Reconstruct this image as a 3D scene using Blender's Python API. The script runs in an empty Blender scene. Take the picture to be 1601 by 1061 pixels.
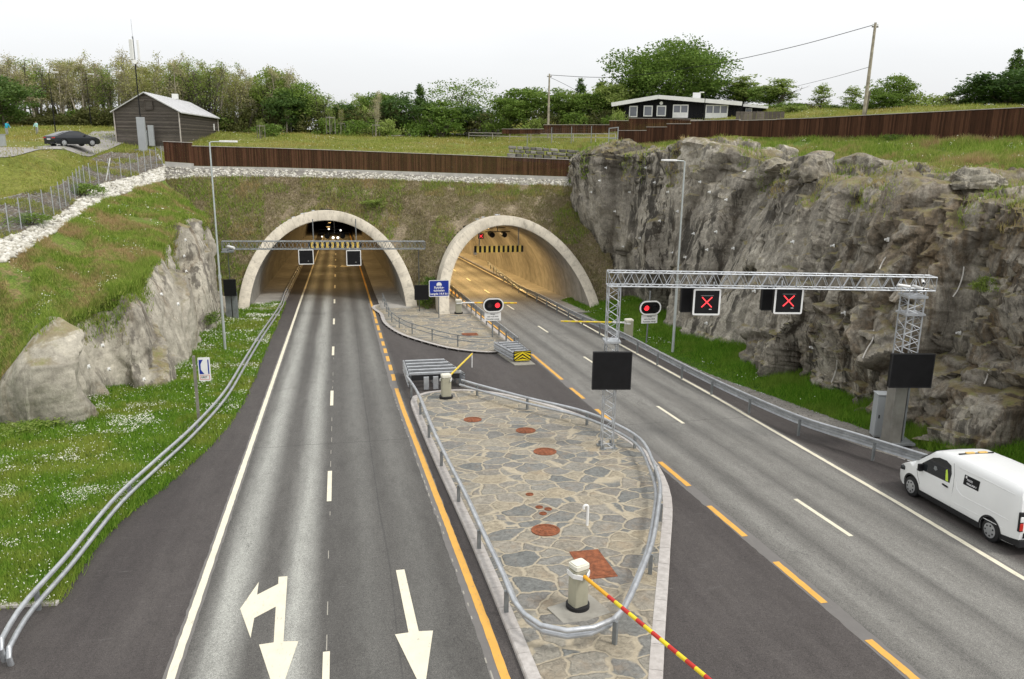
import bpy, bmesh, math, random
import numpy as np
from math import sin, cos, tan, pi, radians, sqrt, atan2, floor
from mathutils import Vector, Matrix, noise, Quaternion
from mathutils.bvhtree import BVHTree

random.seed(7); rng = np.random.default_rng(7)
SC = bpy.context.scene
COL = SC.collection
S = 0.066                       # the carriageways fall 6.6 % towards the tunnels
V = Vector

# ------------------------------------------------------------------ camera
CAMH = 10.0
PITCH, YAW, ROLL, FPX = radians(14.0), radians(12.3), radians(0.8), 1250.0
_f = V((sin(YAW)*cos(PITCH), cos(YAW)*cos(PITCH), -sin(PITCH)))
_r0 = V((cos(YAW), -sin(YAW), 0)); _u0 = _r0.cross(_f)
_r = cos(ROLL)*_r0 + sin(ROLL)*_u0
_u = -sin(ROLL)*_r0 + cos(ROLL)*_u0
EYE = V((0, 0, CAMH))
camd = bpy.data.cameras.new("camera"); cam = bpy.data.objects.new("camera", camd); COL.objects.link(cam)
cam.matrix_world = Matrix(((_r.x, _u.x, -_f.x, EYE.x), (_r.y, _u.y, -_f.y, EYE.y), (_r.z, _u.z, -_f.z, EYE.z), (0, 0, 0, 1)))
camd.sensor_width = 36.0; camd.lens = 36.0*FPX/1601.0
camd.clip_start = 0.1; camd.clip_end = 9000
SC.camera = cam

# survey helpers: a sight line of the camera cut with a plane of the site
def ray(px, py): return _f + _r*((px-800.5)/FPX) + _u*((530.5-py)/FPX)
def rd(px, py, h=0.0):          # on the carriageway plane, h above it
    d = ray(px, py); t = -(CAMH-h)/(d.z + S*d.y); return EYE + d*t
def atY(px, py, Y): d = ray(px, py); return EYE + d*(Y/d.y)
def atZ(px, py, Z): d = ray(px, py); return EYE + d*((Z-CAMH)/d.z)
def on_ramp(px, py, z0, Y0, m): # surface z = z0 + m (Y - Y0)
    d = ray(px, py); t = (z0 - m*Y0 - CAMH)/(d.z - m*d.y); return EYE + d*t
def on_wall(px, py, A, B):      # vertical plane through A, B
    d = ray(px, py); n = V((-(B[1]-A[1]), B[0]-A[0], 0)); t = (n.x*(A[0]-EYE.x)+n.y*(A[1]-EYE.y))/(n.x*d.x+n.y*d.y); return EYE + d*t
def gz(x, y): return -S*y

# ------------------------------------------------------------------ materials
def newmat(name):
    m = bpy.data.materials.new(name); m.use_nodes = True
    nt = m.node_tree; nt.nodes.clear()
    out = nt.nodes.new('ShaderNodeOutputMaterial'); b = nt.nodes.new('ShaderNodeBsdfPrincipled')
    nt.links.new(b.outputs[0], out.inputs[0])
    return m, nt, b, out
class N:
    def __init__(s, nt): s.nt = nt
    def __call__(s, t, ins=None, **kw):
        n = s.nt.nodes.new('ShaderNode'+t)
        for k, v in kw.items(): setattr(n, k, v)
        for k, v in (ins or {}).items():
            if isinstance(v, bpy.types.NodeSocket): s.nt.links.new(v, n.inputs[k])
            else: n.inputs[k].default_value = v
        return n
    def math(s, op, a, b=0.0, clamp=False):
        n = s('Math', {0: a, 1: b}, operation=op); n.use_clamp = clamp; return n.outputs[0]
    def mix(s, fac, a, b, bt='MIX'):
        n = s.nt.nodes.new('ShaderNodeMix'); n.data_type = 'RGBA'; n.blend_type = bt
        for k, v in ((0, fac), (6, a), (7, b)):
            if isinstance(v, bpy.types.NodeSocket): s.nt.links.new(v, n.inputs[k])
            else: n.inputs[k].default_value = v if k == 0 else c4(v)
        return n.outputs[2]
    def ramp(s, fac, stops, interp='LINEAR'):
        n = s.nt.nodes.new('ShaderNodeValToRGB'); cr = n.color_ramp; cr.interpolation = interp
        while len(cr.elements) < len(stops): cr.elements.new(0.5)
        for e, (p, c) in zip(cr.elements, stops): e.position = p; e.color = c4(c)
        s.nt.links.new(fac, n.inputs[0]); return n.outputs[0]
    def noise(s, vec, scale, detail=4, rough=0.55, dist=0.0):
        n = s('TexNoise', {'Scale': scale, 'Detail': detail, 'Roughness': rough, 'Distortion': dist})
        s.nt.links.new(vec, n.inputs['Vector']); return n.outputs[0]
    def smooth(s, x, lo, hi):
        n = s('MapRange', {0: x, 1: lo, 2: hi, 3: 0.0, 4: 1.0}, interpolation_type='SMOOTHSTEP'); return n.outputs[0]
    def scale(s, vec, sc):
        n = s('VectorMath', {0: vec, 1: sc}, operation='MULTIPLY'); return n.outputs[0]
    def bump(s, h, strength, dist=0.02):
        n = s('Bump', {'Height': h, 'Strength': strength, 'Distance': dist}); return n.outputs[0]
def c4(c):
    if isinstance(c, (int, float)): return (c, c, c, 1)
    return tuple(c)+(1,) if len(c) == 3 else tuple(c)
def geo_pos(n): return n('NewGeometry').outputs['Position']
def obj_co(n): return n('TexCoord').outputs['Object']

def plain(name, c, rough=0.55, metal=0.0, var=0.12, scale=3.0, grime=None, bump=0.0, spec=0.4):
    m, nt, b, o = newmat(name); n = N(nt); p = obj_co(n)
    f = n.noise(p, scale, 5, 0.6)
    c = c4(c)
    lo = tuple(x*(1-var*1.6) for x in c[:3]); hi = tuple(min(1, x*(1+var)) for x in c[:3])
    col = n.ramp(f, [(0.3, lo), (0.7, hi)])
    if grime:
        g = n.smooth(n.noise(n.scale(p, (1, 1, .35)), scale*2.3, 6, 0.7), .52, .72)
        col = n.mix(n.math('MULTIPLY', g, grime[1]), col, grime[0])
    nt.links.new(col, b.inputs['Base Color'])
    b.inputs['Roughness'].default_value = rough; b.inputs['Metallic'].default_value = metal
    b.inputs['Specular IOR Level'].default_value = spec
    if bump: nt.links.new(n.bump(n.noise(p, scale*9, 4), bump, .01), b.inputs['Normal'])
    return m
def emis(name, c, strength, base=None):
    m, nt, b, o = newmat(name)
    b.inputs['Base Color'].default_value = c4(base or c); b.inputs['Emission Color'].default_value = c4(c)
    b.inputs['Emission Strength'].default_value = strength; b.inputs['Roughness'].default_value = .3
    return m

MAT = {}
MAT['galv'] = plain('galvanised_steel', (.50, .52, .54), .42, .55, .15, 2.5, ((.30, .31, .32), .5))
MAT['galv_dull'] = plain('dull_galvanised_steel', (.25, .265, .27), .55, .35, .2, 2.0, ((.20, .20, .19), .6))
MAT['pole'] = plain('pale_pole_steel', (.52, .56, .55), .45, .35, .1, 1.5)
MAT['black'] = plain('black_housing', (.008, .008, .009), .5, 0, .2, 3, spec=.25)
MAT['rubber'] = plain('black_rubber', (.015, .015, .016), .7)
MAT['white'] = plain('white_paint', (.80, .80, .78), .4, 0, .05, 2)
MAT['cream'] = plain('cream_lid', (.72, .70, .60), .45, 0, .06, 2)
MAT['beige'] = plain('beige_powder_coat', (.40, .385, .29), .45, 0, .08, 1.5, ((.25, .24, .18), .35))
MAT['yellow'] = plain('yellow_paint', (.80, .62, .02), .45, 0, .08, 3)
MAT['amber'] = plain('amber_paint', (.80, .40, .02), .45, 0, .08, 3)
MAT['beacon'] = plain('pale_amber_lens', (.80, .52, .16), .3, 0, .08, 3)
MAT['seam'] = plain('panel_gap', (.20, .20, .20), .6)
MAT['red'] = plain('red_paint', (.55, .03, .02), .45, 0, .1, 3)
MAT['stripe_yellow'] = plain('retro_yellow', (.78, .55, .12), .5, 0, .1, 3)
MAT['rust'] = plain('rusty_cast_iron', (.26, .085, .035), .85, 0, .35, 6, ((.12, .05, .03), .7), .5)
MAT['blue'] = plain('sign_blue', (.012, .035, .30), .35, 0, .06, 2)
MAT['cabinet'] = plain('grey_cabinet_paint', (.36, .38, .39), .45, 0, .05, 1.2, ((.25, .26, .26), .3))
MAT['steel'] = plain('brushed_steel_cladding', (.36, .35, .32), .38, .6, .2, 1.0, ((.20, .19, .17), .6))
MAT['wood_post'] = plain('weathered_post', (.23, .215, .18), .75, 0, .2, 4, ((.14, .13, .10), .5))
MAT['glass'] = plain('dark_glass', (.02, .023, .025), .08, 0, .1, 1, spec=.6)
MAT['winglass'] = plain('window_glass', (.16, .17, .20), .06, 0, .25, .3, spec=.7)
MAT['lens_red'] = emis('lit_red_lens', (1, .03, .04), 1.6)
MAT['lens_off'] = plain('unlit_lens', (.025, .022, .03), .15, spec=.6)
MAT['xred'] = emis('lit_red_cross', (1, .06, .07), 1.1)
MAT['text_dark'] = plain('dark_lettering', (.03, .03, .03), .5)
MAT['text_white'] = plain('white_lettering', (.8, .8, .82), .4, var=.02)
MAT['white_led'] = emis('lit_white_lamp', (1, .95, .85), 2.2)
MAT['amber_lamp'] = emis('lit_sodium_lamp', (1, .62, .22), 4.0)

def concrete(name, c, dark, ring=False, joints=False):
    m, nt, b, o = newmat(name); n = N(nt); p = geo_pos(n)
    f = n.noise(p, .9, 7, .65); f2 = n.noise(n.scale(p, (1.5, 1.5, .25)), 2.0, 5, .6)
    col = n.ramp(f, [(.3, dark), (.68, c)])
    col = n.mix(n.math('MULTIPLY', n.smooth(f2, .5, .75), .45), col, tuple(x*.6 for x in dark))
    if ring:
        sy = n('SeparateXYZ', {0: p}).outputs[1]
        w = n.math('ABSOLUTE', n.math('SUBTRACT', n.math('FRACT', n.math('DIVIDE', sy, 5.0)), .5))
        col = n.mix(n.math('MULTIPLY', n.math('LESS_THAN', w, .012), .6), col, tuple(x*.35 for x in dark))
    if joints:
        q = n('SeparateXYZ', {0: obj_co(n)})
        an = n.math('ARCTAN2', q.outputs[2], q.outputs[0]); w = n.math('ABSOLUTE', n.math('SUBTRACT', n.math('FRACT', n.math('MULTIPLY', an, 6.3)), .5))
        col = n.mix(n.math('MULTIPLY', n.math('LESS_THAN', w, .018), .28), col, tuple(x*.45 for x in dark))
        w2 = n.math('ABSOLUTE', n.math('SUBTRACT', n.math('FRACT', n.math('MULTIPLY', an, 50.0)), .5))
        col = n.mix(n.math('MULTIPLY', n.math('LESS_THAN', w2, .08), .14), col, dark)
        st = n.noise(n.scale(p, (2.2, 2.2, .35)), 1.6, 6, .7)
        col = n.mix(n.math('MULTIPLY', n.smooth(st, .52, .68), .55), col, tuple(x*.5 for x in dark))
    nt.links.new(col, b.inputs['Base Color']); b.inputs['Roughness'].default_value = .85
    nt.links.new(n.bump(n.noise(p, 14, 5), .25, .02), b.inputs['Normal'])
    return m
MAT['portal'] = concrete('portal_concrete', (.64, .58, .465), (.45, .405, .325), False, True)
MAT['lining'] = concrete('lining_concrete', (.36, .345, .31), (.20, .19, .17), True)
MAT['apron'] = concrete('apron_concrete', (.42, .40, .36), (.27, .255, .23))
MAT['slab'] = concrete('slab_concrete', (.36, .345, .30), (.25, .235, .20))
MAT['plinth'] = concrete('plinth_concrete', (.52, .50, .46), (.36, .35, .32))

def kerb_mat():
    m, nt, b, o = newmat('kerb_granite'); n = N(nt); p = geo_pos(n)
    ri = n('NewGeometry').outputs['Random Per Island']
    f = n.noise(p, 5, 6, .7)
    col = n.ramp(f, [(.3, (.36, .335, .31)), (.7, (.58, .55, .52))])
    col = n.mix(n.math('MULTIPLY', ri, .35), col, (.40, .36, .33))
    nt.links.new(col, b.inputs['Base Color']); b.inputs['Roughness'].default_value = .85
    nt.links.new(n.bump(n.noise(p, 40, 3), .3, .01), b.inputs['Normal']); return m
MAT['kerb'] = kerb_mat()

def asphalt():
    m, nt, b, o = newmat('worn_asphalt'); n = N(nt); p = geo_pos(n)
    xyz = n('SeparateXYZ', {0: p}); X, Y = xyz.outputs[0], xyz.outputs[1]
    big = n.noise(n.scale(p, (1.2, .12, 1)), .5, 5, .65); stretch = n.noise(n.scale(p, (1.6, .05, 1)), 1.0, 4, .6)
    Xw = n.math('ADD', X, n.math('MULTIPLY', n.math('SUBTRACT', stretch, .5), .35))
    def band(c, w, soft):
        d = n.math('ABSOLUTE', n.math('SUBTRACT', Xw, c))
        return n.math('SUBTRACT', 1.0, n.smooth(d, w-soft, w+soft))
    shoulder = n.ramp(big, [(.3, (.050, .043, .042)), (.7, (.085, .076, .073))])
    lane = n.ramp(big, [(.3, (.080, .077, .073)), (.7, (.112, .108, .102))])
    inlane = n.math('MAXIMUM', n.math('MULTIPLY', n.smooth(X, -4.0, -3.6), n.math('SUBTRACT', 1.0, n.smooth(X, 2.8, 3.0))),
                    n.math('MULTIPLY', n.smooth(X, 11.25, 11.6), n.math('SUBTRACT', 1.0, n.smooth(X, 17.5, 18.3))))
    col = n.mix(inlane, shoulder, lane)
    # worn left carriageway wheel tracks with polish sheen painted in, paler in outer lane
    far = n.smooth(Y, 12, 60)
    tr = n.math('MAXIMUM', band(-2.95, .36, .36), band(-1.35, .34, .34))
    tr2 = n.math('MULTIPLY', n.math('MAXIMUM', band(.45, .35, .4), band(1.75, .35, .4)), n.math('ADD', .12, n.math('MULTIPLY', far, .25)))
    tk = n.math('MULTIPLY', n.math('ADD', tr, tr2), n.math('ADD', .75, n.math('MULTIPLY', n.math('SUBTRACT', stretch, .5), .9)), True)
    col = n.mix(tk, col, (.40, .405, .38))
    # right carriageway: pale overall, darker oil bands between the tracks
    rr = n.math('MULTIPLY', n.smooth(X, 11.3, 12.3), n.math('SUBTRACT', 1.0, n.smooth(X, 17.6, 18.2)))
    col = n.mix(n.math('MULTIPLY', rr, .9), col, n.ramp(stretch, [(.3, (.17, .165, .154)), (.7, (.25, .245, .23))]))
    dk = n.math('MAXIMUM', n.math('MAXIMUM', band(13.15, .22, .35), band(16.4, .22, .4)), band(14.75, .12, .3))
    col = n.mix(n.math('MULTIPLY', n.math('MULTIPLY', dk, rr), .75), col, (.095, .092, .087))
    # grit, patches and scuffs
    fine = n.noise(p, 55, 2, .7)
    fine2 = n.noise(p, 17, 4, .75)
    col = n.mix(.75, col, n.ramp(fine, [(.34, (.14, .14, .14)), (.66, (.86, .85, .82))]), 'OVERLAY')
    col = n.mix(.35, col, n.ramp(fine2, [(.32, (.2, .2, .2)), (.68, (.8, .8, .78))]), 'OVERLAY')
    sc = n.noise(n.scale(p, (.5, 3.2, 1)), 1.4, 6, .75)
    notlane = n.math('SUBTRACT', 1.0, n.math('MAXIMUM', inlane, rr))
    col = n.mix(n.math('MULTIPLY', n.smooth(sc, .58, .78), n.math('MULTIPLY', notlane, .45)), col, (.17, .16, .155))
    med = n.noise(n.scale(p, (1.6, .5, 1)), 1.7, 6, .75)
    col = n.mix(n.math('MULTIPLY', n.smooth(med, .42, .72), .28), col, (.30, .29, .28), 'MULTIPLY')
    scr = n.noise(n.scale(p, (1.2, 14, 1)), 1.1, 5, .7, .25); scm = n.smooth(n.noise(p, .5, 3), .5, .62)
    col = n.mix(n.math('MULTIPLY', n.math('MULTIPLY', n.smooth(scr, .64, .72), scm), .5), col, (.30, .29, .275))
    spot = n.noise(p, 4.5, 3, .5)
    col = n.mix(n.math('MULTIPLY', n.smooth(spot, .70, .76), .35), col, (.035, .033, .032))
    cn = n.noise(n.scale(p, (.5, .22, 1)), 1.0, 6, .6); cm = n.smooth(n.noise(n.scale(p, (.3, .07, 1)), 1.0, 2), .52, .60)
    ckl = n.math('SUBTRACT', 1.0, n.smooth(n.math('ABSOLUTE', n.math('SUBTRACT', cn, .5)), .0, .0035))
    col = n.mix(n.math('MULTIPLY', n.math('MULTIPLY', ckl, cm), .6), col, (.028, .027, .026))
    yj = n.math('ABSOLUTE', n.math('SUBTRACT', n.math('FRACT', n.math('DIVIDE', n.math('ADD', Y, n.math('MULTIPLY', stretch, .3)), 23.0)), .37))
    col = n.mix(n.math('MULTIPLY', n.math('LESS_THAN', yj, .0013), .45), col, (.03, .029, .028))
    seam = n.math('MAXIMUM', band(.95, .02, .012), band(18.75, .02, .015))
    col = n.mix(n.math('MULTIPLY', seam, .35), col, (.03, .03, .03))
    nt.links.new(col, b.inputs['Base Color'])
    b.inputs['Roughness'].default_value = .72; b.inputs['Specular IOR Level'].default_value = .35
    nt.links.new(n.bump(n.noise(p, 70, 3), .35, .01), b.inputs['Normal'])
    return m
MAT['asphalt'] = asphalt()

def paint(name, c, wear=.5):
    m, nt, b, o = newmat(name); n = N(nt); p = geo_pos(n)
    f = n.noise(p, 2.2, 6, .7); f2 = n.noise(n.scale(p, (9, 2.5, 1)), 2.0, 5, .75)
    col = n.ramp(f, [(.3, tuple(x*.86 for x in c)), (.7, c)])
    col = n.mix(n.math('MULTIPLY', n.smooth(f2, .56, .70), wear), col, (.20, .19, .17))
    nt.links.new(col, b.inputs['Base Color']); b.inputs['Roughness'].default_value = .7; return m
MAT['line_white'] = paint('road_paint_white', (.78, .73, .57), .5)
MAT['line_orange'] = paint('road_paint_orange', (.74, .40, .075), .6)
MAT['faded_paint'] = paint('faded_marking', (.36, .34, .29), .9)
MAT['patch'] = paint('ground_off_strip', (.17, .16, .15), .9)

def flag():
    m, nt, b, o = newmat('flagstone_paving'); n = N(nt); p0 = geo_pos(n)
    wob = n('TexNoise', {'Scale': 1.3, 'Detail': 3}); nt.links.new(p0, wob.inputs['Vector'])
    off = n('VectorMath', {0: wob.outputs[1], 1: (.5, .5, .5)}, operation='SUBTRACT').outputs[0]
    p = n('VectorMath', {0: p0, 1: n.scale(off, (.55, .55, 0))}, operation='ADD').outputs[0]
    p = n.scale(p, (1.12, 1.32, 0.0))
    v1 = n('TexVoronoi', {'Vector': p, 'Scale': 1.0, 'Randomness': .93}, feature='DISTANCE_TO_EDGE').outputs['Distance']
    vc = n('TexVoronoi', {'Vector': p, 'Scale': 1.0, 'Randomness': .93}, feature='F1').outputs['Color']
    sc = n('SeparateColor', {0: vc})
    stone = n.ramp(sc.outputs[0], [(0, (.16, .165, .155)), (.22, (.22, .215, .195)), (.42, (.275, .255, .21)), (.62, (.34, .29, .205)),
                                   (.8, (.19, .185, .17)), (1, (.31, .28, .225))], 'LINEAR')
    grain = n.noise(n.scale(p0, (1, 1, 1)), 6.5, 10, .76, .9)
    stone = n.mix(.95, stone, n.ramp(grain, [(.3, (.2, .2, .2)), (.7, (.78, .78, .78))]), 'OVERLAY')
    tint = n.noise(p0, 1.1, 5, .7)
    stone = n.mix(n.math('MULTIPLY', n.smooth(tint, .5, .72), .4), stone, (.34, .24, .14))
    dd = n.math('ADD', v1, n.math('MULTIPLY', n.math('SUBTRACT', n.noise(p0, 9, 4, .7), .5), .05))
    joint = n.math('SUBTRACT', 1.0, n.smooth(dd, .018, .050))
    mortar = n.ramp(n.noise(p0, 7, 5, .7), [(.3, (.35, .30, .215)), (.7, (.50, .435, .32))])
    col = n.mix(joint, stone, mortar)
    nt.links.new(col, b.inputs['Base Color']); b.inputs['Roughness'].default_value = .8
    h = n.math('ADD', n.math('ADD', n.math('MULTIPLY', n.smooth(dd, .02, .08), 1.0), n.math('MULTIPLY', grain, 1.1)), n.math('MULTIPLY', sc.outputs[1], .6))
    nt.links.new(n.bump(h, .8, .04), b.inputs['Normal']); return m
MAT['flag'] = flag()

def ground_mat(name, cols, scale=.5, patchy=(.16, .11, .06), amount=.5, fine=9.0, bump=.6):
    """cols: three colours dark to light; patchy: bare earth showing through."""
    m, nt, b, o = newmat(name); n = N(nt); p = geo_pos(n)
    f = n.noise(p, scale, 7, .68, .4); g = n.noise(p, fine, 6, .75)
    col = n.ramp(f, [(.28, cols[0]), (.5, cols[1]), (.72, cols[2])])
    col = n.mix(.8, col, n.ramp(g, [(.3, (.15, .15, .15)), (.7, (.82, .82, .82))]), 'OVERLAY')
    q = n.noise(n.scale(p, (1, 1, 1.6)), scale*1.9, 7, .7, .3)
    col = n.mix(n.math('MULTIPLY', n.smooth(q, .5, .64), amount), col, n.ramp(g, [(.3, tuple(x*.5 for x in patchy)), (.7, tuple(x*1.5 for x in patchy))]))
    nt.links.new(col, b.inputs['Base Color']); b.inputs['Roughness'].default_value = .95; b.inputs['Specular IOR Level'].default_value = .1
    nt.links.new(n.bump(n.math('ADD', n.noise(p, fine*.5, 6, .7), n.math('MULTIPLY', g, .5)), bump, .12), b.inputs['Normal']); return m
MAT['verge'] = ground_mat('verge_turf', ((.033, .078, .012), (.060, .128, .018), (.112, .180, .030)), .5, (.10, .085, .035), .35)
MAT['slope'] = ground_mat('slope_turf', ((.075, .125, .022), (.13, .185, .035), (.20, .22, .055)), .35, (.26, .175, .10), .8)
MAT['bank'] = ground_mat('embankment_soil', ((.16, .13, .085), (.26, .21, .14), (.36, .30, .21)), .45, (.15, .15, .05), .45, 6.0, 1.0)
MAT['field'] = ground_mat('meadow_turf', ((.102, .126, .022), (.156, .174, .036), (.216, .198, .054)), .16, (.20, .15, .06), .45, 3.0, .5)
MAT['scree'] = ground_mat('gravel_bank', ((.10, .082, .062), (.16, .13, .10), (.22, .185, .145)), .6, (.12, .12, .05), .6, 5.0, .9)
MAT['gravel'] = ground_mat('verge_gravel', ((.19, .18, .16), (.26, .245, .22), (.32, .30, .27)), .8, (.14, .12, .09), .35, 20.0, .5)

def blade_mat(name, cols, dry, dryamt, pscale=.35):
    m, nt, b, o = newmat(name); n = N(nt); p = geo_pos(n)
    ri = n('NewGeometry').outputs['Random Per Island']
    col = n.ramp(ri, [(0, cols[0]), (.5, cols[1]), (1, cols[2])])
    q = n.noise(p, pscale, 6, .7, .3)
    col = n.mix(n.math('MULTIPLY', n.smooth(q, .44, .64), dryamt), col, dry)
    nt.links.new(col, b.inputs['Base Color']); b.inputs['Roughness'].default_value = .75; b.inputs['Specular IOR Level'].default_value = .15
    tr = n('BsdfTranslucent', {0: col}); mx = n('MixShader', {0: .3})
    nt.links.new(b.outputs[0], mx.inputs[1]); nt.links.new(tr.outputs[0], mx.inputs[2]); nt.links.new(mx.outputs[0], o.inputs[0])
    return m
MAT['blade_verge'] = blade_mat('verge_grass_blades', ((.08, .19, .014), (.155, .30, .026), (.27, .40, .06)), (.34, .37, .075), .75)
MAT['blade_lush'] = blade_mat('lush_grass_blades', ((.065, .18, .012), (.135, .29, .022), (.23, .37, .045)), (.26, .33, .06), .45)
MAT['blade_slope'] = blade_mat('slope_grass_blades', ((.14, .235, .028), (.23, .33, .05), (.37, .42, .095)), (.44, .31, .165), .9)
MAT['blade_dry'] = blade_mat('embankment_plants', ((.20, .17, .08), (.31, .26, .14), (.42, .36, .22)), (.22, .26, .065), .4)
MAT['blade_field'] = blade_mat('meadow_grass_blades', ((.16, .21, .032), (.26, .31, .055), (.38, .37, .11)), (.44, .32, .12), .55, .1)
MAT['flower'] = plain('white_clover_petals', (.74, .74, .62), .8, 0, .12, 30)

def leaf_mat(name, cols, tr=.35):
    m, nt, b, o = newmat(name); n = N(nt)
    ri = n('NewGeometry').outputs['Random Per Island']; oi = n('ObjectInfo').outputs['Random']
    q = n.noise(obj_co(n), .45, 3, .6)
    fac = n.math('ADD', n.math('MULTIPLY', ri, .45), n.math('ADD', n.math('MULTIPLY', q, .5), n.math('MULTIPLY', n.math('SUBTRACT', oi, .5), .3)))
    col = n.ramp(fac, [(.15, cols[0]), (.5, cols[1]), (.85, cols[2])])
    nt.links.new(col, b.inputs['Base Color']); b.inputs['Roughness'].default_value = .6; b.inputs['Specular IOR Level'].default_value = .2
    t = n('BsdfTranslucent', {0: col}); mx = n('MixShader', {0: tr})
    nt.links.new(b.outputs[0], mx.inputs[1]); nt.links.new(t.outputs[0], mx.inputs[2]); nt.links.new(mx.outputs[0], o.inputs[0])
    return m
MAT['leaf'] = leaf_mat('broad_leaves', ((.07, .13, .018), (.14, .225, .036), (.25, .33, .075)))
MAT['leaf_dark'] = leaf_mat('dark_leaves', ((.038, .085, .018), (.085, .15, .034), (.15, .22, .055)))
MAT['leaf_light'] = leaf_mat('light_leaves', ((.15, .22, .04), (.25, .33, .07), (.37, .43, .14)))
MAT['leaf_olive'] = leaf_mat('sparse_olive_leaves', ((.22, .235, .06), (.34, .35, .11), (.47, .46, .19)))
MAT['leaf_beige'] = leaf_mat('budding_twigs', ((.28, .26, .12), (.40, .37, .20), (.53, .49, .30)))
MAT['leaf_under'] = leaf_mat('undergrowth_leaves', ((.06, .07, .02), (.11, .12, .035), (.18, .18, .06)))
MAT['bark'] = plain('grey_bark', (.13, .115, .085), .9, 0, .3, 2)
MAT['bark_pale'] = plain('pale_bark', (.38, .34, .26), .9, 0, .3, 2)

def rock_mat(name, base, light, dark, brown, topgreen=.6, byY=None, tex=1.0):
    m, nt, b, o = newmat(name); n = N(nt); p = geo_pos(n)
    nz = n('SeparateXYZ', {0: n('NewGeometry').outputs['Normal']}).outputs[2]
    big = n.noise(p, .16, 6, .6, .6); fine = n.noise(p, 3.2, 10, .74, .5); vfine = n.noise(p, 11, 8, .75)
    col = n.ramp(big, [(.32, base), (.5, tuple((x+y)/2 for x, y in zip(base, light))), (.66, light)])
    warp = n('VectorMath', {0: p, 1: n.scale(n('TexNoise', {'Vector': p, 'Scale': .5, 'Detail': 3}).outputs[1], (.9, .9, 0))}, operation='ADD').outputs[0]
    s1 = n.noise(n.scale(warp, (1.25, 1.25, .05)), 1.0, 7, .66); s2 = n.noise(n.scale(warp, (2.6, 2.6, .10)), 1.2, 5, .65); s3 = n.noise(n.scale(warp, (1.4, 1.4, .06)), 1.7, 5, .6)
    pres = n.smooth(n.noise(p, .13, 3, .5), .38, .58)
    col = n.mix(n.math('MULTIPLY', n.smooth(s1, .485, .555), n.math('ADD', .20, n.math('MULTIPLY', pres, .72))), col, dark)
    col = n.mix(n.math('MULTIPLY', n.smooth(s2, .54, .64), n.math('MULTIPLY', pres, .55)), col, tuple(x*.75 for x in dark))
    col = n.mix(n.math('MULTIPLY', n.smooth(s3, .56, .66), .55), col, tuple(min(1, x*1.12) for x in light))
    br = n.noise(n.scale(p, (1, 1, .55)), .36, 8, .72, 1.0); brm = n.math('MULTIPLY', n.smooth(br, .53, .64), tex)
    if byY:
        yy = n('SeparateXYZ', {0: p}).outputs[1]; nr = n.math('SUBTRACT', 1.0, n.smooth(yy, byY[0], byY[1]))
        brm = n.math('MAXIMUM', n.math('MULTIPLY', brm, .35), n.math('MULTIPLY', n.smooth(br, .44, .60), nr))
    col = n.mix(n.math('MULTIPLY', brm, .8), col, n.ramp(fine, [(.35, tuple(x*.55 for x in brown)), (.65, tuple(x*1.35 for x in brown))]))
    col = n.mix(.8*tex, col, n.ramp(fine, [(.32, (.16, .16, .16)), (.66, (.80, .80, .80))]), 'OVERLAY')
    col = n.mix(.5*tex, col, n.ramp(vfine, [(.32, (.2, .2, .2)), (.68, (.78, .78, .78))]), 'OVERLAY')
    att = n('Attribute'); att.attribute_name = 'crack'
    col = n.mix(n.math('MULTIPLY', att.outputs['Fac'], .85), col, tuple(x*.22 for x in brown))  # crevice shade painted into the rock colour along the grooves
    veg = n.noise(p, .9, 7, .7, .3)
    top = n.math('MULTIPLY', n.smooth(nz, .58, .86), n.smooth(veg, .40, .56))
    vegc = n.ramp(n.noise(p, 1.7, 6, .7), [(.3, (.13, .10, .045)), (.5, (.22, .18, .08)), (.7, (.17, .20, .045))])
    col = n.mix(n.math('MULTIPLY', top, topgreen), col, vegc)
    nt.links.new(col, b.inputs['Base Color']); b.inputs['Roughness'].default_value = .86; b.inputs['Specular IOR Level'].default_value = .3
    h = n.math('ADD', n.math('ADD', fine, n.math('MULTIPLY', vfine, .35)), n.math('MULTIPLY', s2, .4))
    nt.links.new(n.bump(h, .9*tex, .13), b.inputs['Normal']); return m
MAT['rock_right'] = rock_mat('cliff_gneiss', (.19, .172, .142), (.45, .415, .345), (.045, .040, .033), (.125, .085, .045), .75, (28, 42), .8)
MAT['rock_left'] = rock_mat('cliff_sprayed_concrete', (.28, .257, .21), (.48, .445, .365), (.14, .126, .104), (.18, .125, .07), .8, None, .5)
MAT['boulder'] = rock_mat('boulder_rock', (.24, .215, .17), (.42, .39, .32), (.13, .12, .10), (.17, .13, .08), .35)

def stone_mat(name, cols):
    m, nt, b, o = newmat(name); n = N(nt); p = geo_pos(n); ri = n('NewGeometry').outputs['Random Per Island']
    col = n.ramp(ri, [(0, cols[0]), (.5, cols[1]), (1, cols[2])])
    col = n.mix(.5, col, n.ramp(n.noise(p, 6, 5, .7), [(.3, (.3, .3, .3)), (.7, (.7, .7, .7))]), 'OVERLAY')
    nt.links.new(col, b.inputs['Base Color']); b.inputs['Roughness'].default_value = .9; return m
MAT['whitestone'] = stone_mat('pale_crushed_stone', ((.34, .32, .26), (.52, .50, .43), (.68, .66, .60)))
MAT['wallstone'] = stone_mat('grey_wall_stone', ((.12, .115, .10), (.20, .19, .165), (.30, .285, .25)))

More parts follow.
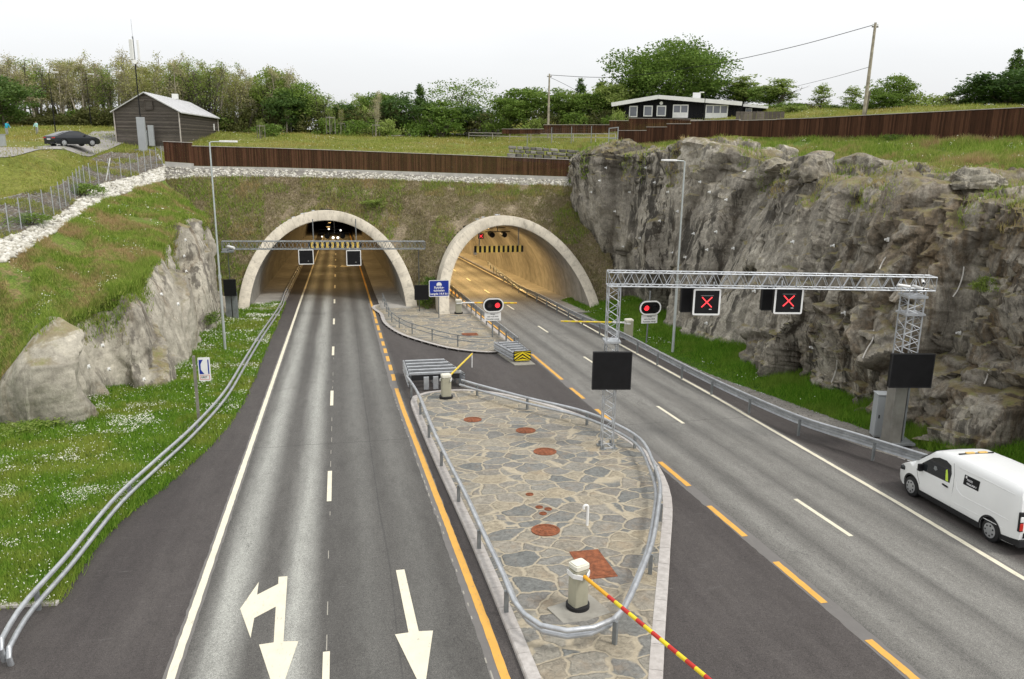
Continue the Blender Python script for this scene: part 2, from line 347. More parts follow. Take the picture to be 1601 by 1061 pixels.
def plank_mat(name, cols, axis_scale=(3, 3, .4)):
    m, nt, b, o = newmat(name); n = N(nt); p = obj_co(n); ri = n('NewGeometry').outputs['Random Per Island']
    col = n.ramp(ri, [(0, cols[0]), (.5, cols[1]), (1, cols[2])])
    g = n.noise(n.scale(p, axis_scale), 3, 6, .7)
    col = n.mix(.6, col, n.ramp(g, [(.3, (.25, .25, .25)), (.7, (.72, .72, .72))]), 'OVERLAY')
    nt.links.new(col, b.inputs['Base Color']); b.inputs['Roughness'].default_value = .8; b.inputs['Specular IOR Level'].default_value = .2
    return m
MAT['plank'] = plank_mat('brown_stained_planks', ((.040, .017, .008), (.066, .028, .014), (.105, .047, .025)))
MAT['greywood'] = plank_mat('weathered_grey_boards', ((.075, .064, .055), (.11, .096, .083), (.16, .138, .12)), (.4, .4, 3))
MAT['darkwood'] = plank_mat('dark_grey_boards', ((.045, .038, .032), (.07, .059, .050), (.105, .088, .074)), (.4, .4, 3))
MAT['blackwood'] = plank_mat('black_painted_boards', ((.006, .006, .008), (.009, .009, .011), (.013, .013, .015)))
MAT['cap'] = plain('grey_fence_cap', (.46, .42, .38), .7, 0, .15, 2)
MAT['roofmetal'] = plain('pale_metal_roofing', (.60, .60, .60), .4, .1, .07, .6)
MAT['trim'] = plain('pale_trim', (.55, .54, .52), .5)
MAT['asphalt_far'] = plain('pale_lane_asphalt', (.30, .285, .265), .85, 0, .12, .6)
MAT['carpaint'] = plain('dark_grey_car_paint', (.030, .033, .038), .22, .4, .08, 1, spec=.6)
MAT['hose'] = plain('grey_hose', (.50, .48, .44), .6)
MAT['vanpaint'] = plain('white_van_paint', (.80, .81, .80), .28, 0, .03, .8, spec=.5)
MAT['hub'] = plain('silver_wheel_cover', (.42, .43, .44), .4, .5, .1, 4)
MAT['hivis'] = plain('hi_vis_yellow', (.55, .75, .08), .7)
MAT['teal'] = plain('turquoise_fabric', (.03, .36, .48), .8)
MAT['mint'] = plain('pale_mint_fabric', (.45, .68, .62), .8)
MAT['skin'] = plain('skin', (.45, .28, .20), .6)
MAT['trousers'] = plain('grey_trousers', (.33, .33, .33), .8)
MAT['plate_teal'] = plain('green_number_plate', (.02, .22, .24), .4)
# ------------------------------------------------------------------ mesh building
class MB:
    def __init__(s): s.v = []; s.f = []; s.mi = []; s.mats = []; s.cur = 0
    def mat(s, m):
        if m not in s.mats: s.mats.append(m)
        s.cur = s.mats.index(m); return s
    def add(s, vs, fs):
        o = len(s.v); s.v += [tuple(v) for v in vs]
        for f in fs: s.f.append(tuple(i+o for i in f)); s.mi.append(s.cur)
        return s
    def box(s, c, d, rz=0.0, M=None):
        x, y, z = d[0]/2, d[1]/2, d[2]/2
        vs = [V((a*x, b*y, e*z)) for e in (-1, 1) for b in (-1, 1) for a in (-1, 1)]
        R = M or Matrix.Rotation(rz, 3, 'Z')
        vs = [V(c)+R @ v for v in vs]
        return s.add(vs, [(0, 2, 3, 1), (4, 5, 7, 6), (0, 1, 5, 4), (2, 6, 7, 3), (0, 4, 6, 2), (1, 3, 7, 5)])
    def bar(s, a, b, w, h=None, up=(0, 0, 1)):
        a, b = V(a), V(b); h = h or w; d = (b-a)
        L = d.length
        if L < 1e-6: return s
        d /= L; u = V(up)
        if abs(d.dot(u)) > .98: u = V((0, 1, 0)) if abs(d.y) < .9 else V((1, 0, 0))
        r = d.cross(u).normalized(); u = r.cross(d)
        vs = []
        for p in (a, b):
            for i, j in ((-1, -1), (1, -1), (1, 1), (-1, 1)): vs.append(p + r*(i*w/2) + u*(j*h/2))
        return s.add(vs, [(3, 2, 1, 0), (4, 5, 6, 7), (0, 1, 5, 4), (1, 2, 6, 5), (2, 3, 7, 6), (3, 0, 4, 7)])
    def tube(s, pts, r, n=8, caps=True):
        pts = [V(p) for p in pts]; k = len(pts); rs = r if isinstance(r, (list, tuple)) else [r]*k
        vs = []; prev = None
        for i, p in enumerate(pts):
            t = (pts[min(i+1, k-1)]-pts[max(i-1, 0)])
            t = t.normalized() if t.length > 1e-9 else V((0, 0, 1))
            if prev is None:
                a = V((0, 0, 1)) if abs(t.z) < .9 else V((1, 0, 0))
                u = t.cross(a).normalized()
            else:
                u = prev - t*prev.dot(t)
                u = u.normalized() if u.length > 1e-6 else t.orthogonal().normalized()
            prev = u; w = t.cross(u)
            for j in range(n):
                q = 2*pi*j/n; vs.append(p + (u*cos(q)+w*sin(q))*rs[i])
        fs = [(i*n+j, i*n+(j+1) % n, (i+1)*n+(j+1) % n, (i+1)*n+j) for i in range(k-1) for j in range(n)]
        if caps: fs += [tuple(reversed(range(n))), tuple((k-1)*n+j for j in range(n))]
        return s.add(vs, fs)
    def cyl(s, a, b, r, n=16): return s.tube([a, b], r, n)
    def prism(s, poly, z0, z1):
        n = len(poly); g0 = z0 if callable(z0) else (lambda x, y: z0); g1 = z1 if callable(z1) else (lambda x, y: z1)
        vs = [(x, y, g0(x, y)) for x, y in poly] + [(x, y, g1(x, y)) for x, y in poly]
        return s.add(vs, [tuple(reversed(range(n))), tuple(range(n, 2*n))] + [(i, (i+1) % n, n+(i+1) % n, n+i) for i in range(n)])
    def sheet(s, pts): return s.add(pts, [tuple(range(len(pts)))])
    def plate(s, poly, y0, y1):          # polygon in XZ, thickness along Y (y0 = front, faces -Y)
        n = len(poly)
        vs = [(x, y0, z) for x, z in poly]+[(x, y1, z) for x, z in poly]
        return s.add(vs, [tuple(range(n)), tuple(reversed(range(n, 2*n)))]+[((i+1) % n, i, n+i, n+(i+1) % n) for i in range(n)])
    def frame(s, outer, inner, y0, y1):
        n = len(outer)
        vs = [(x, y0, z) for x, z in outer]+[(x, y0, z) for x, z in inner]+[(x, y1, z) for x, z in outer]+[(x, y1, z) for x, z in inner]
        fs = []
        for i in range(n):
            j = (i+1) % n
            fs += [(i, j, n+j, n+i), (2*n+i, 3*n+i, 3*n+j, 2*n+j), (j, i, 2*n+i, 2*n+j), (n+i, n+j, 3*n+j, 3*n+i)]
        return s.add(vs, fs)
    def build(s, name, mat=None, parent=None, smooth=0, off=None, bevel=0):
        me = bpy.data.meshes.new(name)
        vs = s.v if off is None else [(x-off[0], y-off[1], z-off[2]) for x, y, z in s.v]
        me.from_pydata(vs, [], s.f)
        if mat is not None: me.materials.append(MAT[mat])
        else:
            for k in s.mats: me.materials.append(MAT[k])
            me.polygons.foreach_set('material_index', s.mi)
        if smooth:
            me.polygons.foreach_set('use_smooth', [True]*len(me.polygons)); me.set_sharp_from_angle(angle=radians(smooth))
        me.update()
        o = bpy.data.objects.new(name, me); COL.objects.link(o)
        if parent: o.parent = parent
        if bevel:
            b = o.modifiers.new('bevel', 'BEVEL'); b.width = bevel; b.segments = 2; b.limit_method = 'ANGLE'; b.angle_limit = radians(40)
        return o
def rrect(w, h, r, n=5, cx=0, cz=0):
    pts = []
    for (sx, sz, a0) in ((1, -1, -90), (1, 1, 0), (-1, 1, 90), (-1, -1, 180)):
        for i in range(n+1):
            a = radians(a0 + 90*i/n); pts.append((cx+sx*(w/2-r)+r*cos(a), cz+sz*(h/2-r)+r*sin(a)))
    return pts

def tag(o, label, cat, group=None, kind=None):
    if label: o['label'] = label
    if cat: o['category'] = cat
    if group: o['group'] = group
    if kind: o['kind'] = kind
    return o
def thing(name, label, cat, loc=(0, 0, 0), rz=0.0, group=None):
    o = bpy.data.objects.new(name, None); COL.objects.link(o); o.empty_display_size = .3
    o.location = loc; o.rotation_euler = (0, 0, rz); return tag(o, label, cat, group)
def struct(o): o['kind'] = 'structure'; return o
def dup(o, loc=None, rz=None, label=None, parent=None):
    c = o.copy(); COL.objects.link(c)
    if parent: c.parent = parent
    if loc is not None: c.location = loc
    if rz is not None: c.rotation_euler = (0, 0, rz)
    if label: c['label'] = label
    for ch in list(o.children): dup(ch, parent=c)
    return c
def raw_mesh(name, verts, faces_flat, loops_per, mat, parent=None, smooth=False):
    me = bpy.data.meshes.new(name); nv = len(verts); nf = len(faces_flat)//loops_per
    me.vertices.add(nv); me.vertices.foreach_set('co', np.asarray(verts, np.float32).ravel())
    me.loops.add(nf*loops_per); me.loops.foreach_set('vertex_index', np.asarray(faces_flat, np.int32))
    me.polygons.add(nf); me.polygons.foreach_set('loop_start', np.arange(0, nf*loops_per, loops_per, dtype=np.int32))
    me.update(calc_edges=True); me.validate()
    me.materials.append(MAT[mat])
    if smooth: me.polygons.foreach_set('use_smooth', [True]*nf)
    o = bpy.data.objects.new(name, me); COL.objects.link(o)
    if parent: o.parent = parent
    return o
def text(s, size, mat, parent, loc, rot=(pi/2, 0, 0), name='lettering', align='CENTER', bold=0.0, sx=1.0):
    cu = bpy.data.curves.new('t', 'FONT'); cu.body = s; cu.size = size; cu.align_x = align; cu.align_y = 'CENTER'; cu.extrude = .002; cu.offset = bold
    t = bpy.data.objects.new('t', cu); COL.objects.link(t); bpy.context.view_layer.update()
    me = bpy.data.meshes.new_from_object(t.evaluated_get(bpy.context.evaluated_depsgraph_get()))
    bpy.data.objects.remove(t); me.materials.clear(); me.materials.append(MAT[mat])
    o = bpy.data.objects.new(name, me); COL.objects.link(o); o.parent = parent; o.location = loc; o.rotation_euler = rot; o.scale = (sx, 1, 1)
    return o

# ------------------------------------------------------------------ lofts
def catmull(P, t):
    n = len(P)-1; x = min(max(t, 0), 1)*n; i = min(int(x), n-1); u = x-i
    p0, p1, p2, p3 = P[max(i-1, 0)], P[i], P[i+1], P[min(i+2, n)]
    return ((p1*2) + (p2-p0)*u + (p0*2-p1*5+p2*4-p3)*u*u + (p1*3-p0-p2*3+p3)*u*u*u)*.5
def poly_path(pts, step):
    """points every `step` along a smooth path through pts"""
    P = [V(p) for p in pts]; n = (len(P)-1)*24
    d = [catmull(P, i/n) for i in range(n+1)]
    L = [0]
    for a, b in zip(d, d[1:]): L.append(L[-1]+(b-a).length)
    k = max(2, round(L[-1]/step)); out = []; j = 0
    for i in range(k+1):
        s_ = L[-1]*i/k
        while j < n-1 and L[j+1] < s_: j += 1
        t = (s_-L[j])/max(L[j+1]-L[j], 1e-9); out.append(d[j].lerp(d[j+1], min(max(t, 0), 1)))
    return out
def fbm(p, o=5, H=.9): return noise.fractal(p, H, 2.1, o, noise_basis='PERLIN_ORIGINAL')
def loft(curves, nu, nvs, amp=0.0, freq=.5, edge0=0.0, edge1=0.0, seed=0.0):
    """curves: lists of stations; nvs: rows between neighbouring curves. amp: bumps, faded to edge0/edge1 on the two borders"""
    C = [[V(p) for p in c] for c in curves]
    rows = [[catmull(c, i/nu) for i in range(nu+1)] for c in C]
    vs = []; tot = sum(nvs); k = 0
    for a, b, m in zip(rows, rows[1:], nvs):
        for j in range(m + (1 if b is rows[-1] else 0)):
            for p, q in zip(a, b): vs.append(p.lerp(q, j/m))
    W = nu+1; H = len(vs)//W
    out = []
    for i, p in enumerate(vs):
        f = (i//W)/(H-1); w = 1.0
        w *= edge0+(1-edge0)*min(1, f*5) ; w *= edge1+(1-edge1)*min(1, (1-f)*5)
        if amp: p = p + V((0, 0, amp*w*fbm(V((p.x*freq, p.y*freq, seed)), 5)))
        out.append(p)
    fs = [(r*W+c, r*W+c+1, (r+1)*W+c+1, (r+1)*W+c) for r in range(H-1) for c in range(nu)]
    return out, fs
TERRAIN = {}
def surface(name, vs, fs, mat, flip=False, kind='structure', label=None, smooth=True):
    if flip: fs = [tuple(reversed(f)) for f in fs]
    me = bpy.data.meshes.new(name); me.from_pydata([tuple(v) for v in vs], [], fs); me.materials.append(MAT[mat])
    if smooth: me.polygons.foreach_set('use_smooth', [True]*len(me.polygons))
    me.update(); o = bpy.data.objects.new(name, me); COL.objects.link(o)
    o['kind'] = kind
    if label: o['label'] = label
    TERRAIN[name] = (BVHTree.FromPolygons([tuple(v) for v in vs], fs), me)
    return o
def hit(px, py, names):
    d = ray(px, py).normalized(); best = None
    for k in names:
        h = TERRAIN[k][0].ray_cast(EYE, d, 2000)
        if h[0] is not None and (best is None or h[3] < best[3]): best = h
    return best[0] if best else None
def zdown(x, y, names):
    best = None
    for k in names:
        h = TERRAIN[k][0].ray_cast(V((x, y, 200)), V((0, 0, -1)), 400)
        if h[0] is not None and (best is None or h[0].z > best): best = h[0].z
    return best
# ------------------------------------------------------------------ world, sun
w = bpy.data.worlds.new("World"); SC.world = w; w.use_nodes = True
nt = w.node_tree; nt.nodes.clear(); n = N(nt)
sky = nt.nodes.new('ShaderNodeTexSky'); sky.sky_type = 'NISHITA'; sky.sun_disc = False
SUN_EL, SUN_AZ = radians(52), radians(128)          # azimuth from +Y towards +X
sky.sun_elevation = SUN_EL; sky.sun_rotation = SUN_AZ; sky.air_density = 1.0; sky.dust_density = 3.0
hs = n('HueSaturation', {'Saturation': .25, 'Color': sky.outputs[0]})
bg1 = n('Background', {0: hs.outputs[0], 1: .05})
gen = n('TexCoord').outputs['Generated']
ez = n('SeparateXYZ', {0: gen}).outputs[2]
cl = n.noise(n.scale(gen, (1, 1, 3.2)), 1.6, 5, .55)
lay = n.ramp(n.math('ADD', ez, n.math('MULTIPLY', n.math('SUBTRACT', cl, .5), .22)), [(0.0, (.70, .705, .72)), (.10, (.77, .78, .79)), (.24, (.93, .93, .93)), (.6, (1, 1, 1))])
bg2 = n('Background', {0: lay, 1: 1.0})
add = n('AddShader'); nt.links.new(bg1.outputs[0], add.inputs[0]); nt.links.new(bg2.outputs[0], add.inputs[1])
wo = nt.nodes.new('ShaderNodeOutputWorld'); nt.links.new(add.outputs[0], wo.inputs[0])
sd = bpy.data.lights.new('sun', 'SUN'); sd.energy = 1.75; sd.angle = radians(11); sd.color = (1, .965, .91)
so = bpy.data.objects.new('sun', sd); COL.objects.link(so)
sdir = V((sin(SUN_AZ)*cos(SUN_EL), cos(SUN_AZ)*cos(SUN_EL), sin(SUN_EL)))
so.rotation_euler = (-sdir).to_track_quat('-Z', 'Y').to_euler(); so.location = (0, 0, 60)
SC.view_settings.view_transform = 'Standard'; SC.view_settings.look = 'None'; SC.view_settings.exposure = 0; SC.view_settings.gamma = 1
SC.cycles.use_denoising = True
SC.cycles.max_bounces = 6; SC.cycles.transparent_max_bounces = 4

# ------------------------------------------------------------------ terrain
def zp(x, y):                   # the plateau above the cutting
    z = 8.3 + .056*max(0, min(y, 130)-86) + max(0, min(x, 58)-20)*.13*min(max(y/62, .6), 1.1)
    z += .5*min(1, max(0, -15-x)/8)
    return z
RP = lambda pts, h=0.0: [rd(a, b, h) for a, b in pts]

# left bank: from the carriageway edge up to the meadow
edgepx = [(90, 944), (107, 914), (146, 863), (188, 815), (230, 793), (276, 744), (318, 706), (350, 674), (380, 628), (402, 580), (418, 540), (433, 505), (444, 478)]
A = [rd(a, b, .012) for a, b in edgepx]+[V((-5.2, 76, gz(0, 76)+.012))]
footpx = [(0, 653), (60, 653), (112, 649), (132, 626), (180, 609), (240, 604), (268, 582), (292, 560), (312, 530), (326, 508), (340, 484)]
toppx = [(-8, 602), (45, 562), (84, 515), (100, 500), (148, 478), (190, 455), (222, 436), (243, 410), (262, 378), (284, 350), (328, 345)]
B = [V((-26, 20.7, gz(0, 20.7)+.1)), V((-22.5, 37.7, gz(0, 37.7)+.1)), V((-18.2, 38.4, gz(0, 38.4)+.1))]+[rd(a, b, .12) for a, b in footpx]
Ct = [V((-27.5, 21, 1.0)), V((-23.2, 39.2, -.7)), V((-18.5, 39.6, -1.1))]+[atY(a, b, f_.y+d_) for (a, b), f_, d_ in zip(toppx, B[3:], (.9, 1.0, 1.2, 1.1, 1.3, 1.5, 1.6, 1.7, 1.8, 2.0, 2.0))]
zs = (3.6, 46.6, .078); zf = (5.0, 50, .081)
lowpx = [(0, 409), (50, 383), (90, 358), (120, 338), (148, 320), (212, 296), (257, 281)]
upx = [(0, 375), (50, 355), (90, 337), (120, 314), (148, 291), (212, 275), (257, 259)]
D = [V((-31.5, 24, 2.2)), V((-27.5, 41.6, 2.5)), V((-20.8, 44.2, 3.0))]+[on_ramp(a, b, *zs) for a, b in lowpx]
E_ = [V((-33.5, 25, 2.5)), V((-29.5, 43.6, 2.8)), V((-22.8, 46.4, 3.3))]+[on_ramp(a, b, zs[0]+.25, zs[1], zs[2]) for a, b in upx]
crpx = [(0, 310), (40, 300), (90, 290), (120, 268), (150, 245), (185, 236), (240, 233)]
F_ = [V((-37, 26, 3.6)), V((-33, 47, 4.2)), V((-26.5, 50, 4.8))]+[on_ramp(a, b, *zf) for a, b in crpx]
def resta(P, k): P = [V(p) for p in P]; return [catmull(P, i/(k-1)) for i in range(k)]
def eqs(P, k):
    P = [V(p) for p in P]; n_ = 400; d = [catmull(P, i/n_) for i in range(n_+1)]; L = [0]
    for a, b in zip(d, d[1:]): L.append(L[-1]+(b-a).length)
    out = []; j = 0
    for i in range(k):
        t = L[-1]*i/(k-1)
        while j < n_-1 and L[j+1] < t: j += 1
        out.append(d[j].lerp(d[j+1], min(1, max(0, (t-L[j])/max(1e-9, L[j+1]-L[j])))))
    return out
Ck, Dk = resta(Ct, 49), []
for i_ in range(49):
    q_ = i_/48*13; Dk.append(catmull([V(p) for p in D], (q_ if q_ < 3 else 3+(q_-3)*.6)/9))
Sk = [c+(d-c).normalized()*.9+V((0, 0, -2.6)) for c, d in zip(Ck, Dk)]
v, f = loft([Sk, [c+(d-c).normalized()*.05+V((0, 0, -.02)) for c, d in zip(Ck, Dk)], Dk], 170, [2, 26], .35, .45, 0, .3, 3.1)
surface('grass_slope', v, f, 'slope')
Bq = eqs(B, 14); Aq = eqs(A, 14); Inn = []
for i_, b_ in enumerate(Bq):
    t_ = Bq[min(i_+1, 13)]-Bq[max(i_-1, 0)]; Inn.append(b_+V((-t_.y, t_.x, 0)).normalized()*1.6+V((0, 0, .15)))
v, f = loft([Aq, [a.lerp(b, .45) for a, b in zip(Aq, Bq)], Bq, Inn], 130, [16, 18, 4], .10, .6, 0, 1, 1.7)
surface('grass_verge', v, f, 'verge')
v, f = loft([D, E_], 100, [6], .1, 1.5)
surface('stone_strip_bed', v, f, 'gravel')
v, f = loft([E_, F_], 110, [14], .25, .6, .2, .2, 5.5)
surface('gravel_bank', v, f, 'scree')

# embankment over the two tunnels
foot = [(-11.6, 75.3), (-9, 73.0), (-1, 72.0), (6.2, 70.9), (7.8, 68.2), (15, 66), (22, 65.4), (24.2, 65.2)]
foot = [V((x, y, gz(x, y)+.02)) for x, y in foot]
ftop = [on_wall(px, py, (-16.5, 86.5), (23.3, 78.5)) for px, py in ((257, 281), (302, 277), (420, 276), (540, 279), (660, 283), (780, 288), (893, 291), (930, 293))]
Y0w = lambda x: 86.5 - (x+16.5)*8/39.8
wall_lo = [on_wall(px, py, (-16.5, 88.0), (23.3, 80.0)) for px, py in ((257, 259), (302, 262), (420, 264), (540, 268), (660, 273), (780, 278), (893, 281), (930, 282))]
mid = [V(q) for q in ((-13.4, 80.6, 2.0), (-9.2, 80.9, 3.0), (-1.2, 81.2, 3.7), (6.4, 78.4, 3.0), (9.0, 76.6, 3.2), (15, 75.0, 3.8), (21.6, 73.6, 2.6), (24.3, 72.0, 2.2))]
v, f = loft([foot, mid, ftop], 160, [42, 22], .22, .5, 0, .3, 9.0)
PORT = [dict(cx=-1.15, y0=72.0, ro=7.75, h=8.2, t=.98, lean=1.0, skew=.12), dict(cx=15.0, y0=66.0, ro=7.05, h=7.75, t=.90, lean=1.0, skew=.0)]
def in_port(p, k=0.0):
    for q in PORT:
        a = ((p.x-q['cx'])/(q['ro']-k))**2 + ((p.z-gz(0, q['y0']))/(q['h']-k))**2
        if a < 1 and p.y < 92: return True
    return False
for i, p in enumerate(v):          # the slope is dug out a little around the two concrete rings
    for q in PORT:
        a = sqrt(((p.x-q['cx'])/q['ro'])**2 + (max(0, p.z-gz(0, q['y0'])+.3)/q['h'])**2)
        if a < 1.25: p.y += .12*min(1, (1.25-a)/.2)
f = [q for q in f if not in_port(sum((v[i] for i in q), V())/4, .25)]
surface('embankment', v, f, 'bank')
v, f = loft([ftop, wall_lo, [p+V((0, 1.2, -.02)) for p in wall_lo]], 110, [6, 2], .12, 1.4)
surface('stone_border_bed', v, f, 'gravel')

# right cliff: foot, crest and the grassy shelf behind it
Bc = [(24.3, 78), (23.9, 69), (24.0, 61), (24.0, 53), (23.8, 46), (23.7, 40), (23.5, 34), (23.5, 30), (23.8, 26), (24.2, 22), (24.8, 12)]
Bc = [V((x, y, gz(x, y)+.2)) for x, y in Bc]
T = [V(q) for q in ((22.6, 80, 6.6), (23.0, 72, 8.6), (24.6, 64, 9.2), (26.3, 58, 10.0), (28.0, 51, 8.9), (27.6, 45, 8.3), (26.9, 39.5, 7.6), (26.5, 34, 7.75), (26.6, 28.5, 7.7), (27, 23, 7.4), (27.5, 12, 7.4))]
Fr = [V((x, y, zp(x, y))) for x, y in ((25, 84), (28.5, 79.5), (30.6, 75), (33, 70), (36.2, 63.5), (38.5, 57.5), (40.5, 52.5), (42, 48.5), (43.5, 44), (46.5, 36), (51, 24))]
for i in (2, 3): Fr[i].z -= .0
def facets(y, z, sy, sz, seed, tilt):
    """broad tilted planes: returns offset, groove"""
    wx = .22*fbm(V((y*.09, z*.09, seed)), 3); wz = .22*fbm(V((y*.09, z*.09, seed+5)), 3)
    P = V((y*sy+wx, z*sz+wz, seed)); d, pts = noise.voronoi(P, distance_metric='DISTANCE')
    h = []
    for k in (0, 1):
        c = noise.cell_vector(pts[k]*17.3+V((.31, .17, .07))); h.append((c.x-.5)*1.0 + tilt*((c.y-.5)*(P.x-pts[k].x) + (c.z-.35)*(P.y-pts[k].y)))
    e = d[1]-d[0]; b = min(1, e/.05); b = b*b*(3-2*b)
    return (h[0]*(.5+.5*b)+h[1]*(.5-.5*b)), max(0, 1-e/.07)
nu, nv, nt_ = 430, 104, 44
vs = []; crack = []
for r in range(nv+nt_+1):
    for c in range(nu+1):
        u = c/nu; b = catmull(Bc, u); t = catmull(T, u)
        if r <= nv:
            q = r/nv; p = b.lerp(t, q); p.x -= .35*sin(q*pi)*(.5+.5*u); vert = 1.0
        else:
            q = (r-nv)/nt_; g = catmull(Fr, u); p = t.lerp(t+(g-t)*min(.62, 8.0/(g-t).length), q); vert = max(0.0, 1-q*5)
        right = max(0, min(1, (46-p.y)/16)); topness = max(0, min(1, (p.z-5.4)/2.5))
        zz = p.z+S*p.y*.35
        h1, c1 = facets(p.y, zz, .17, .085, 3.0, 2.2); h2, c2 = facets(p.y, zz, .48, .26, 11.0, 1.8); h3, c3 = facets(p.y+p.x*.6, p.z*1.6, 1.05, .95, 23.0, 1.6)
        flute = noise.noise(V((p.y*.62, p.z*.07, 4.2)))
        rough = .25+.75*max(right, topness*.9)
        disp = 1.9*h1 - .28*c1 + (.75*h2 - .16*c2)*(.36+.64*right) + (.50*h3-.12*c3)*rough + .26*flute*(1-.4*right)
        disp += .08*fbm(V((p.x*.9, p.y*.9, p.z*.4+40)), 4) + .05*fbm(p*2.6, 4)*(.2+rough)
        crack.append(min(1, c1*c1*.75+c2*c2*.45*(right*.5+.5)+c3*c3*.4*rough))
        if vert > 0: nrm = V((-1, -.05, .12)).normalized()
        else: nrm = V((-.15, -.1, 1)).normalized()
        if r > nv:
            nrm = V((-vert, 0, 1-vert*.5)).normalized(); disp = disp*(.55+.35*vert)
            led = facets(p.y*1.0, p.x*2.2, .35, .42, 31.0, .6); disp += (.5*led[0]-.12*led[1])*(1-vert); crack[-1] = max(crack[-1], led[1]*.7)
            if q > .75: disp -= (q-.75)*2.4
        if p.z < b.z+.6: disp += .15
        vs.append(p+nrm*disp)
W = nu+1
fs = [(r*W+c, r*W+c+1, (r+1)*W+c+1, (r+1)*W+c) for r in range(nv+nt_) for c in range(nu)]
cl_o = surface('rock_cliff', vs, fs, 'rock_right', label='tall grey rock cut face right of the roads')
at = cl_o.data.attributes.new('crack', 'FLOAT', 'POINT'); at.data.foreach_set('value', crack)
cl_o.data.set_sharp_from_angle(angle=radians(40))
T2 = [t.lerp(g, .10)+V((0, 0, -1.3)) for t, g in zip(T, Fr)]
v, f = loft([T2, [t.lerp(g, .45)+V((0, 0, -.45)) for t, g in zip(T, Fr)], [g+(g-t).normalized()*1.5 for t, g in zip(T, Fr)]], 120, [20, 18], .45, .35, 0.2, .1, 2.2)
surface('cliff_shelf', v, f, 'slope')

# left cliff
nu, nv, nt_ = 300, 74, 14
vs = []; crack = []
Bl = [V(b)+V((0, 0, -.4)) for b in B]; Cl = [V(c) for c in Ct]; Lb = 0; prev = None
for r in range(nv+nt_+1):
    Lb = 0; prev = None
    for c in range(nu+1):
        u = c/nu; b = catmull(Bl, u); t = catmull(Cl, u)
        if prev is not None: Lb += (b-prev).length
        prev = b
        e = 2e-2; tg = catmull(Bl, min(1, u+e))-catmull(Bl, max(0, u-e)); out = V((tg.y, -tg.x, 0)).normalized()
        if r <= nv: q = r/nv; p = b.lerp(t, q)+out*(.25*sin(q*pi)); k = 1.0
        else: q = (r-nv)/nt_; p = t - out*1.3*q + V((0, 0, .05*q)); k = max(0, 1-q*3)
        h1, c1 = facets(Lb, p.z, .26, .11, 7.0, 2.4); h2, c2 = facets(Lb, p.z, .65, .30, 17.0, 1.6)
        disp = .30 + 1.2*h1 - .16*c1 + .18*h2 - .04*c2 + .16*noise.noise(V((Lb*.7, p.z*.10, 2))) + .10*fbm(p*.7, 3) + .03*fbm(p*3.0, 4)
        crack.append(min(1, c1*c1*.5+c2*c2*.2))
        if r <= nv and q > .8: disp -= (q-.8)*1.6
        elif r > nv: disp -= .3
        nrm = (out*k + V((0, 0, .1+1-k))).normalized()
        if r > nv: disp = disp*(.3+.5*k)-.75*q*q
        vs.append(p+nrm*disp)
W = nu+1
fs = [(r*W+c, (r+1)*W+c, (r+1)*W+c+1, r*W+c+1) for r in range(nv+nt_) for c in range(nu)]
cl_l = surface('rock_outcrop', vs, fs, 'rock_left', label='pale grey rock cut left of the road')
at = cl_l.data.attributes.new('crack', 'FLOAT', 'POINT'); at.data.foreach_set('value', crack)
cl_l.data.set_sharp_from_angle(angle=radians(45))

# right verge: gravel strip and grass below the cliff
Gx = [19.15, 19.15, 19.15, 19.1, 19.1, 19.2, 19.5, 20.2, 22.0, 22.3]
Gy = [72, 62, 52, 46, 40, 34, 30, 26.5, 20, 8]
Ga = [(x, y, gz(x, y)+.012) for x, y in zip(Gx, Gy)]
Gb = [(x+w_, y, gz(x, y)+.05) for x, y, w_ in zip(Gx, Gy, (.8, .8, .8, .8, .9, 1.7, 2.0, 1.9, 1.0, .8))]
Gc = [(25.2, y, gz(0, y)+.75) for y in Gy]
v, f = loft([Ga, Gb], 90, [5], .04, 2, 0, 1); surface('gravel_shoulder', v, f, 'gravel')
v, f = loft([Gb, Gc], 110, [16], .2, .7, 0, 1, 6.0); surface('cliff_verge', v, f, 'verge')

# plateau: rings outward from the rim of the cutting to the horizon
rim = [V((-90, -10, 4.0)), V((-55, 14, 4.0)), V(F_[0])]+[V(p) for p in F_[1:]]+[p+V((0, .9, 0)) for p in wall_lo]+[p+(p-t).normalized()*1.0 for p, t in zip(Fr[1:], T[1:])]+[V((60, 4, 12.5)), V((80, -20, 12.5))]
rp = poly_path(rim, 1.0)
dist = [0]; s_ = .6
while dist[-1] < 6000: dist.append(dist[-1]+s_); s_ = s_*1.0 if dist[-1] < 16 else s_*1.085
vs = []
for dd in dist:
    for p in rp:
        c0 = V((min(max(p.x, -12), 14), 42, 0)); o = V((p.x-c0.x, p.y-c0.y, 0)).normalized()
        q = V((p.x, p.y, 0))+o*dd
        bl = 7.0 if p.x > -17 and p.y > 60 and p.x < 26 else (4 if p.x >= 26 else 16.0)
        m = min(1, dd/bl); m = m*m*(3-2*m); z = p.z*(1-m)+zp(q.x, q.y)*m
        if dd > 1: z += fbm(V((q.x*.12, q.y*.12, 2)), 4)*.28*min(1, dd/8)
        vs.append(V((q.x, q.y, z)))
W = len(rp)
fs = [(r*W+c, r*W+c+1, (r+1)*W+c+1, (r+1)*W+c) for r in range(len(dist)-1) for c in range(W-1)]
surface('meadow', vs, fs, 'field', flip=True)
TOP = ['meadow', 'cliff_shelf', 'stone_border_bed', 'gravel_bank']
ALLT = list(TERRAIN)

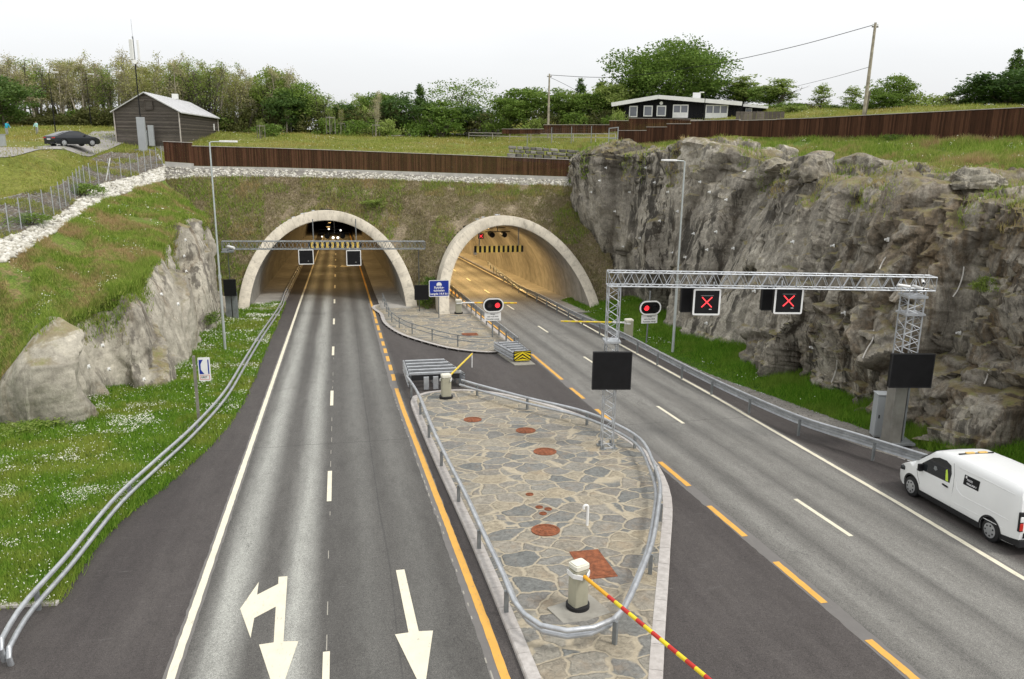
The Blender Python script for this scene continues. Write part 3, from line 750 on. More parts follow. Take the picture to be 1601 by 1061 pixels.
# ------------------------------------------------------------------ road
def surf_poly(pts, h): return [(x, y, gz(x, y)+h) for x, y in pts]
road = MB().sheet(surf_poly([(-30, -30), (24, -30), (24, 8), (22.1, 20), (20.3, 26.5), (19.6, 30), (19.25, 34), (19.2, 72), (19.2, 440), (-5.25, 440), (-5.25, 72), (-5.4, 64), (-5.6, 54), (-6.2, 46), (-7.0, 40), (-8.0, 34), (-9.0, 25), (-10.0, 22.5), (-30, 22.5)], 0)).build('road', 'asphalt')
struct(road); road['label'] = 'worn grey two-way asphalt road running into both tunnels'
MK = .006
def line(x0, y0, x1, y1, w): return surf_poly([(x0-w/2, y0), (x0+w/2, y0), (x1+w/2, y1), (x1-w/2, y1)], MK)
def ragged(xs, ys, w, h=MK, amp=.012):
    """painted strip through (x,y) stations, its edges slightly uneven"""
    m = MB(); n_ = int(abs(ys[-1]-ys[0])/.25)+2; L = []; R = []
    for i in range(n_+1):
        y = ys[0]+(ys[-1]-ys[0])*i/n_; x = float(np.interp(y, ys, xs))
        e1 = amp*(random.random()+1.2*noise.noise(V((y*4.3, 3.1, w)))); e2 = amp*(random.random()+1.2*noise.noise(V((y*4.3, 9.1, w)))); L.append((x-w/2-e1, y, gz(x, y)+h)); R.append((x+w/2+e2, y, gz(x, y)+h))
    m.add(L+R, [(i, n_+1+i, n_+2+i, i+1) for i in range(n_)]); return m
ragged([-3.75, -3.8, -3.8, -3.6], [-10, 16, 78, 230], .17, MK+.004, .01).build('edge_line', 'line_white', road)
ragged([-3.75, -3.8, -3.8], [-10, 16, 60], .30, MK-.003, .022).build('line_bed', 'patch', road)
ragged([17.0, 17.3, 17.6, 18.1, 18.3, 18.6, 18.6], [-10, 15.6, 21, 36.4, 55, 86, 230], .16, MK+.004, .01).build('edge_line', 'line_white', road)
ragged([17.0, 17.3, 17.6, 18.1, 18.3], [-10, 15.6, 21, 36.4, 55], .34, MK-.003, .022).build('line_bed', 'patch', road)
dash0 = MB().sheet([(-.075, 0, .009), (.075, 0, .009), (.075, 3, .009-3*S), (-.075, 3, .009-3*S)]).build('lane_dash', 'line_white', road)
ds = [(-.62, 13.0)]+[(-.65, 25.0+12.4*i) for i in range(16)]
rs = [(14.5, 7.0)]+[(14.5 + min(i, 5)*.07, 18.95+12.05*i) for i in range(16)]
for i, (x, y) in enumerate(ds+rs):
    o = dash0 if i == 0 else dup(dash0, parent=road)
    o.location = (x, y, gz(x, y))
ragged([3.15, 3.05, 2.65, 2.62], [-10, 16, 36, 40.2], .19, MK+.004, .01).build('yellow_line', 'line_orange', road)
ragged([3.05, 2.95, 2.55, 2.6], [-10, 16, 40.2, 74], .36, MK-.003, .03).build('line_bed', 'patch', road)
for a, b in ((42.0, 43.6), (44.6, 46.2), (47.2, 48.8), (49.8, 51.4), (52.4, 54.0), (55.2, 57.6), (58.6, 61.0), (62, 64.5)):
    ragged([2.64, 2.66], [a, b], .19, MK+.004).build('yellow_dash', 'line_orange', road)
ragged([2.68, 2.7, 2.7], [65, 80, 230], .17, MK+.004).build('yellow_line', 'line_orange', road)
ragged([11.35, 11.5, 11.62, 11.65], [-10, 22, 34, 48], .38, MK-.003, .025).build('line_bed', 'patch', road)
for a, b in ((8, 9.7), (12.3, 13.9), (15.6, 17.9), (19.6, 22.0), (23.8, 26.4), (32.2, 34.1), (36.1, 38.4)):
    ragged([11.42 if a < 20 else 11.55]*2, [a, b], .18, MK+.004).build('yellow_dash', 'line_orange', road)
ragged([11.62, 11.66], [40.3, 47.5], .18, MK+.004).build('yellow_line', 'line_orange', road)
ragged([11.5, 11.3, 11.3], [50, 70, 230], .15, MK+.004).build('yellow_line', 'line_orange', road)
random.seed(11)
for y in [14.5+1.55*i for i in range(24)]:
    if random.random() < .75:
        y1 = y+random.uniform(.3, 1.0); x = -.62+random.uniform(-.01, .01); MB().sheet(line(x, y, x, y1, .024)).build('guide_mark', 'faded_paint', road)
for y in [14.2+.62*i for i in range(44)]:
    if random.random() < .6:
        x = float(np.interp(y, [10, 20, 36, 42], [2.83, 2.74, 2.42, 2.4]))+random.uniform(-.02, .02); MB().sheet(line(x, y, x, y+random.uniform(.12, .4), .035)).build('guide_mark', 'faded_paint', road)
def mark(pxs, name, mat='line_white'):
    MB().sheet([tuple(p+V((0, 0, MK+.003))) for p in RP(pxs)]).build(name, mat, road)
mark([(435.5, 902), (449.5, 901), (443.2, 1003), (466.5, 1002.6), (434, 1096), (405, 1008), (428, 1004.5), (431.2, 948.6), (397.5, 966.5), (391.8, 997.5), (375.4, 952), (404.6, 910), (402, 930), (435.2, 913)][::-1], 'turn_arrow')
mark([(619, 891.6), (632.3, 890.3), (654.7, 987), (677, 986), (663, 1085), (617.6, 992), (638.8, 989)][::-1], 'straight_arrow')

# ------------------------------------------------------------------ paved islands
def offset_poly(P, d):
    out = []; n_ = len(P)
    for i in range(n_):
        a, b, c = V(P[i-1]), V(P[i]), V(P[(i+1) % n_])
        t = (c-a).normalized(); out.append((b.x-t.y*d, b.y+t.x*d))
    return out
def island(name, label, outline, hk, hp):
    top = MB().sheet(surf_poly(offset_poly(outline, .28), hp)).build(name, 'flag'); struct(top); top['label'] = label
    k = MB(); n_ = len(outline); inn = offset_poly(outline, .30)
    for i in range(n_):
        j = (i+1) % n_; a, b, c, d = V(outline[i]), V(outline[j]), V(inn[j]), V(inn[i])
        s0 = a.lerp(b, .008); s1 = b.lerp(a, .008); t0 = d.lerp(c, .008); t1 = c.lerp(d, .008)
        q = [s0, s1, t1, t0]; ch = .03
        e0 = s0.lerp(t0, ch/.3); e1 = s1.lerp(t1, ch/.3)
        L = [(p.x, p.y, gz(p.x, p.y)-.05) for p in (s0, s1, t1, t0)]+[(p.x, p.y, gz(p.x, p.y)+hk-ch) for p in (s0, s1)]+[(p.x, p.y, gz(p.x, p.y)+hk) for p in (e0, e1, t1, t0)]
        k.add(L, [(0, 1, 5, 4), (4, 5, 7, 6), (6, 7, 8, 9), (0, 4, 6, 9, 3), (1, 2, 8, 7, 5)])
    k.build('kerb', 'kerb', top); return top
def dense(pts, step, closed=True):
    p = [V((x, y, 0)) for x, y in pts]
    if closed: p.append(p[0])
    q = poly_path(p, step); return [(a.x, a.y) for a in (q[:-1] if closed else q)]
isl1 = [(3.42, 7), (3.45, 14), (3.40, 20.4), (3.2, 28), (3.08, 34), (3.1, 37.2), (3.6, 38.4), (5.0, 38.95), (6.6, 38.6), (7.9, 37.4), (9.4, 35.3), (10.8, 32), (11.35, 29.4), (11.35, 26.5), (10.5, 22.9), (8.7, 18.8), (6.5, 14), (4.6, 9.6), (3.9, 7)][::-1]
island('paved_island', 'flagstone traffic island between the two carriageways', dense(isl1, 1.0), .13, .12)
isl2 = [(3.45, 72), (3.4, 66), (3.45, 61.3), (4.1, 57), (4.9, 54.4), (6.7, 50.6), (8.2, 48.9), (9.6, 48.3), (10.6, 49.2), (10.85, 52), (10.8, 58), (10.75, 66), (10.7, 72)][::-1]
island('paved_island', 'small flagstone island in front of the tunnel wall', dense(isl2, 1.0), .13, .12)
IH = .12
a, b = rd(-40, 951, 0), rd(91, 944, 0); o = MB().bar(a+V((0, 0, .02)), b+V((0, 0, .02)), .16, .10).build('edging', 'kerb', None); struct(o); o['label'] = 'pale concrete edging at the near end of the left verge'
# ------------------------------------------------------------------ tunnels
def tunnel(q, label):
    cx, y0, ro, H, t, lean, skew = (q[k] for k in ('cx', 'y0', 'ro', 'h', 't', 'lean', 'skew'))
    root = thing('tunnel_portal', label, 'tunnel', (cx, y0, gz(0, y0)))
    L = root.location
    def pt(a, dr, back=0.0, front=1.15):
        """a: angle, dr: inwards from the outer line"""
        x = cx+(ro-dr)*cos(a); hh = (H-dr)*sin(a)
        fy = y0+(H-dr*.4)*sin(a)*lean - skew*(x-cx)
        y = fy-front+back; return V((x, y, gz(0, y)+hh-.02))
    n_ = 72; A_ = [pi*i/n_ for i in range(n_+1)]
    m = MB(); rows = []
    for dr, back in ((0, 2.4), (0, .06), (.06, 0), (t-.06, 0), (t, .06)):
        rows.append([pt(a, dr, back) for a in A_])
    vs = [p for r in rows for p in r]; W_ = n_+1
    m.add(vs, [(r*W_+c, (r+1)*W_+c, (r+1)*W_+c+1, r*W_+c+1) for r in range(4) for c in range(n_)])
    m.build('portal_ring', 'portal', root, 50, L)
    m = MB(); ys = [0, 3, 6, 9, 12, 16, 20, 26, 34, 44, 56, 70, 90, 120, 160, 230, 380]
    rows = [[pt(a, t, .06+yy if yy < 12 else 0) if yy < 12 else V((cx+(ro-t)*cos(a), y0+10+yy, gz(0, y0+10+yy)+(H-t)*sin(a)-.02)) for a in A_] for yy in ys]
    # keep rows monotone: the leaning mouth flattens into upright rings
    for i, yy in enumerate(ys):
        if yy < 12:
            k = yy/12
            rows[i] = [pt(a, t, .06).lerp(V((cx+(ro-t)*cos(a), y0+22, gz(0, y0+22)+(H-t)*sin(a)-.02)), k) for a in A_]
    vs = [p for r in rows for p in r]
    fs_ = [(r*W_+c, (r+1)*W_+c, (r+1)*W_+c+1, r*W_+c+1) for r in range(len(ys)-1) for c in range(n_)]
    fs_.append(tuple((len(ys)-1)*W_+c for c in range(W_)))
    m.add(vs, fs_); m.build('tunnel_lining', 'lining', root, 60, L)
    for s, xa, xb in q['aprons']:
        m = MB(); yb = y0+360
        ya = y0-1.0 if s < 0 else y0-2.5
        P = [(xa, ya), (xb, ya), (xb, yb), (xa, yb)]
        m.prism(P if xa < xb else P[::-1], lambda x, y: gz(x, y)-.1, lambda x, y: gz(x, y)+.13)
        m.build('walkway', 'apron', root, 0, L)
    return root
PORT[0]['h'] = 8.5; PORT[1]['h'] = 8.05
PORT[0]['aprons'] = [(-1, -8.0, -5.15), (1, 3.35, 6.0)]; PORT[1]['aprons'] = [(-1, 8.7, 10.8), (1, 19.3, 21.3)]
tunnel(PORT[0], 'wide concrete tunnel mouth of the left carriageway, dark inside')
tunnel(PORT[1], 'concrete tunnel mouth of the right carriageway, lit amber inside')

def tlight(x, y, z, e, sz=1.6, col=(1, .66, .28)):
    l = bpy.data.lights.new('tunnel_light', 'AREA'); l.energy = e; l.color = col; l.shape = 'RECTANGLE'; l.size = .5; l.size_y = sz
    o = bpy.data.objects.new('tunnel_light', l); COL.objects.link(o); o.location = (x, y, z)
for i in range(9):
    for cx, e, y in ((-1.1, 250+i*20, 90+i*13), (15.0, 1150, 82+i*12)):
        z = gz(0, y)+6.55
        t = thing('tunnel_lamp', 'lit amber lamp hanging in a row under the %s tunnel roof' % ('left' if cx < 0 else 'right'), 'lamp', (cx, y, z), 0, 'lamps in the left tunnel' if cx < 0 else 'lamps in the right tunnel')
        MB().box((0, 0, .06), (.42, 1.3, .12)).build('housing', 'galv_dull', t)
        MB().box((0, 0, -.015), (.34, 1.2, .03)).build('lens', 'amber_lamp', t)
        for s in (-.5, .5): MB().cyl((0, s, .12), (0, s, .8), .015, 6).build('hanger', 'galv_dull', t)
        tlight(cx, y, z-.06, e)

# striped height bars
def height_bar(label, cx, y, zc, width, top):
    t = thing('height_bar', label, 'height bar', (cx, y, zc))
    m = MB(); n_ = 21; d = width/n_
    for i in range(n_):
        m.mat('black' if i % 2 == 0 else 'stripe_yellow').box((-width/2+(i+.5)*d, 0, 0), (d, .06, .62 if i % 2 else .60))
    m.build('striped_board', None, t)
    for s in (-1, 1):
        MB().cyl((s*width*.40, 0, .3), (s*width*.40, 0, top), .045, 8).build('hanger_rod', 'galv_dull', t)
p = atY(524, 383, 75.4); height_bar('yellow and black striped height bar hanging in the left tunnel mouth', p.x, 75.4, p.z, 4.8, 2.4)
p = atY(780, 389, 73.6); height_bar('yellow and black striped height bar hanging in the right tunnel mouth', p.x, 73.6, p.z, 4.7, 2.3)

def jet_fans(label, px, py, y, sc=1.0):
    p = atY(px, py, y); t = thing('ventilation_rig', label, 'fan rig', p)
    m = MB(); m.bar((-1.6*sc, 0, 0), (1.6*sc, 0, 0), .08).build('cross_bar', 'rubber', t)
    MB().bar((-1.6*sc, 0, .35), (1.0*sc, 0, .42), .05).build('cable_tray', 'rubber', t); MB().bar((-.6*sc, 0, .42), (.4*sc, 0, .75), .04).build('brace', 'rubber', t)
    MB().cyl((0, 0, 0), (0, 0, 1.4), .05, 8).build('hanger', 'galv_dull', t)
    for s in (-.75, .8):
        f_ = MB().cyl((s*sc, -.4, -.28), (s*sc, .9, -.28), .26, 16).build('fan', 'rubber', t, 40)
    return t
t = jet_fans('dark ventilation fans hanging high in the left tunnel mouth', 523, 364, 84)
for dx, dz, r in ((-.55, .46, .09), (.62, .32, .09), (-.15, -.42, .13), (.32, -.43, .13), (-1.25, -.3, .07)):
    MB().cyl((dx, -.45, dz), (dx, -.42, dz), r, 12).build('spot_lamp', 'white_led', t)
jet_fans('dark ventilation fans hanging high in the right tunnel mouth', 778, 362, 79, .8)
# small red cross signal and sign board on the right tunnel wall
p = atY(752, 369, 78.5); t = thing('cross_signal', 'small lit red cross signal inside the right tunnel', 'lane signal', p)
MB().box((0, .05, 0), (.55, .08, .55)).build('housing', 'black', t)
MB().bar((-.17, 0, -.17), (.17, 0, .17), .06).bar((-.17, 0, .17), (.17, 0, -.17), .06).build('red_cross', 'xred', t)
MB().bar((0, .06, .2), (0, .06, 1.6), .06).build('hanger', 'galv_dull', t)
p = atY(743, 394, 78); t = thing('tunnel_sign', 'small white lit sign beside the striped bar inside the right tunnel', 'sign', p)
MB().box((0, 0, 0), (.34, .14, .5)).build('sign_box', emis and 'white', t, 0, bevel=.02); MB().bar((.05, .03, .2), (.05, .03, .7), .03).build('bracket', 'galv_dull', t)
for x, y in ((517, 415.5), (537, 416)):
    p = rd(x, y, .02); o = MB().add([(-1.0, -2, 0), (-.1, -2.4, -.0), (1.0, -.2, 0), (.3, .3, 0), (-.2, 2, -.13), (-.4, 0, 0)], [(0, 1, 2, 3, 4, 5)]).build('direction_arrow', 'line_white', road); o.location = p

# ------------------------------------------------------------------ guardrails
WPROF = [(.0, -.155), (.03, -.15), (.075, -.105), (.075, -.065), (.01, -.02), (.01, .02), (.075, .065), (.075, .105), (.03, .15), (.0, .155)]
def sweep(m, path, prof, side=1):
    k = len(path); vs = []
    for i, p in enumerate(path):
        t = (path[min(i+1, k-1)]-path[max(i-1, 0)]); r = V((t.y, -t.x, 0)).normalized()*side
        for a, b in prof: vs.append(p+r*a+V((0, 0, b)))
    n_ = len(prof)
    return m.add(vs, [(i*n_+j, (i+1)*n_+j, (i+1)*n_+j+1, i*n_+j+1) for i in range(k-1) for j in range(n_-1)])
def guardrail(name, label, plan, kind, post_step, side=1, ground=0.0, ends=False, h=.72, first=1.0, group=None):
    P = poly_path([V((x, y, gz(x, y)+ground)) for x, y in plan], .6)
    L = P[0]; root = thing(name, label, 'guardrail', L, 0, group)
    at = lambda dh, off=0.0: [p+V((0, 0, dh))+off_v(P, i, off) for i, p in enumerate(P)]
    def off_v(Q, i, o):
        t = (Q[min(i+1, len(Q)-1)]-Q[max(i-1, 0)]); return V((t.y, -t.x, 0)).normalized()*side*o
    if kind == 'tube':
        for dh, off, r in ((h, 0, .062), (h-.22, .12, .062)):
            path = at(dh, off)
            if ends: path = [path[0]+V((0, 0, -.50))]+[path[0]+V((0, 0, -.15))+(path[0]-path[1])*.2]+path
            MB().tube(path, r, 10).build('rail', 'galv', root, 40, L)
    elif kind == 'hand':
        for dh in (h, h-.32): MB().tube(at(dh), .032, 6).build('rail', 'galv_dull', root, 40, L)
    else:
        m = sweep(MB(), at(h-.12, .06), WPROF, side); m.build('rail', 'galv', root, 30, L)
        MB().tube(at(h+.12, -.02), .045, 8).build('top_rail', 'galv', root, 40, L)
    step = max(1, round(post_step/.6)); post = None
    for i in range(int(first/.6), len(P), step):
        t = (P[min(i+1, len(P)-1)]-P[max(i-1, 0)]); a = atan2(t.y, t.x)
        loc = P[i]-L+off_v(P, i, -.06 if kind != 'hand' else 0)
        if post is None:
            hh = h-.02 if kind != 'hand' else h
            w_ = .05 if kind == 'hand' else .07
            m = MB().box((0, 0, hh/2-.1), (w_, w_*1.5, hh+.2))
            post = MB(); post.v, post.f, post.mi = m.v, m.f, m.mi; post = post.build('post', 'galv_dull', root); o = post
            if kind != 'hand': o.location = loc
        else: o = dup(post, parent=root)
        o.location = loc; o.rotation_euler = (0, 0, a)
    return root
xy = lambda pts, h: [tuple(rd(a, b, h)[:2]) for a, b in pts]
guardrail('tube_guardrail', 'long double tube guardrail along the left verge, its near end bent down', xy([(2, 1000), (36, 945), (105, 868), (180, 778), (240, 722), (300, 668), (350, 613), (383, 560), (408, 520), (438, 476)], .62)+[(-5.35, 82), (-5.35, 120)], 'tube', 7.2, 1, 0, True, .62, 2.4)
isl_rail = [(636, 588), (652, 612), (672, 661), (695, 709.5), (726, 770), (757, 837), (784, 893), (803, 938), (822, 962), (850, 979), (895, 986), (940, 977), (970, 959), (988, 928), (1006, 886), (1021, 844), (1030, 790), (1032, 757), (1022, 724), (1002, 687), (959, 661), (905, 640.6), (830, 623), (757, 604), (722, 594)]
guardrail('tube_guardrail', 'double tube guardrail looping around the near end of the large paved island', xy(isl_rail, .60+IH), 'tube', 3.6, -1, IH, False, .60, 1.8)
rr_ = xy([(803, 440), (850, 463), (900, 488.5), (972, 519.5), (1045, 557.5), (1117, 593), (1190, 626), (1262, 655), (1335, 677), (1407, 699)], .82)
guardrail('beam_guardrail', 'long steel beam guardrail along the right verge below the cliff', [(20.0, 108)]+rr_+[tuple(V(rr_[-1])+(V(rr_[-1])-V(rr_[-3])).normalized()*k) for k in (4, 8, 14)], 'beam', 3.6, -1, 0, False, .72, 1.0)
guardrail('beam_guardrail', 'steel beam guardrail seen from behind, left of the right carriageway', [(10.95, 48.6), (10.9, 52), (10.85, 60), (10.85, 72), (10.85, 100)], 'beam', 2.4, 1, IH, False, .72, .6)
guardrail('hand_rail', 'thin grey railing along the curved kerb of the small island', [(3.75, 74), (3.72, 66), (3.8, 61.3), (4.4, 57.3), (5.2, 54.8), (6.9, 51.0), (8.3, 49.4), (9.3, 49.2)], 'hand', 3.0, 1, IH, False, .80, .6)

# crash cushions
def cushion(label, y0, y1, xl0, xl1, xr0, xr1, nose):
    """box-shaped cushion from its back (y0) to its nose (y1): rails left and right, ribs between"""
    hs = .80 if nose else 1.0
    g = lambda x, y, h=0: V((x, y, gz(x, y)+h*hs))
    L = g((xl1+xr1)/2, y1); t = thing('crash_cushion', label, 'crash cushion', L)
    m = MB().prism([(xl1-.15, y1-.9*(1 if y1 < y0 else -1)), (xr1+.15, y1-.9*(1 if y1 < y0 else -1)), (xr0, y0), (xl0, y0)] if y1 < y0 else [(xl0, y0), (xr0, y0), (xr1, y1), (xl1, y1)], lambda x, y: gz(x, y)+.005, lambda x, y: gz(x, y)+.06)
    if nose: m.build('base_slab', 'slab', t, 0, L)
    for xa, xb, sd in ((xl0, xl1, -1), (xr0, xr1, 1)):
        for hh in (.34, .66):
            P = [g(xa+(xb-xa)*i/8, y0+(y1-y0)*i/8, hh) for i in range(9)]
            sweep(MB(), P, WPROF, sd*(1 if y1 > y0 else -1)).build('side_rail', 'galv', t, 30, L)
    nr = 5
    for i in range(nr):
        f_ = (i+.5)/nr; y = y0+(y1-y0)*f_; xa = xl0+(xl1-xl0)*f_; xb = xr0+(xr1-xr0)*f_
        m = MB(); m.mat('galv').box(g((xa+xb)/2, y, .80), (xb-xa-.06, .20, .10)).mat('rubber').box(g((xa+xb)/2, y+.02, .60), ((xb-xa)*.9, .24, .26)).box(g((xa+xb)/2, y+.16, .80), ((xb-xa)*.28, .14, .08))
        m.mat('galv_dull').box(g(xa+.12, y, .42), (.08, .08, .76)).box(g(xb-.12, y, .42), (.08, .08, .76)).box(g((xa+xb)/2, y, .42), (.10, .06, .70))
        m.build('rib', None, t, 0, L)
    if not nose:
        for k in range(3): MB().box(g(xl0+(xr0-xl0)*(.30+.17*k), y0-.25, .42), (.26, .10, .66)).build('back_plate', 'galv', t, 0, L)
    if nose:
        m = MB(); w_ = xr1-xl1+.1; c = g((xl1+xr1)/2, y1-.12); h_ = .62
        m.mat('black').box(c+V((0, 0, .44)), (w_, .12, h_))
        o = m.build('nose_plate', 'black', t, 0, L, bevel=.04)
        m = MB()
        for k in range(-1, 4):
            zb = .13+k*.215; zt = zb+.115
            for s in (-1, 1):
                ring = [(0, zt+.25), (s*w_*.47, zt-.10), (s*w_*.47, zb-.10), (0, zb+.25)]
                lo, hi = .16, .72
                q = [(x, min(max(z, lo), hi)) for x, z in ring]
                if q[0][1]-q[3][1] < .02 and q[1][1]-q[2][1] < .02: continue
                if s > 0: q = q[::-1]
                m.add([(c.x+x, c.y-.066, c.z+z) for x, z in q], [(0, 3, 2, 1)])
        m.build('chevron', 'yellow', t, 0, L)
    return t
cushion('steel crash cushion with a black and yellow chevron nose on the small island', 48.8, 45.2, 9.5, 10.0, 10.95, 10.95, True)
cushion('wide ribbed steel crash cushion behind the large island', 39.6, 43.6, 3.25, 3.30, 6.1, 5.5, False)

# ------------------------------------------------------------------ gantries
def truss(m, a, b, w, h, bays, rc=.027, rw=.0135, up=(0, 0, 1)):
    a, b = V(a), V(b); d = (b-a).normalized(); u = V(up); s = d.cross(u).normalized(); u = s.cross(d)
    cor = [s*(i*w/2)+u*(j*h/2) for i, j in ((-1, -1), (1, -1), (1, 1), (-1, 1))]
    for c in cor: m.tube([a+c, b+c], rc, 6)
    for f_ in range(4):
        c0, c1 = cor[f_], cor[(f_+1) % 4]
        for i in range(bays):
            p, q, e = a.lerp(b, i/bays), a.lerp(b, (i+.5)/bays), a.lerp(b, (i+1)/bays)
            m.tube([p+c0, q+c1], rw, 4, False); m.tube([q+c1, e+c0], rw, 4, False)
        for i in (0, bays): p = a.lerp(b, i/bays); m.tube([p+c0, p+c1], rw*1.3, 4, False)
    return m
# right-hand gantry
GA = V((10.05, 28.2, gz(0, 28.2)+IH)); GB = V((21.75, 26.15, gz(0, 26.1)+.1))
root = thing('sign_gantry', 'near lattice gantry from the paved island across the right carriageway to the cliff', 'gantry', GA); L = GA
zt = 5.20; zb = 4.68; zm = (zt+zb)/2
m = MB(); dr = (GB-GA); dr.z = 0; dr.normalize()
truss(m, V((GA.x-.25*dr.x, GA.y-.25*dr.y, zm+.08)), V((GB.x+.35*dr.x, GB.y+.35*dr.y, zm-.02)), .52, zt-zb, 24); m.build('beam', 'galv', root, 40, L)
m = MB(); truss(m, GA+V((0, 0, .05)), V((GA.x, GA.y, zb+.05)), .44, .44, 11, .025, .012, dr)
m.build('post', 'galv', root, 40, L)
for sx in (-1, 1):
    for sy in (-1, 1): MB().box(GA+V((sx*.23, sy*.23, .02)), (.2, .2, .06)).cyl(GA+V((sx*.23, sy*.23, .04)), GA+V((sx*.23, sy*.23, .2)), .05, 8).build('base_plate', 'galv_dull', root, 0, L)
MB().box(GA+V((0, 0, 4.35)), (.62, .62, .08), atan2(dr.y, dr.x)).build('collar', 'galv', root, 0, L)
PB = GB+V((-.35*dr.x, -.35*dr.y, 0)); zc = 1.75
m = MB(); truss(m, V((PB.x, PB.y, zc)), V((PB.x, PB.y, zb)), .62, .62, 6, .03, .015, dr); m.build('post', 'galv', root, 40, L)
for zk in (3.75, zb-.25): MB().box(V((PB.x, PB.y, zk)), (.78, .78, .08), atan2(dr.y, dr.x)).build('collar', 'galv', root, 0, L)
az = atan2(dr.y, dr.x)
MB().box(V((PB.x-.12, PB.y, (zc+PB.z)/2)), (.50, .62, zc-PB.z+.3), az).build('cladding', 'steel', root, 0, L, bevel=.02)
MB().box(V((PB.x+.32, PB.y-.02, (zc+PB.z)/2)), (.07, .30, zc-PB.z+.3), az).build('back_channel', 'galv_dull', root, 0, L); MB().box(V((PB.x+.20, PB.y, PB.z+.12)), (1.0, .9, .08), az).build('foot_plate', 'galv_dull', root, 0, L)

def sign_quad(px0, py0, px1, py1, Y):
    a, b = atY(px0, py0, Y), atY(px1, py1, Y); return (a.x+b.x)/2, (a.z+b.z)/2, abs(b.x-a.x), abs(a.z-b.z)
def lane_signal(label, x, y, z, w_, h_, hang, cross, rz=0.0, depth=.22):
    t = thing('lane_signal', label, 'lane signal', (x, y, z), rz)
    MB().plate(rrect(w_, h_, .06), .02, depth).build('housing', 'black', t)
    MB().frame(rrect(w_, h_, .07), rrect(w_-.13, h_-.13, .03), 0, .03).build('white_border', 'white', t)
    MB().sheet([(-w_/2+.06, .012, -h_/2+.06), (w_/2-.06, .012, -h_/2+.06), (w_/2-.06, .012, h_/2-.06), (-w_/2+.06, .012, h_/2-.06)]).build('display', 'black', t)
    if cross:
        s = w_*.185
        MB().bar((-s, 0, -s), (s, 0, s), .035*w_, .02, (0, 1, 0)).bar((-s, -.006, s), (s, -.006, -s), .035*w_, .02, (0, 1, 0)).build('red_cross', 'xred', t)
        MB().box((0, 0, s*1.28), (s*2.5, .02, .018)).build('visor_edge', 'galv_dull', t)
    MB().box((w_*.14, .0, -h_*.27), (.10, .02, .028)).build('maker_plate', 'trim', t)
    for s in (-.25, .25): MB().bar((s*w_, depth*.5, h_/2), (s*w_, depth*.5, h_/2+hang), .05).build('hanger', 'galv', t)
    return t
for lab, q in (('lit red cross lane signal, the left one under the near gantry', (1086, 452, 1124, 492)), ('lit red cross lane signal, the right one under the near gantry', (1214, 450, 1252, 490))):
    k = ((q[0]+q[2])/2-950)/(1440-950); Y = 28.0-1.9*k
    x, z, w_, h_ = sign_quad(*q, Y); lane_signal(lab, x, Y, z, w_*.98, h_, .25, True, -.17)
def dark_panel(name, label, x, y, z, w_, h_, rz, d=.18):
    t = thing(name, label, 'sign panel', (x, y, z), rz)
    MB().plate(rrect(w_, h_, .03), 0, d).build('panel', 'black', t, bevel=.01)
    MB().frame(rrect(w_+.03, h_+.03, .03), rrect(w_-.05, h_-.05, .02), -.012, .02).build('rim', 'rubber', t)
    for zk in (0, h_*.3): MB().box((0, d+.05, zk), (w_*.7, .1, .08)).build('bracket', 'galv_dull', t)
    return t
for lab, q in (('dark back box behind the left red cross under the near gantry', (1067, 448, 1093, 487)), ('dark back box behind the right red cross under the near gantry', (1194, 446, 1222, 484))):
    k = ((q[0]+q[2])/2-950)/(1440-950); Y = 28.75-1.9*k
    x, z, w_, h_ = sign_quad(*q, Y); dark_panel('signal_box', lab, x, Y, z, w_, h_, -.1)
x, z, w_, h_ = sign_quad(929, 552, 984, 607, 27.75); dark_panel('message_sign', 'large black sign panel on the near gantry post standing on the island', x, 27.75, z, w_, h_, -.17)
x, z, w_, h_ = sign_quad(1399, 555, 1452, 604, 25.55); dark_panel('message_sign', 'large black sign panel on the near gantry post by the cliff', x, 25.55, z, w_*.98, h_, -.17)
for i, (px, py, rz, lab) in enumerate(((1412, 447, 1.3, 'white camera on the near gantry, pointing left'), (1434, 449, .3, 'white camera on the near gantry, pointing at the road'), (1443, 440, -.6, 'white camera on the near gantry, topmost and rightmost'))):
    p = atY(px, py, 25.9); t = thing('surveillance_camera', lab, 'camera', p, rz)
    MB().cyl((0, -.26, -.02), (0, .2, .04), .055, 12).build('camera_body', 'white', t, 40); MB().cyl((0, -.272, -.021), (0, -.262, -.02), .045, 12).build('lens', 'black', t)
    MB().bar((0, .05, .0), (.02, .1, .25), .04).build('bracket', 'galv', t)
# left-hand gantry
HA = V((-8.6, 66, gz(0, 66)+.2)); HB = V((6.5, 67.2, gz(0, 67.2)+IH))
root = thing('sign_gantry', 'far lattice gantry across the left carriageway in front of the tunnel', 'gantry', HA); L = HA
m = MB(); truss(m, (HA.x-.4, 66, 1.70), (HB.x+.45, 66.6, 1.42), .6, .62, 26, .032, .018); m.build('beam', 'galv_dull', root, 40, L)
m = MB(); truss(m, V((HA.x, HA.y, -2.1)), V((HA.x, HA.y, 1.35)), .75, .7, 7, .036, .02); m.build('post', 'galv_dull', root, 40, L)
MB().box(V((HA.x-.2, HA.y, (HA.z-2.1)/2)), (.42, .7, -2.1-HA.z), 0).build('cladding', 'galv_dull', root, 0, L); MB().box(V((HA.x+.27, HA.y, (HA.z-2.1)/2)), (.36, .6, -2.1-HA.z)).build('cladding', 'galv_dull', root, 0, L)
m = MB(); truss(m, HB, V((HB.x, HB.y, 1.1)), .72, .6, 12, .036, .02); m.build('post', 'galv_dull', root, 40, L)
MB().box(HA+V((0, 0, -2.1-HA.z+3.3)), (.9, .8, .1)).build('collar', 'galv_dull', root, 0, L)
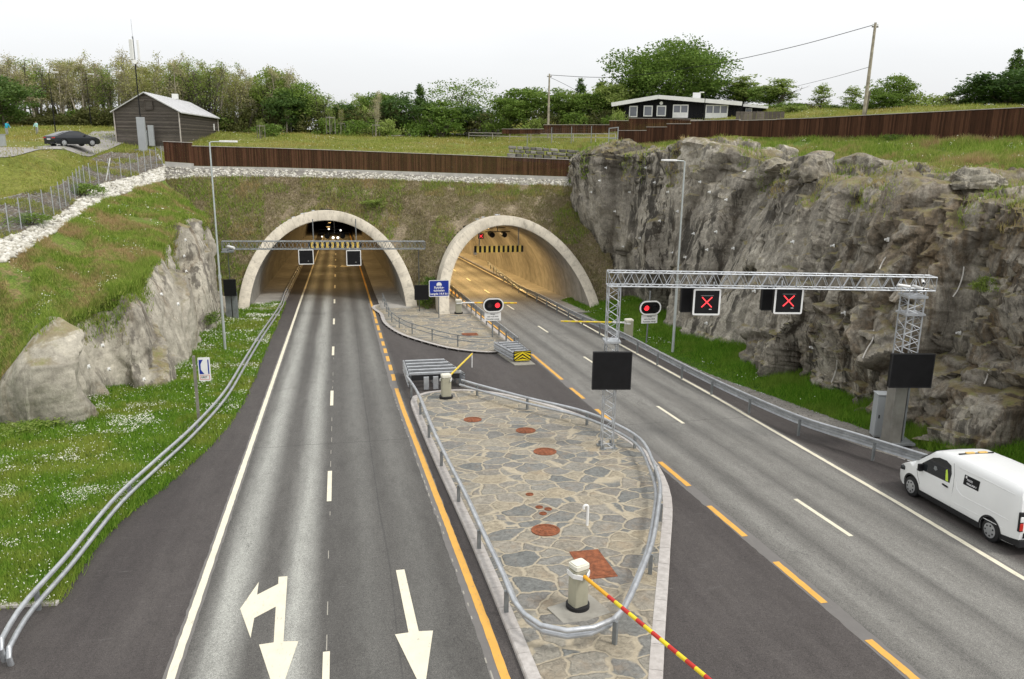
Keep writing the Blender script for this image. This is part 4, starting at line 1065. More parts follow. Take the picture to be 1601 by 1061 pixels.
for lab, q in (('unlit white framed lane signal, the left one on the far gantry', (466, 390, 491, 413)), ('unlit white framed lane signal, the right one on the far gantry', (541, 391, 565, 415))):
    x, z, w_, h_ = sign_quad(*q, 65.6); lane_signal(lab, x, 65.6, z, w_, h_, .2, False)
x, z, w_, h_ = sign_quad(349, 437, 370, 462, 65.4); dark_panel('message_sign', 'small black sign panel on the left post of the far gantry', x, 65.4, z, w_, h_, 0)
x, z, w_, h_ = sign_quad(648, 446, 670, 468, 66.6); dark_panel('message_sign', 'small black sign panel on the right post of the far gantry', x, 66.6, z, w_, h_, 0)
p = atY(361, 386, 65.6); t = thing('surveillance_camera', 'white camera on the left end of the far gantry', 'camera', p, .9)
MB().cyl((0, -.35, -.05), (0, .35, .05), .1, 12).build('camera_body', 'white', t, 40); MB().bar((0, .1, 0), (0, .2, .3), .05).build('bracket', 'galv', t)

# ------------------------------------------------------------------ signs and signals
base = rd(690, 497, IH); zz = gz(0, base.y)+IH
t = thing('tunnel_name_sign', 'blue sign with a white tunnel symbol and three lines of white lettering', 'road sign', (base.x-.15, base.y, zz))
x, z, w_, h_ = sign_quad(670.5, 438, 702.5, 463, base.y); sx = x-t.location.x; sz = z-zz
MB().plate(rrect(w_, h_, .10, 5, sx, sz), 0, .05).build('sign_face', 'blue', t)
MB().frame(rrect(w_, h_, .10, 5, sx, sz), rrect(w_-.10, h_-.10, .06, 5, sx, sz), -.012, .02).build('white_border', 'white', t)
arch = [(sx+.21*cos(pi*i/12), sz+.30+.20*sin(pi*i/12)) for i in range(13)]
MB().plate([(sx-.21, sz+.22)]+[(sx+.21, sz+.22)]+arch[0:], -.012, 0).build('tunnel_symbol', 'white', t)
for s_, dz, sz_ in (('Ryfylke-', .07, .25), ('tunnelen', -.17, .25), ('Lengde 14,4 km', -.44, .235)):
    text(s_, sz_, 'text_white', t, (sx, -.014, sz+dz), bold=.006)
for s in (-.5, .5): MB().cyl((sx+s*.05-.0, .09, -.1), (sx+s*.05, .09, sz+.5), .04, 8).build('post', 'galv_dull', t) if s < 0 else None

def wigwag(label, px, py, q, plate, red_left, post_top, ground):
    b = rd(px, py, ground); z0 = gz(0, b.y)+ground
    t = thing('flashing_signal', label, 'traffic signal', (b.x, b.y, z0))
    x, z, w_, h_ = sign_quad(*q, b.y); sx = x-b.x; sz = z-z0
    MB().plate(rrect(w_, h_, h_*.48, 8, sx, sz), -.10, .08).build('housing', 'black', t)
    MB().frame(rrect(w_, h_, h_*.48, 8, sx, sz), rrect(w_-.17, h_-.17, (h_-.17)*.48, 8, sx, sz), -.125, -.08).build('white_border', 'white', t)
    for s in (-1, 1):
        lit = (s < 0) == red_left
        MB().cyl((sx+s*w_*.19, -.16, sz), (sx+s*w_*.19, -.09, sz), .17, 20).build('red_lamp' if lit else 'lamp', 'lens_red' if lit else 'lens_off', t, 40)
        m = MB(); ra = .20
        P = [V((sx+s*w_*.19+ra*cos(a), -.12, sz+ra*sin(a))) for a in [pi*i/12 for i in range(13)]]
        m.add(P+[p+V((0, -.16, 0)) for p in P], [(i, i+1, 14+i, 13+i) for i in range(12)]); m.build('visor', 'black', t, 60)
    x, z, w2, h2 = sign_quad(*plate, b.y); px_, pz = x-b.x, z-z0
    MB().plate(rrect(w2, h2, .03, 3, px_, pz), -.04, 0).build('text_plate', 'white', t)
    for s_, dz in (('Stopp', .30), ('ved rødt blink', 0), ('Tunnelen stengt', -.30)):
        text(s_, h2*.24, 'text_dark', t, (px_, -.043, pz+dz*h2), bold=.002)
    MB().cyl((0, .06, -.05), (sx*.9, .06, sz+post_top), .05, 10).build('post', 'galv_dull', t, 40)
    return t
wigwag('oval red flashing signal with a white text plate on the small island', 770, 527, (755, 466, 787, 487), (757.5, 488.5, 783, 500.5), False, .3, IH)
wigwag('oval red flashing signal with a white text plate below the cliff', 1011, 535, (1000, 470, 1032, 491), (1003, 492, 1027, 504.5), True, 1.1, .25)

b = rd(311, 657, .2); z0 = gz(0, b.y)+.15
t = thing('lay_by_sign', 'small blue and white road sign on a weathered post in the left verge', 'road sign', (b.x, b.y, z0), -.05)
a0 = atY(303.5, 556, b.y); ht = a0.z-z0
MB().box((0, 0, ht/2-.1), (.11, .11, ht+.2)).build('post', 'wood_post', t)
q = (309, 558.5, 331, 594); x, z, w_, h_ = sign_quad(*q, b.y); sx, sz = x-b.x+.0, z-z0
MB().plate(rrect(w_, h_, .03, 3, sx, sz), -.06, -.03).build('sign_face', 'white', t)
bl = [(-.36, .44), (-.08, .44), (-.2, .26), (-.26, .17), (-.26, -.02), (-.2, -.1), (.0, -.16), (.0, -.2), (-.34, -.2)]
MB().plate([(sx+u*w_*1.05, sz+v_*h_) for u, v_ in [(-.40, -.20), (-.02, -.20), (-.22, -.06), (-.27, .0), (-.27, .22), (-.20, .30), (-.06, .41), (-.40, .41)]], -.066, -.058).build('blue_field', 'blue', t)
MB().plate([(sx+u*w_, sz+v_*h_) for u, v_ in [(.30, -.20), (.40, -.20), (.40, .41), (.30, .41)]], -.066, -.058).build('blue_edge', 'blue', t)
MB().frame(rrect(w_*.8, h_*.2, .02, 3, sx, sz-h_*.34), rrect(w_*.8-.03, h_*.2-.03, .01, 3, sx, sz-h_*.34), -.066, -.058).build('lower_panel', 'red', t)
text('GRET', h_*.13, 'text_dark', t, (sx-.03, -.066, sz-h_*.34), sx=.8)

# ------------------------------------------------------------------ barriers
def barrier(label, loc, tip, h=1.18, w_=.42, rz=0.0, stripes=True, cols=('amber', 'red', 'yellow'), solid=.32, r=.045, sup=False):
    t = thing('barrier', label, 'boom barrier', loc, rz)
    R = Matrix.Rotation(-rz, 3, 'Z'); tipL = R @ (V(tip)-V(loc))
    MB().cyl((0, 0, -.02), (0, 0, .13), w_*.72, 24).build('base_ring', 'rubber', t, 40)
    m = MB(); m.prism([(x*1.0, y*1.0) for x, y in rrect(w_, w_*.86, .06, 2)], .13, h-.16); m.build('cabinet', 'beige', t, 30)
    m = MB(); m.prism(rrect(w_*.8, w_*.7, .05, 2), h-.16, h-.12); m.prism(rrect(w_*1.02, w_*.88, .06, 2), h-.12, h-.02); m.prism(rrect(w_*.86, w_*.72, .05, 2), h-.02, h+.01); m.build('lid', 'cream', t, 30)
    pv = V((0, 0, h-.26)); d = (tipL-pv).normalized(); s = V((-d.y, d.x, 0)).normalized()
    hw = w_*.56
    m = MB()
    for k in (-1, 1):
        m.bar(pv+s*k*hw-V((d.x, d.y, 0))*hw*.7, pv+s*k*hw+V((d.x, d.y, 0))*hw*.5, .035, .11); m.bar(pv+s*k*hw+V((d.x, d.y, 0))*hw*.5, pv+s*k*.06+V((d.x, d.y, 0))*hw*1.25, .035, .11)
    m.build('yoke', 'white', t)
    a = pv+d*hw*1.1; Lb = (tipL-a).length; m = MB()
    m.mat(cols[0]).tube([a, a+d*Lb*solid], r, 10)
    k = max(4, int(Lb*(1-solid)/.26)); st = a+d*Lb*solid
    for i in range(k):
        m.mat(cols[1+(i % 2)]).tube([st+(tipL-st)*(i/k), st+(tipL-st)*((i+1)/k)], r*1.02, 10)
    m.build('boom', None, t, 40)
    if sup:
        g = gz(0, tip[1])-loc[2]; MB().cyl((tipL.x, tipL.y, g), (tipL.x, tipL.y, tipL.z+.02), .035, 8).build('rest_post', 'white', t)
    return t
def onisl(px, py, h=IH): p = rd(px, py, h); p.z = gz(0, p.y)+h; return p
b = onisl(903, 950); barrier('near boom barrier on the large island, red and yellow boom over the right carriageway', b, rd(1150, 1096, IH+.9), 1.22, .40, .35, solid=.20)
b = onisl(697.5, 622); barrier('boom barrier at the far end of the large island, boom over the crossover lane', b, rd(738, 553, .82), 1.22, .46, .1, cols=('stripe_yellow', 'yellow', 'stripe_yellow'), solid=.15, r=.05, sup=True)
b = onisl(717, 490); barrier('boom barrier by the mouth of the right tunnel', b, rd(808, 473.5, .95), 1.2, .5, 0, cols=('white', 'amber', 'yellow'), solid=.22, r=.06)
b = onisl(982, 528, .1); barrier('boom barrier beside the right guardrail below the cliff', b, rd(877, 502, .95), 1.35, .55, 0, cols=('white', 'yellow', 'stripe_yellow'), solid=.18, r=.06)
o = MB().prism([(-.62, -.45), (.62, -.45), (.62, .45), (-.62, .45)], -.1, .03).build('slab', 'slab', None); o.location = onisl(905, 955, IH-.0)+V((0, 0, .0)); o.rotation_euler = (0, 0, .3); tag(o, 'pale concrete slab under the near barrier on the large island', 'slab')

# ------------------------------------------------------------------ covers and small fittings on the large island
def cover(label, px, py, r, group=None):
    p = onisl(px, py); t = thing('manhole_cover', label, 'manhole cover', p+V((0, 0, .004)), 0, group)
    t.rotation_euler = (-math.atan(S), 0, 0)
    m = MB(); n_ = 32
    o_ = [(r*cos(2*pi*i/n_), r*sin(2*pi*i/n_)) for i in range(n_)]; i_ = [(x*.84, y*.84) for x, y in o_]
    m.add([(x, y, 0) for x, y in o_]+[(x, y, .02) for x, y in o_]+[(x, y, .02) for x, y in i_]+[(x, y, .004) for x, y in i_],
          [(k*n_+i, k*n_+(i+1) % n_, (k+1)*n_+(i+1) % n_, (k+1)*n_+i) for k in range(3) for i in range(n_)]); m.build('rim', 'rust', t)
    m = MB().cyl((0, 0, -.02), (0, 0, .008), r*.83, 32)
    for rr, kk in ((.62, 10), (.36, 6)):
        for i in range(kk): a = 2*pi*i/kk; m.box((r*rr*cos(a), r*rr*sin(a), .012), (r*.14, r*.05, .012), a+pi/2)
    m.cyl((0, 0, .008), (0, 0, .016), r*.22, 20); m.build('lid', 'rust', t)
cover('round rusty cover nearest the far end of the large island', 739, 656, .40)
cover('round rusty cover, second from the far end of the large island', 822, 673, .42)
cover('round rusty cover in the middle of the large island, left of the gantry post', 852, 706, .45)
cover('largest round rusty cover, below the three tiny ones on the island', 853, 829, .43)
cover('small rusty cap standing alone on the large island', 828, 773, .13)
for px, py in ((843, 793), (857, 796), (849, 803)): cover('tiny rusty cap in the cluster of three on the large island', px, py, .12, 'cluster of three small rusty caps')
b = onisl(928, 880); t = thing('rusty_hatch', 'rectangular rusty hatch behind the near barrier', 'hatch', b, 0); t.rotation_euler = (-math.atan(S), 0, 0)
Q = [onisl(*p)-b for p in ((890, 863), (935, 859), (966, 901), (918, 906))]; Q = [(p.x, p.y) for p in Q]
MB().prism(Q[::-1] if (V(Q[1])-V(Q[0])).cross(V(Q[2])-V(Q[1])) < 0 else Q, -.02, .018).build('frame', 'rust', t)
c_ = (sum(p[0] for p in Q)/4, sum(p[1] for p in Q)/4); Q2 = [(c_[0]+(x-c_[0])*.86, c_[1]+(y-c_[1])*.86) for x, y in Q]
MB().prism(Q2[::-1] if (V(Q2[1])-V(Q2[0])).cross(V(Q2[2])-V(Q2[1])) < 0 else Q2, .018, .024).build('lid', 'rust', t)
b = onisl(918, 821); t = thing('vent_pipe', 'white hooked vent pipe on the large island', 'vent pipe', b)
P = [V((0, 0, -.05)), V((0, 0, .60))]+[V((-.065+.065*cos(a), -.0, .60+.065*sin(a))) for a in [pi*i/8 for i in range(1, 9)]]+[V((-.13, 0, .55))]
MB().tube(P, .042, 12).build('pipe', 'white', t, 40)
b = onisl(648, 518); t = thing('rusty_hatch', 'small rusty hatch on the small island', 'hatch', onisl(735, 523)); MB().box((0, 0, .012), (1.1, .9, .03)).build('frame', 'rust', t); MB().box((0, 0, .03), (.95, .75, .012)).build('lid', 'rust', t)

# cabinet by the right gantry post
b = rd(1374, 680, .1); z0 = gz(0, b.y)+.1
t = thing('roadside_cabinet', 'tall pale grey cabinet beside the steel gantry post', 'cabinet', (b.x, b.y, z0), -.28)
hh = atY(1374, 616, b.y).z-z0
MB().box((0, 0, hh/2), (.62, .5, hh)).build('body', 'cabinet', t, 0, bevel=.015); MB().box((0, 0, hh+.02), (.68, .56, .05)).build('roof', 'cabinet', t, 0, bevel=.01)
MB().box((0, -.256, hh/2), (.54, .02, hh-.14)).build('door', 'cabinet', t, 0, bevel=.006); MB().box((-.2, -.275, hh*.5), (.04, .03, .14)).build('handle', 'black', t)

# street lamps
def street_lamp(label, px, pyb, pyt, ground, head, name='street_lamp', base=None, mat='pole', r=.075, arm=.55, hl=.75):
    b = base or rd(px, pyb, ground)
    z0 = b.z if base else gz(0, b.y)+ground
    top = atY(*pyt, b.y); h = top.z-z0
    t = thing(name, label, 'street lamp', (b.x, b.y, z0))
    MB().tube([(0, 0, -.2), (0, 0, h*.36), (0, 0, h*.361), (0, 0, h)], [r*1.15, r*1.1, r*.8, r*.6], 10).build('pole', mat, t, 40)
    MB().cyl((0, 0, h*.355), (0, 0, h*.372), r*1.35, 10).build('collar', mat, t)
    MB().tube([(0, 0, h-.05), (head*.08, 0, h+.02), (head*arm, 0, h+.04)], r*.45, 8).build('arm', mat, t, 40)
    m = MB(); x0, x1 = head*arm*.8, head*(arm+hl); 
    P = [(x0, -.05), (x0+(x1-x0)*.3, -.15), (x1-(x1-x0)*.1, -.13), (x1, -.05), (x1, .05), (x1-(x1-x0)*.1, .13), (x0+(x1-x0)*.3, .15), (x0, .05)]
    m.prism(P if head > 0 else P[::-1], h+.0, h+.11); m.build('luminaire', 'white', t, 0, bevel=.02)
    return t
street_lamp('tall street lamp in the left verge, head towards the road', 352, 545, (335, 222), .2, 1.25)
street_lamp('tall street lamp below the right cliff, head towards the road', 1052, 545, (1080, 252), .4, -1.15)

# rock bolts, drain hoses and boulders on the right cliff
bolt0 = None
bolts = [(948, 262), (985, 300), (1010, 262), (1032, 345), (1060, 330), (1085, 365), (1110, 300), (1136, 312), (1165, 268), (962, 330), (1001, 372), (1045, 300), (1072, 402), (1106, 390), (1147, 388), (1240, 378), (1303, 384), (1388, 374), (1320, 489), (1270, 542), (1105, 505), (1180, 455), (1500, 520), (925, 300), (938, 282), (975, 385), (1024, 285), (1052, 395), (1120, 362), (1095, 284)]
for px, py in bolts:
    p = hit(px, py, ['rock_cliff'])
    if not p: continue
    if bolt0 is None:
        t = thing('rock_bolt', 'pale round bolt head set in the right cliff face', 'rock bolt', p, 0, 'rock bolts in the right cliff'); bolt0 = t
        MB().box((0, 0, 0), (.05, .20, .20)).build('plate', 'white', t, 0, bevel=.02); MB().cyl((-.16, 0, 0), (0, 0, 0), .05, 8).build('nut', 'white', t)
    else: dup(bolt0, p)
bolt1 = None
for px, py in ((160, 540), (138, 573), (170, 577), (225, 593), (290, 375), (291, 424), (252, 460), (278, 475), (288, 400)):
    p = hit(px, py, ['rock_outcrop'])
    if not p: continue
    if bolt1 is None:
        t = thing('rock_bolt', 'pale square bolt plate set in the left rock outcrop', 'rock bolt', p, -.5, 'rock bolts in the left outcrop'); bolt1 = t
        MB().box((0, 0, 0), (.05, .20, .20)).build('plate', 'white', t, 0, bevel=.02); MB().cyl((0, 0, 0), (.1, 0, 0), .04, 8).build('nut', 'white', t)
    else: dup(bolt1, p)
for lab, P in (('pale drain hose curling down the cliff right of the near gantry', [(1508, 417), (1506, 432), (1499, 452), (1491, 464)]), ('pale drain hose hanging below the near gantry beam', [(1367, 516), (1366, 530), (1357, 545), (1350, 560)]),
               ('short pale drain hose above the near gantry beam', [(1386, 402), (1381, 410), (1376, 421)]), ('pale drain hose low on the cliff left of the grey cabinet', [(1310, 563), (1308, 580), (1301, 598)]), ('pale drain hose on the cliff above the van', [(1547, 578), (1544, 590), (1540, 600)]), ):
    Q = [hit(a, b_, ['rock_cliff']) for a, b_ in P]
    if any(q is None for q in Q): continue
    Q = poly_path([q+V((-.08, -.05, .02)) for q in Q], .12)
    o = MB().tube(Q, .028, 8).build('drain_hose', 'hose', None, 40, Q[0]); o.location = Q[0]; tag(o, lab, 'hose')
def boulder(label, p, s, seed, mat='boulder'):
    bm = bmesh.new(); bmesh.ops.create_icosphere(bm, subdivisions=4, radius=1)
    for v_ in bm.verts:
        q = v_.co.copy(); d, pt_ = noise.voronoi(q*.9+V((seed, 0, 0)))
        f_ = 1+.35*fbm(q*.9+V((seed, 3, 1)), 4)+.18*(noise.cell(pt_[0]*5)-.5)
        v_.co = V((q.x*s[0]*f_, q.y*s[1]*f_, max(q.z, -.45)*s[2]*f_))
    me = bpy.data.meshes.new('boulder'); bm.to_mesh(me); bm.free(); me.materials.append(MAT[mat])
    me.polygons.foreach_set('use_smooth', [True]*len(me.polygons)); me.set_sharp_from_angle(angle=radians(35))
    o = bpy.data.objects.new('boulder', me); COL.objects.link(o); o.location = p; o.rotation_euler = (0, 0, seed)
    return tag(o, label, 'boulder')
for i, (lab, px, py, s) in enumerate((('big rounded boulder on the rim of the cliff above the near gantry', 1268, 262, (1.9, 1.2, 1.15)), ('long flat boulder on the grassy rim right of the big rounded one', 1352, 256, (2.3, 1.0, .7)),
        ('low rock slab half buried at the rim, left of the big rounded boulder', 1215, 255, (1.6, 1.0, .6)), ('grey boulder at the right rim of the cliff', 1525, 282, (1.3, .9, .6)))):
    p = hit(px, py+6, ['rock_cliff', 'cliff_shelf'])
    if p: boulder(lab, p, s, i*1.7+.4)
# ------------------------------------------------------------------ wooden fences
def wood_fence(label, panels, plinth=0.0, mat='plank', pitch=.125, cap=True, group=None):
    """panels: (A, B) with A, B = (x, y, z bottom, z top)"""
    a = panels[0][0]; L = V(a[:3]); t = thing('wooden_fence', label, 'fence', L, 0, group)
    for A_, B_ in panels:
        p0, p1 = V((A_[0], A_[1], 0)), V((B_[0], B_[1], 0)); d = p1-p0; n_ = max(1, int(d.length/pitch)); d.normalize(); nrm = V((d.y, -d.x, 0)); an = atan2(d.y, d.x)
        m = MB()
        for i in range(n_):
            f0, f1 = i/n_, (i+1)/n_-.08/n_
            q0, q1 = p0.lerp(p1, f0), p0.lerp(p1, f1); f_ = (f0+f1)/2
            zb = A_[2]+(B_[2]-A_[2])*f_; zt_ = A_[3]+(B_[3]-A_[3])*f_; j = .012*(i % 2)
            vs = []
            for q in (q0, q1):
                for k in (0, 1):
                    for z in (zb, zt_): vs.append(q+nrm*(j+.03*k)+V((0, 0, z)))
            m.add(vs, [(2, 6, 7, 3), (0, 1, 5, 4), (0, 2, 3, 1), (4, 5, 7, 6), (1, 3, 7, 5)])
        m.build('boards', mat, t, 0, L)
        if cap: MB().bar(p0-d*.03+nrm*.015+V((0, 0, A_[3]+.02)), p1+d*.03+nrm*.015+V((0, 0, B_[3]+.02)), .16, .05).build('cap', 'cap', t, 0, L)
        if plinth: MB().bar(p0+V((0, 0, A_[2]-plinth/2-.02)), p1+V((0, 0, B_[2]-plinth/2-.02)), .22, plinth).build('plinth', 'plinth', t, 0, L)
    return t
WA, WB = (-16.5, 88.0), (23.3, 80.0)
def wp(px, pb, pt_): a, b = on_wall(px, pb, WA, WB), on_wall(px, pt_, WA, WB); return (a.x, a.y, a.z, b.z)
wood_fence('long brown plank fence on the wall above both tunnels', [(wp(258, 252, 221), wp(303, 255, 223)), (wp(303, 259, 228), wp(420, 261, 231)), (wp(420, 261, 231), wp(560, 265, 236)), (wp(560, 265, 236), wp(740, 271, 243)), (wp(740, 271, 243), wp(899, 276, 250))], .5)
FL = [(28.2, 80.5), (30.6, 75), (36.2, 63.5), (40.5, 52.5), (43.5, 44), (45.5, 38), (48, 30)]
def fp(px, pb, pt_):
    """point of the right fence line on a sight line"""
    best = None
    for a, b in zip(FL, FL[1:]):
        p = on_wall(px, pb, a, b); u = ((p.x-a[0])*(b[0]-a[0])+(p.y-a[1])*(b[1]-a[1]))/((b[0]-a[0])**2+(b[1]-a[1])**2)
        if -.02 <= u <= 1.02 or (a is FL[0] and u < 0): best = (p, on_wall(px, pt_, a, b)); break
    p, q = best; return (p.x, p.y, p.z-.12, q.z)
st = [(966, 1010, 204, 204, 231, 226), (1010, 1042, 198.5, 198.5, 226, 220), (1042, 1079, 193.5, 193.5, 220, 214), (1079, 1155, 189, 187, 214, 209), (1155, 1212, 188.5, 187, 210, 212), (1212, 1270, 186.5, 184.5, 212, 214), (1270, 1334, 184.5, 181, 214, 216), (1334, 1404, 181, 177.5, 216, 217), (1404, 1492, 177.5, 173.2, 217, 217), (1492, 1597, 173.2, 168, 217, 216), (1597, 1680, 168.5, 163, 216, 215)]
wood_fence('long brown plank fence stepping up along the top of the right cliff', [(fp(a, e, c), fp(b, f_, d)) for a, b, c, d, e, f_ in st])
# stepped fence further back, in front of the black house
KA, KB = (24, 103), (47, 91)
def kp(px, pb, pt_): a, b = on_wall(px, pb, KA, KB), on_wall(px, pt_, KA, KB); return (a.x, a.y, a.z, b.z)
wood_fence('low brown plank fence in front of the black house', [(kp(785, 209, 201.5), kp(850, 209, 201.5)), (kp(850, 209, 195), kp(952, 208, 195)), (kp(952, 206, 188.5), kp(982, 204, 188.5)), (kp(982, 204, 184.5), kp(1079, 203, 186))])
wood_fence('grey weathered picket fence right of the black house', [((lambda p, q: (p.x, p.y, p.z, q.z))(atY(1150, 188, 88), atY(1150, 174, 88)), (lambda p, q: (p.x, p.y, p.z, q.z))(atY(1226, 186, 88), atY(1226, 174, 88)))], 0, 'greywood', .5, False)

# wire fence on the left bank
P = poly_path([p+V((-.2, .1, 0)) for p in E_[1:]], 1.75)
t = thing('wire_fence', 'wire mesh fence with thin grey posts along the pale stone strip', 'fence', P[0]); L = P[0]; po = None
for p in P:
    z = zdown(p.x, p.y, ['gravel_bank', 'stone_strip_bed']) or p.z
    p.z = z
    if po is None: po = MB().cyl((0, 0, -.2), (0, 0, 1.95), .032, 8).build('post', 'galv', t); o = po
    else: o = dup(po, parent=t)
    o.location = p-L
m = MB()
for a, b in zip(P, P[1:]):
    for k in range(10): m.bar(a+V((0, 0, .08+k*.17)), b+V((0, 0, .08+k*.17)), .004)
    for k in range(14): q = a.lerp(b, k/14); m.bar(q+V((0, 0, .05)), q+V((0, 0, 1.65)), .004)
m.build('wire_mesh', 'galv_dull', t, 0, L)
p = hit(165, 282, ['gravel_bank', 'stone_strip_bed', 'grass_slope']); q = atY(172, 247, p.y+.3)
o = MB().bar((0, 0, -.1), q-p, .12, .05).build('marker_pole', 'white', None); o.location = p; tag(o, 'white board leaning against the wire fence on the left bank', 'board')

# metal railing and mesh fence beyond the tunnel wall
def rail_fence(name, label, pts, h, rails, mat='galv', mesh=False, cat='fence'):
    t = thing(name, label, cat, pts[0]); L = pts[0]
    for p in pts: MB().box(p-L+V((0, 0, h/2-.15)), (.07, .07, h+.3)).build('post', mat, t)
    for r in rails:
        m = MB()
        for a, b in zip(pts, pts[1:]): m.bar(a-L+V((0, 0, r)), b-L+V((0, 0, r)), .07, .09)
        m.build('rail', mat, t)
    if mesh:
        m = MB()
        for a, b in zip(pts, pts[1:]):
            n_ = int((b-a).length/.4)
            for k in range(n_): q = a.lerp(b, k/n_)-L; m.bar(q, q+V((0, 0, h)), .004)
            for k in range(8): m.bar(a-L+V((0, 0, h*k/8)), b-L+V((0, 0, h*k/8)), .004)
        m.build('wire_mesh', mat, t)
    return t
def topz(px, py): return hit(px, py, TOP) or atY(px, py, 95)
pts = [topz(x, y) for x, y in ((733, 217), (770, 218), (797, 219), (830, 220), (863, 220.5), (896, 221), (931, 221.5), (962, 222))]
rail_fence('metal_railing', 'pale metal railing across the field between the walls', pts, .95, (.9, .5), 'cap')
pts = [topz(x, y) for x, y in ((824, 236), (862, 224), (893, 224), (924, 224))]
rail_fence('mesh_fence', 'tall thin mesh fence on top of the dry stone wall', pts, 1.9, (), 'galv_dull', True)
pts = [topz(x, y) for x, y in ((951, 234), (965, 233))]
rail_fence('mesh_gate', 'narrow pale mesh gate at the left end of the cliff fence', pts, 2.2, (.1, 1.1, 2.15), 'cabinet', True, 'gate')

# dry stone walls
def stone_wall(label, path, hs, seed, depth=.7):
    rn = random.Random(seed); L = V(path[0]); t = None; m = MB()
    P = poly_path(path, .1)
    tot = sum((b-a).length for a, b in zip(P, P[1:]))
    row = 0; z = 0
    while z < hs:
        h = rn.uniform(.32, .5); s = rn.uniform(-.4, 0)
        while s < tot:
            w_ = rn.uniform(.4, 1.1); i = min(max(int((s+w_/2)/.1), 0), len(P)-2); c = P[i]; d = (P[i+1]-P[i]).normalized()
            x, y, zz = w_/2*.96, depth/2*rn.uniform(.8, 1.1), h/2*.95
            vs = []
            for e in (-1, 1):
                for b in (-1, 1):
                    for a in (-1, 1):
                        k = rn.uniform(.72, 1.0); vs.append(c-L+d*(a*x*k)+V((-d.y, d.x, 0))*(b*y*rn.uniform(.8, 1))+V((0, 0, z+h/2+e*zz*rn.uniform(.7, 1.05))))
            m.add(vs, [(0, 2, 3, 1), (4, 5, 7, 6), (0, 1, 5, 4), (2, 6, 7, 3), (0, 4, 6, 2), (1, 3, 7, 5)]); s += w_
        z += h
    o = m.build('stone_wall', 'wallstone', None, 0, None, bevel=.06); o.location = L; return tag(o, label, 'stone wall')
a, b, c = on_wall(800, 247, WA, (23.3, 82.5)), on_wall(870, 250, WA, (23.3, 82.5)), on_wall(905, 252, WA, (23.3, 82.5))
stone_wall('grey dry stone wall behind the right end of the tunnel fence', [a+V((0, 1.2, -.3)), b+V((0, 1.5, -.4)), c+V((1.4, 1.8, -.5)), c+V((3.4, 2.4, -.4))], 1.25, 3)
p = on_wall(897, 279, WA, WB)
stone_wall('stacked rough stones between the tunnel fence and the cliff', [p+V((.4, -.3, -.6)), p+V((1.2, .4, -.2)), p+V((2.4, 1.3, -.1))], 2.6, 5, 1.0)
a, b = topz(730, 213), topz(783, 213); stone_wall('low row of dark stones in the field left of the metal railing', [a, b], .8, 8)

# ------------------------------------------------------------------ shed, mast, house
GL, GR = V((-24.1, 100, 0)), V((-16.55, 96.2, 0)); ax = (GR-GL).normalized(); Wd = (GR-GL).length
back = V((.35, 27.5, 0)); z0 = 9.0; base_z = z0
def sg(px, py): p = on_wall(px, py, GL[:2], GR[:2]); return (p-GL).dot(ax), p.z-z0
zl = sg(179, 171)[1]; zr = sg(281, 177)[1]; ze = (zl+zr)/2; zap = sg(225, 145)[1]; zg = -.4
root = thing('grey_shed', 'long grey timber shed with a pale metal roof on the hill', 'shed', (GL.x, GL.y, z0), 0)
def W3(u, b, z): return V((GL.x, GL.y, 0))-V((GL.x, GL.y, 0))+ax*u+back*b+V((0, 0, z))
def boards(m, quad_fn, n_, lo, hi):
    for i in range(n_):
        z_0, z_1 = lo+(hi-lo)*i/n_, lo+(hi-lo)*(i+1)/n_-.012
        m.add([quad_fn(0, z_0), quad_fn(1, z_0), quad_fn(1, z_1), quad_fn(0, z_1)], [(0, 1, 2, 3)])
m = MB(); n_ = 34
for i in range(n_):
    z_0, z_1 = zg+.25+(zap-zg-.25)*i/n_, zg+.25+(zap-zg-.25)*(i+1)/n_-.01
    def lim(z): 
        if z <= ze: return 0, Wd
        k = (z-ze)/(zap-ze); return Wd*.5*k, Wd-Wd*.5*k
    a0, a1 = lim(z_0); b0, b1 = lim(z_1)
    if b1-b0 < .05: b0 = b1 = Wd/2
    m.add([W3(a0, 0, z_0), W3(a1, 0, z_0), W3(b1, 0, z_1), W3(b0, 0, z_1)], [(0, 1, 2, 3)])
m.build('gable_wall', 'greywood', root)
m = MB(); boards(m, lambda f_, z: W3(Wd, f_, z), 24, zg+.25, ze); m.build('side_wall', 'darkwood', root)
m = MB(); boards(m, lambda f_, z: W3(0, 1-f_, z), 24, zg+.25, ze); boards(m, lambda f_, z: W3(Wd*(1-f_), 1, z), 24, zg+.25, ze); m.build('back_wall', 'darkwood', root)
MB().add([W3(u, b, z)+V((0, 0, 0)) for u, b in ((.02, .001), (Wd-.02, .001), (Wd-.02, .999), (.02, .999)) for z in (zg-.6, zg+.25)], [(0, 2, 3, 1), (2, 4, 5, 3), (4, 6, 7, 5), (6, 0, 1, 7)]).build('plinth', 'plinth', root)
m = MB(); ov = .35; kz = (zap-ze)/(Wd/2)
for s in (0, 1):
    e_u = -ov if s == 0 else Wd+ov; ez_ = ze-ov*kz
    q = [W3(e_u, -.012, ez_+.12), W3(e_u, 1.012, ez_+.12), W3(Wd/2, 1.012, zap+.12), W3(Wd/2, -.012, zap+.12)]
    lo = [p+V((0, 0, -.12)) for p in q]
    m.add(q+lo, [(0, 1, 2, 3), (7, 6, 5, 4), (0, 4, 5, 1), (1, 5, 6, 2), (3, 2, 6, 7), (0, 3, 7, 4)])
    for i in range(1, 28): m.bar(W3(e_u, i/28, ez_+.135), W3(Wd/2, i/28, zap+.135), .05, .04)
m.build('roof', 'roofmetal', root)
MB().bar(W3(Wd/2, .62, zap+.12), W3(Wd/2, .62, zap+.75), .7).build('chimney', 'white', root)
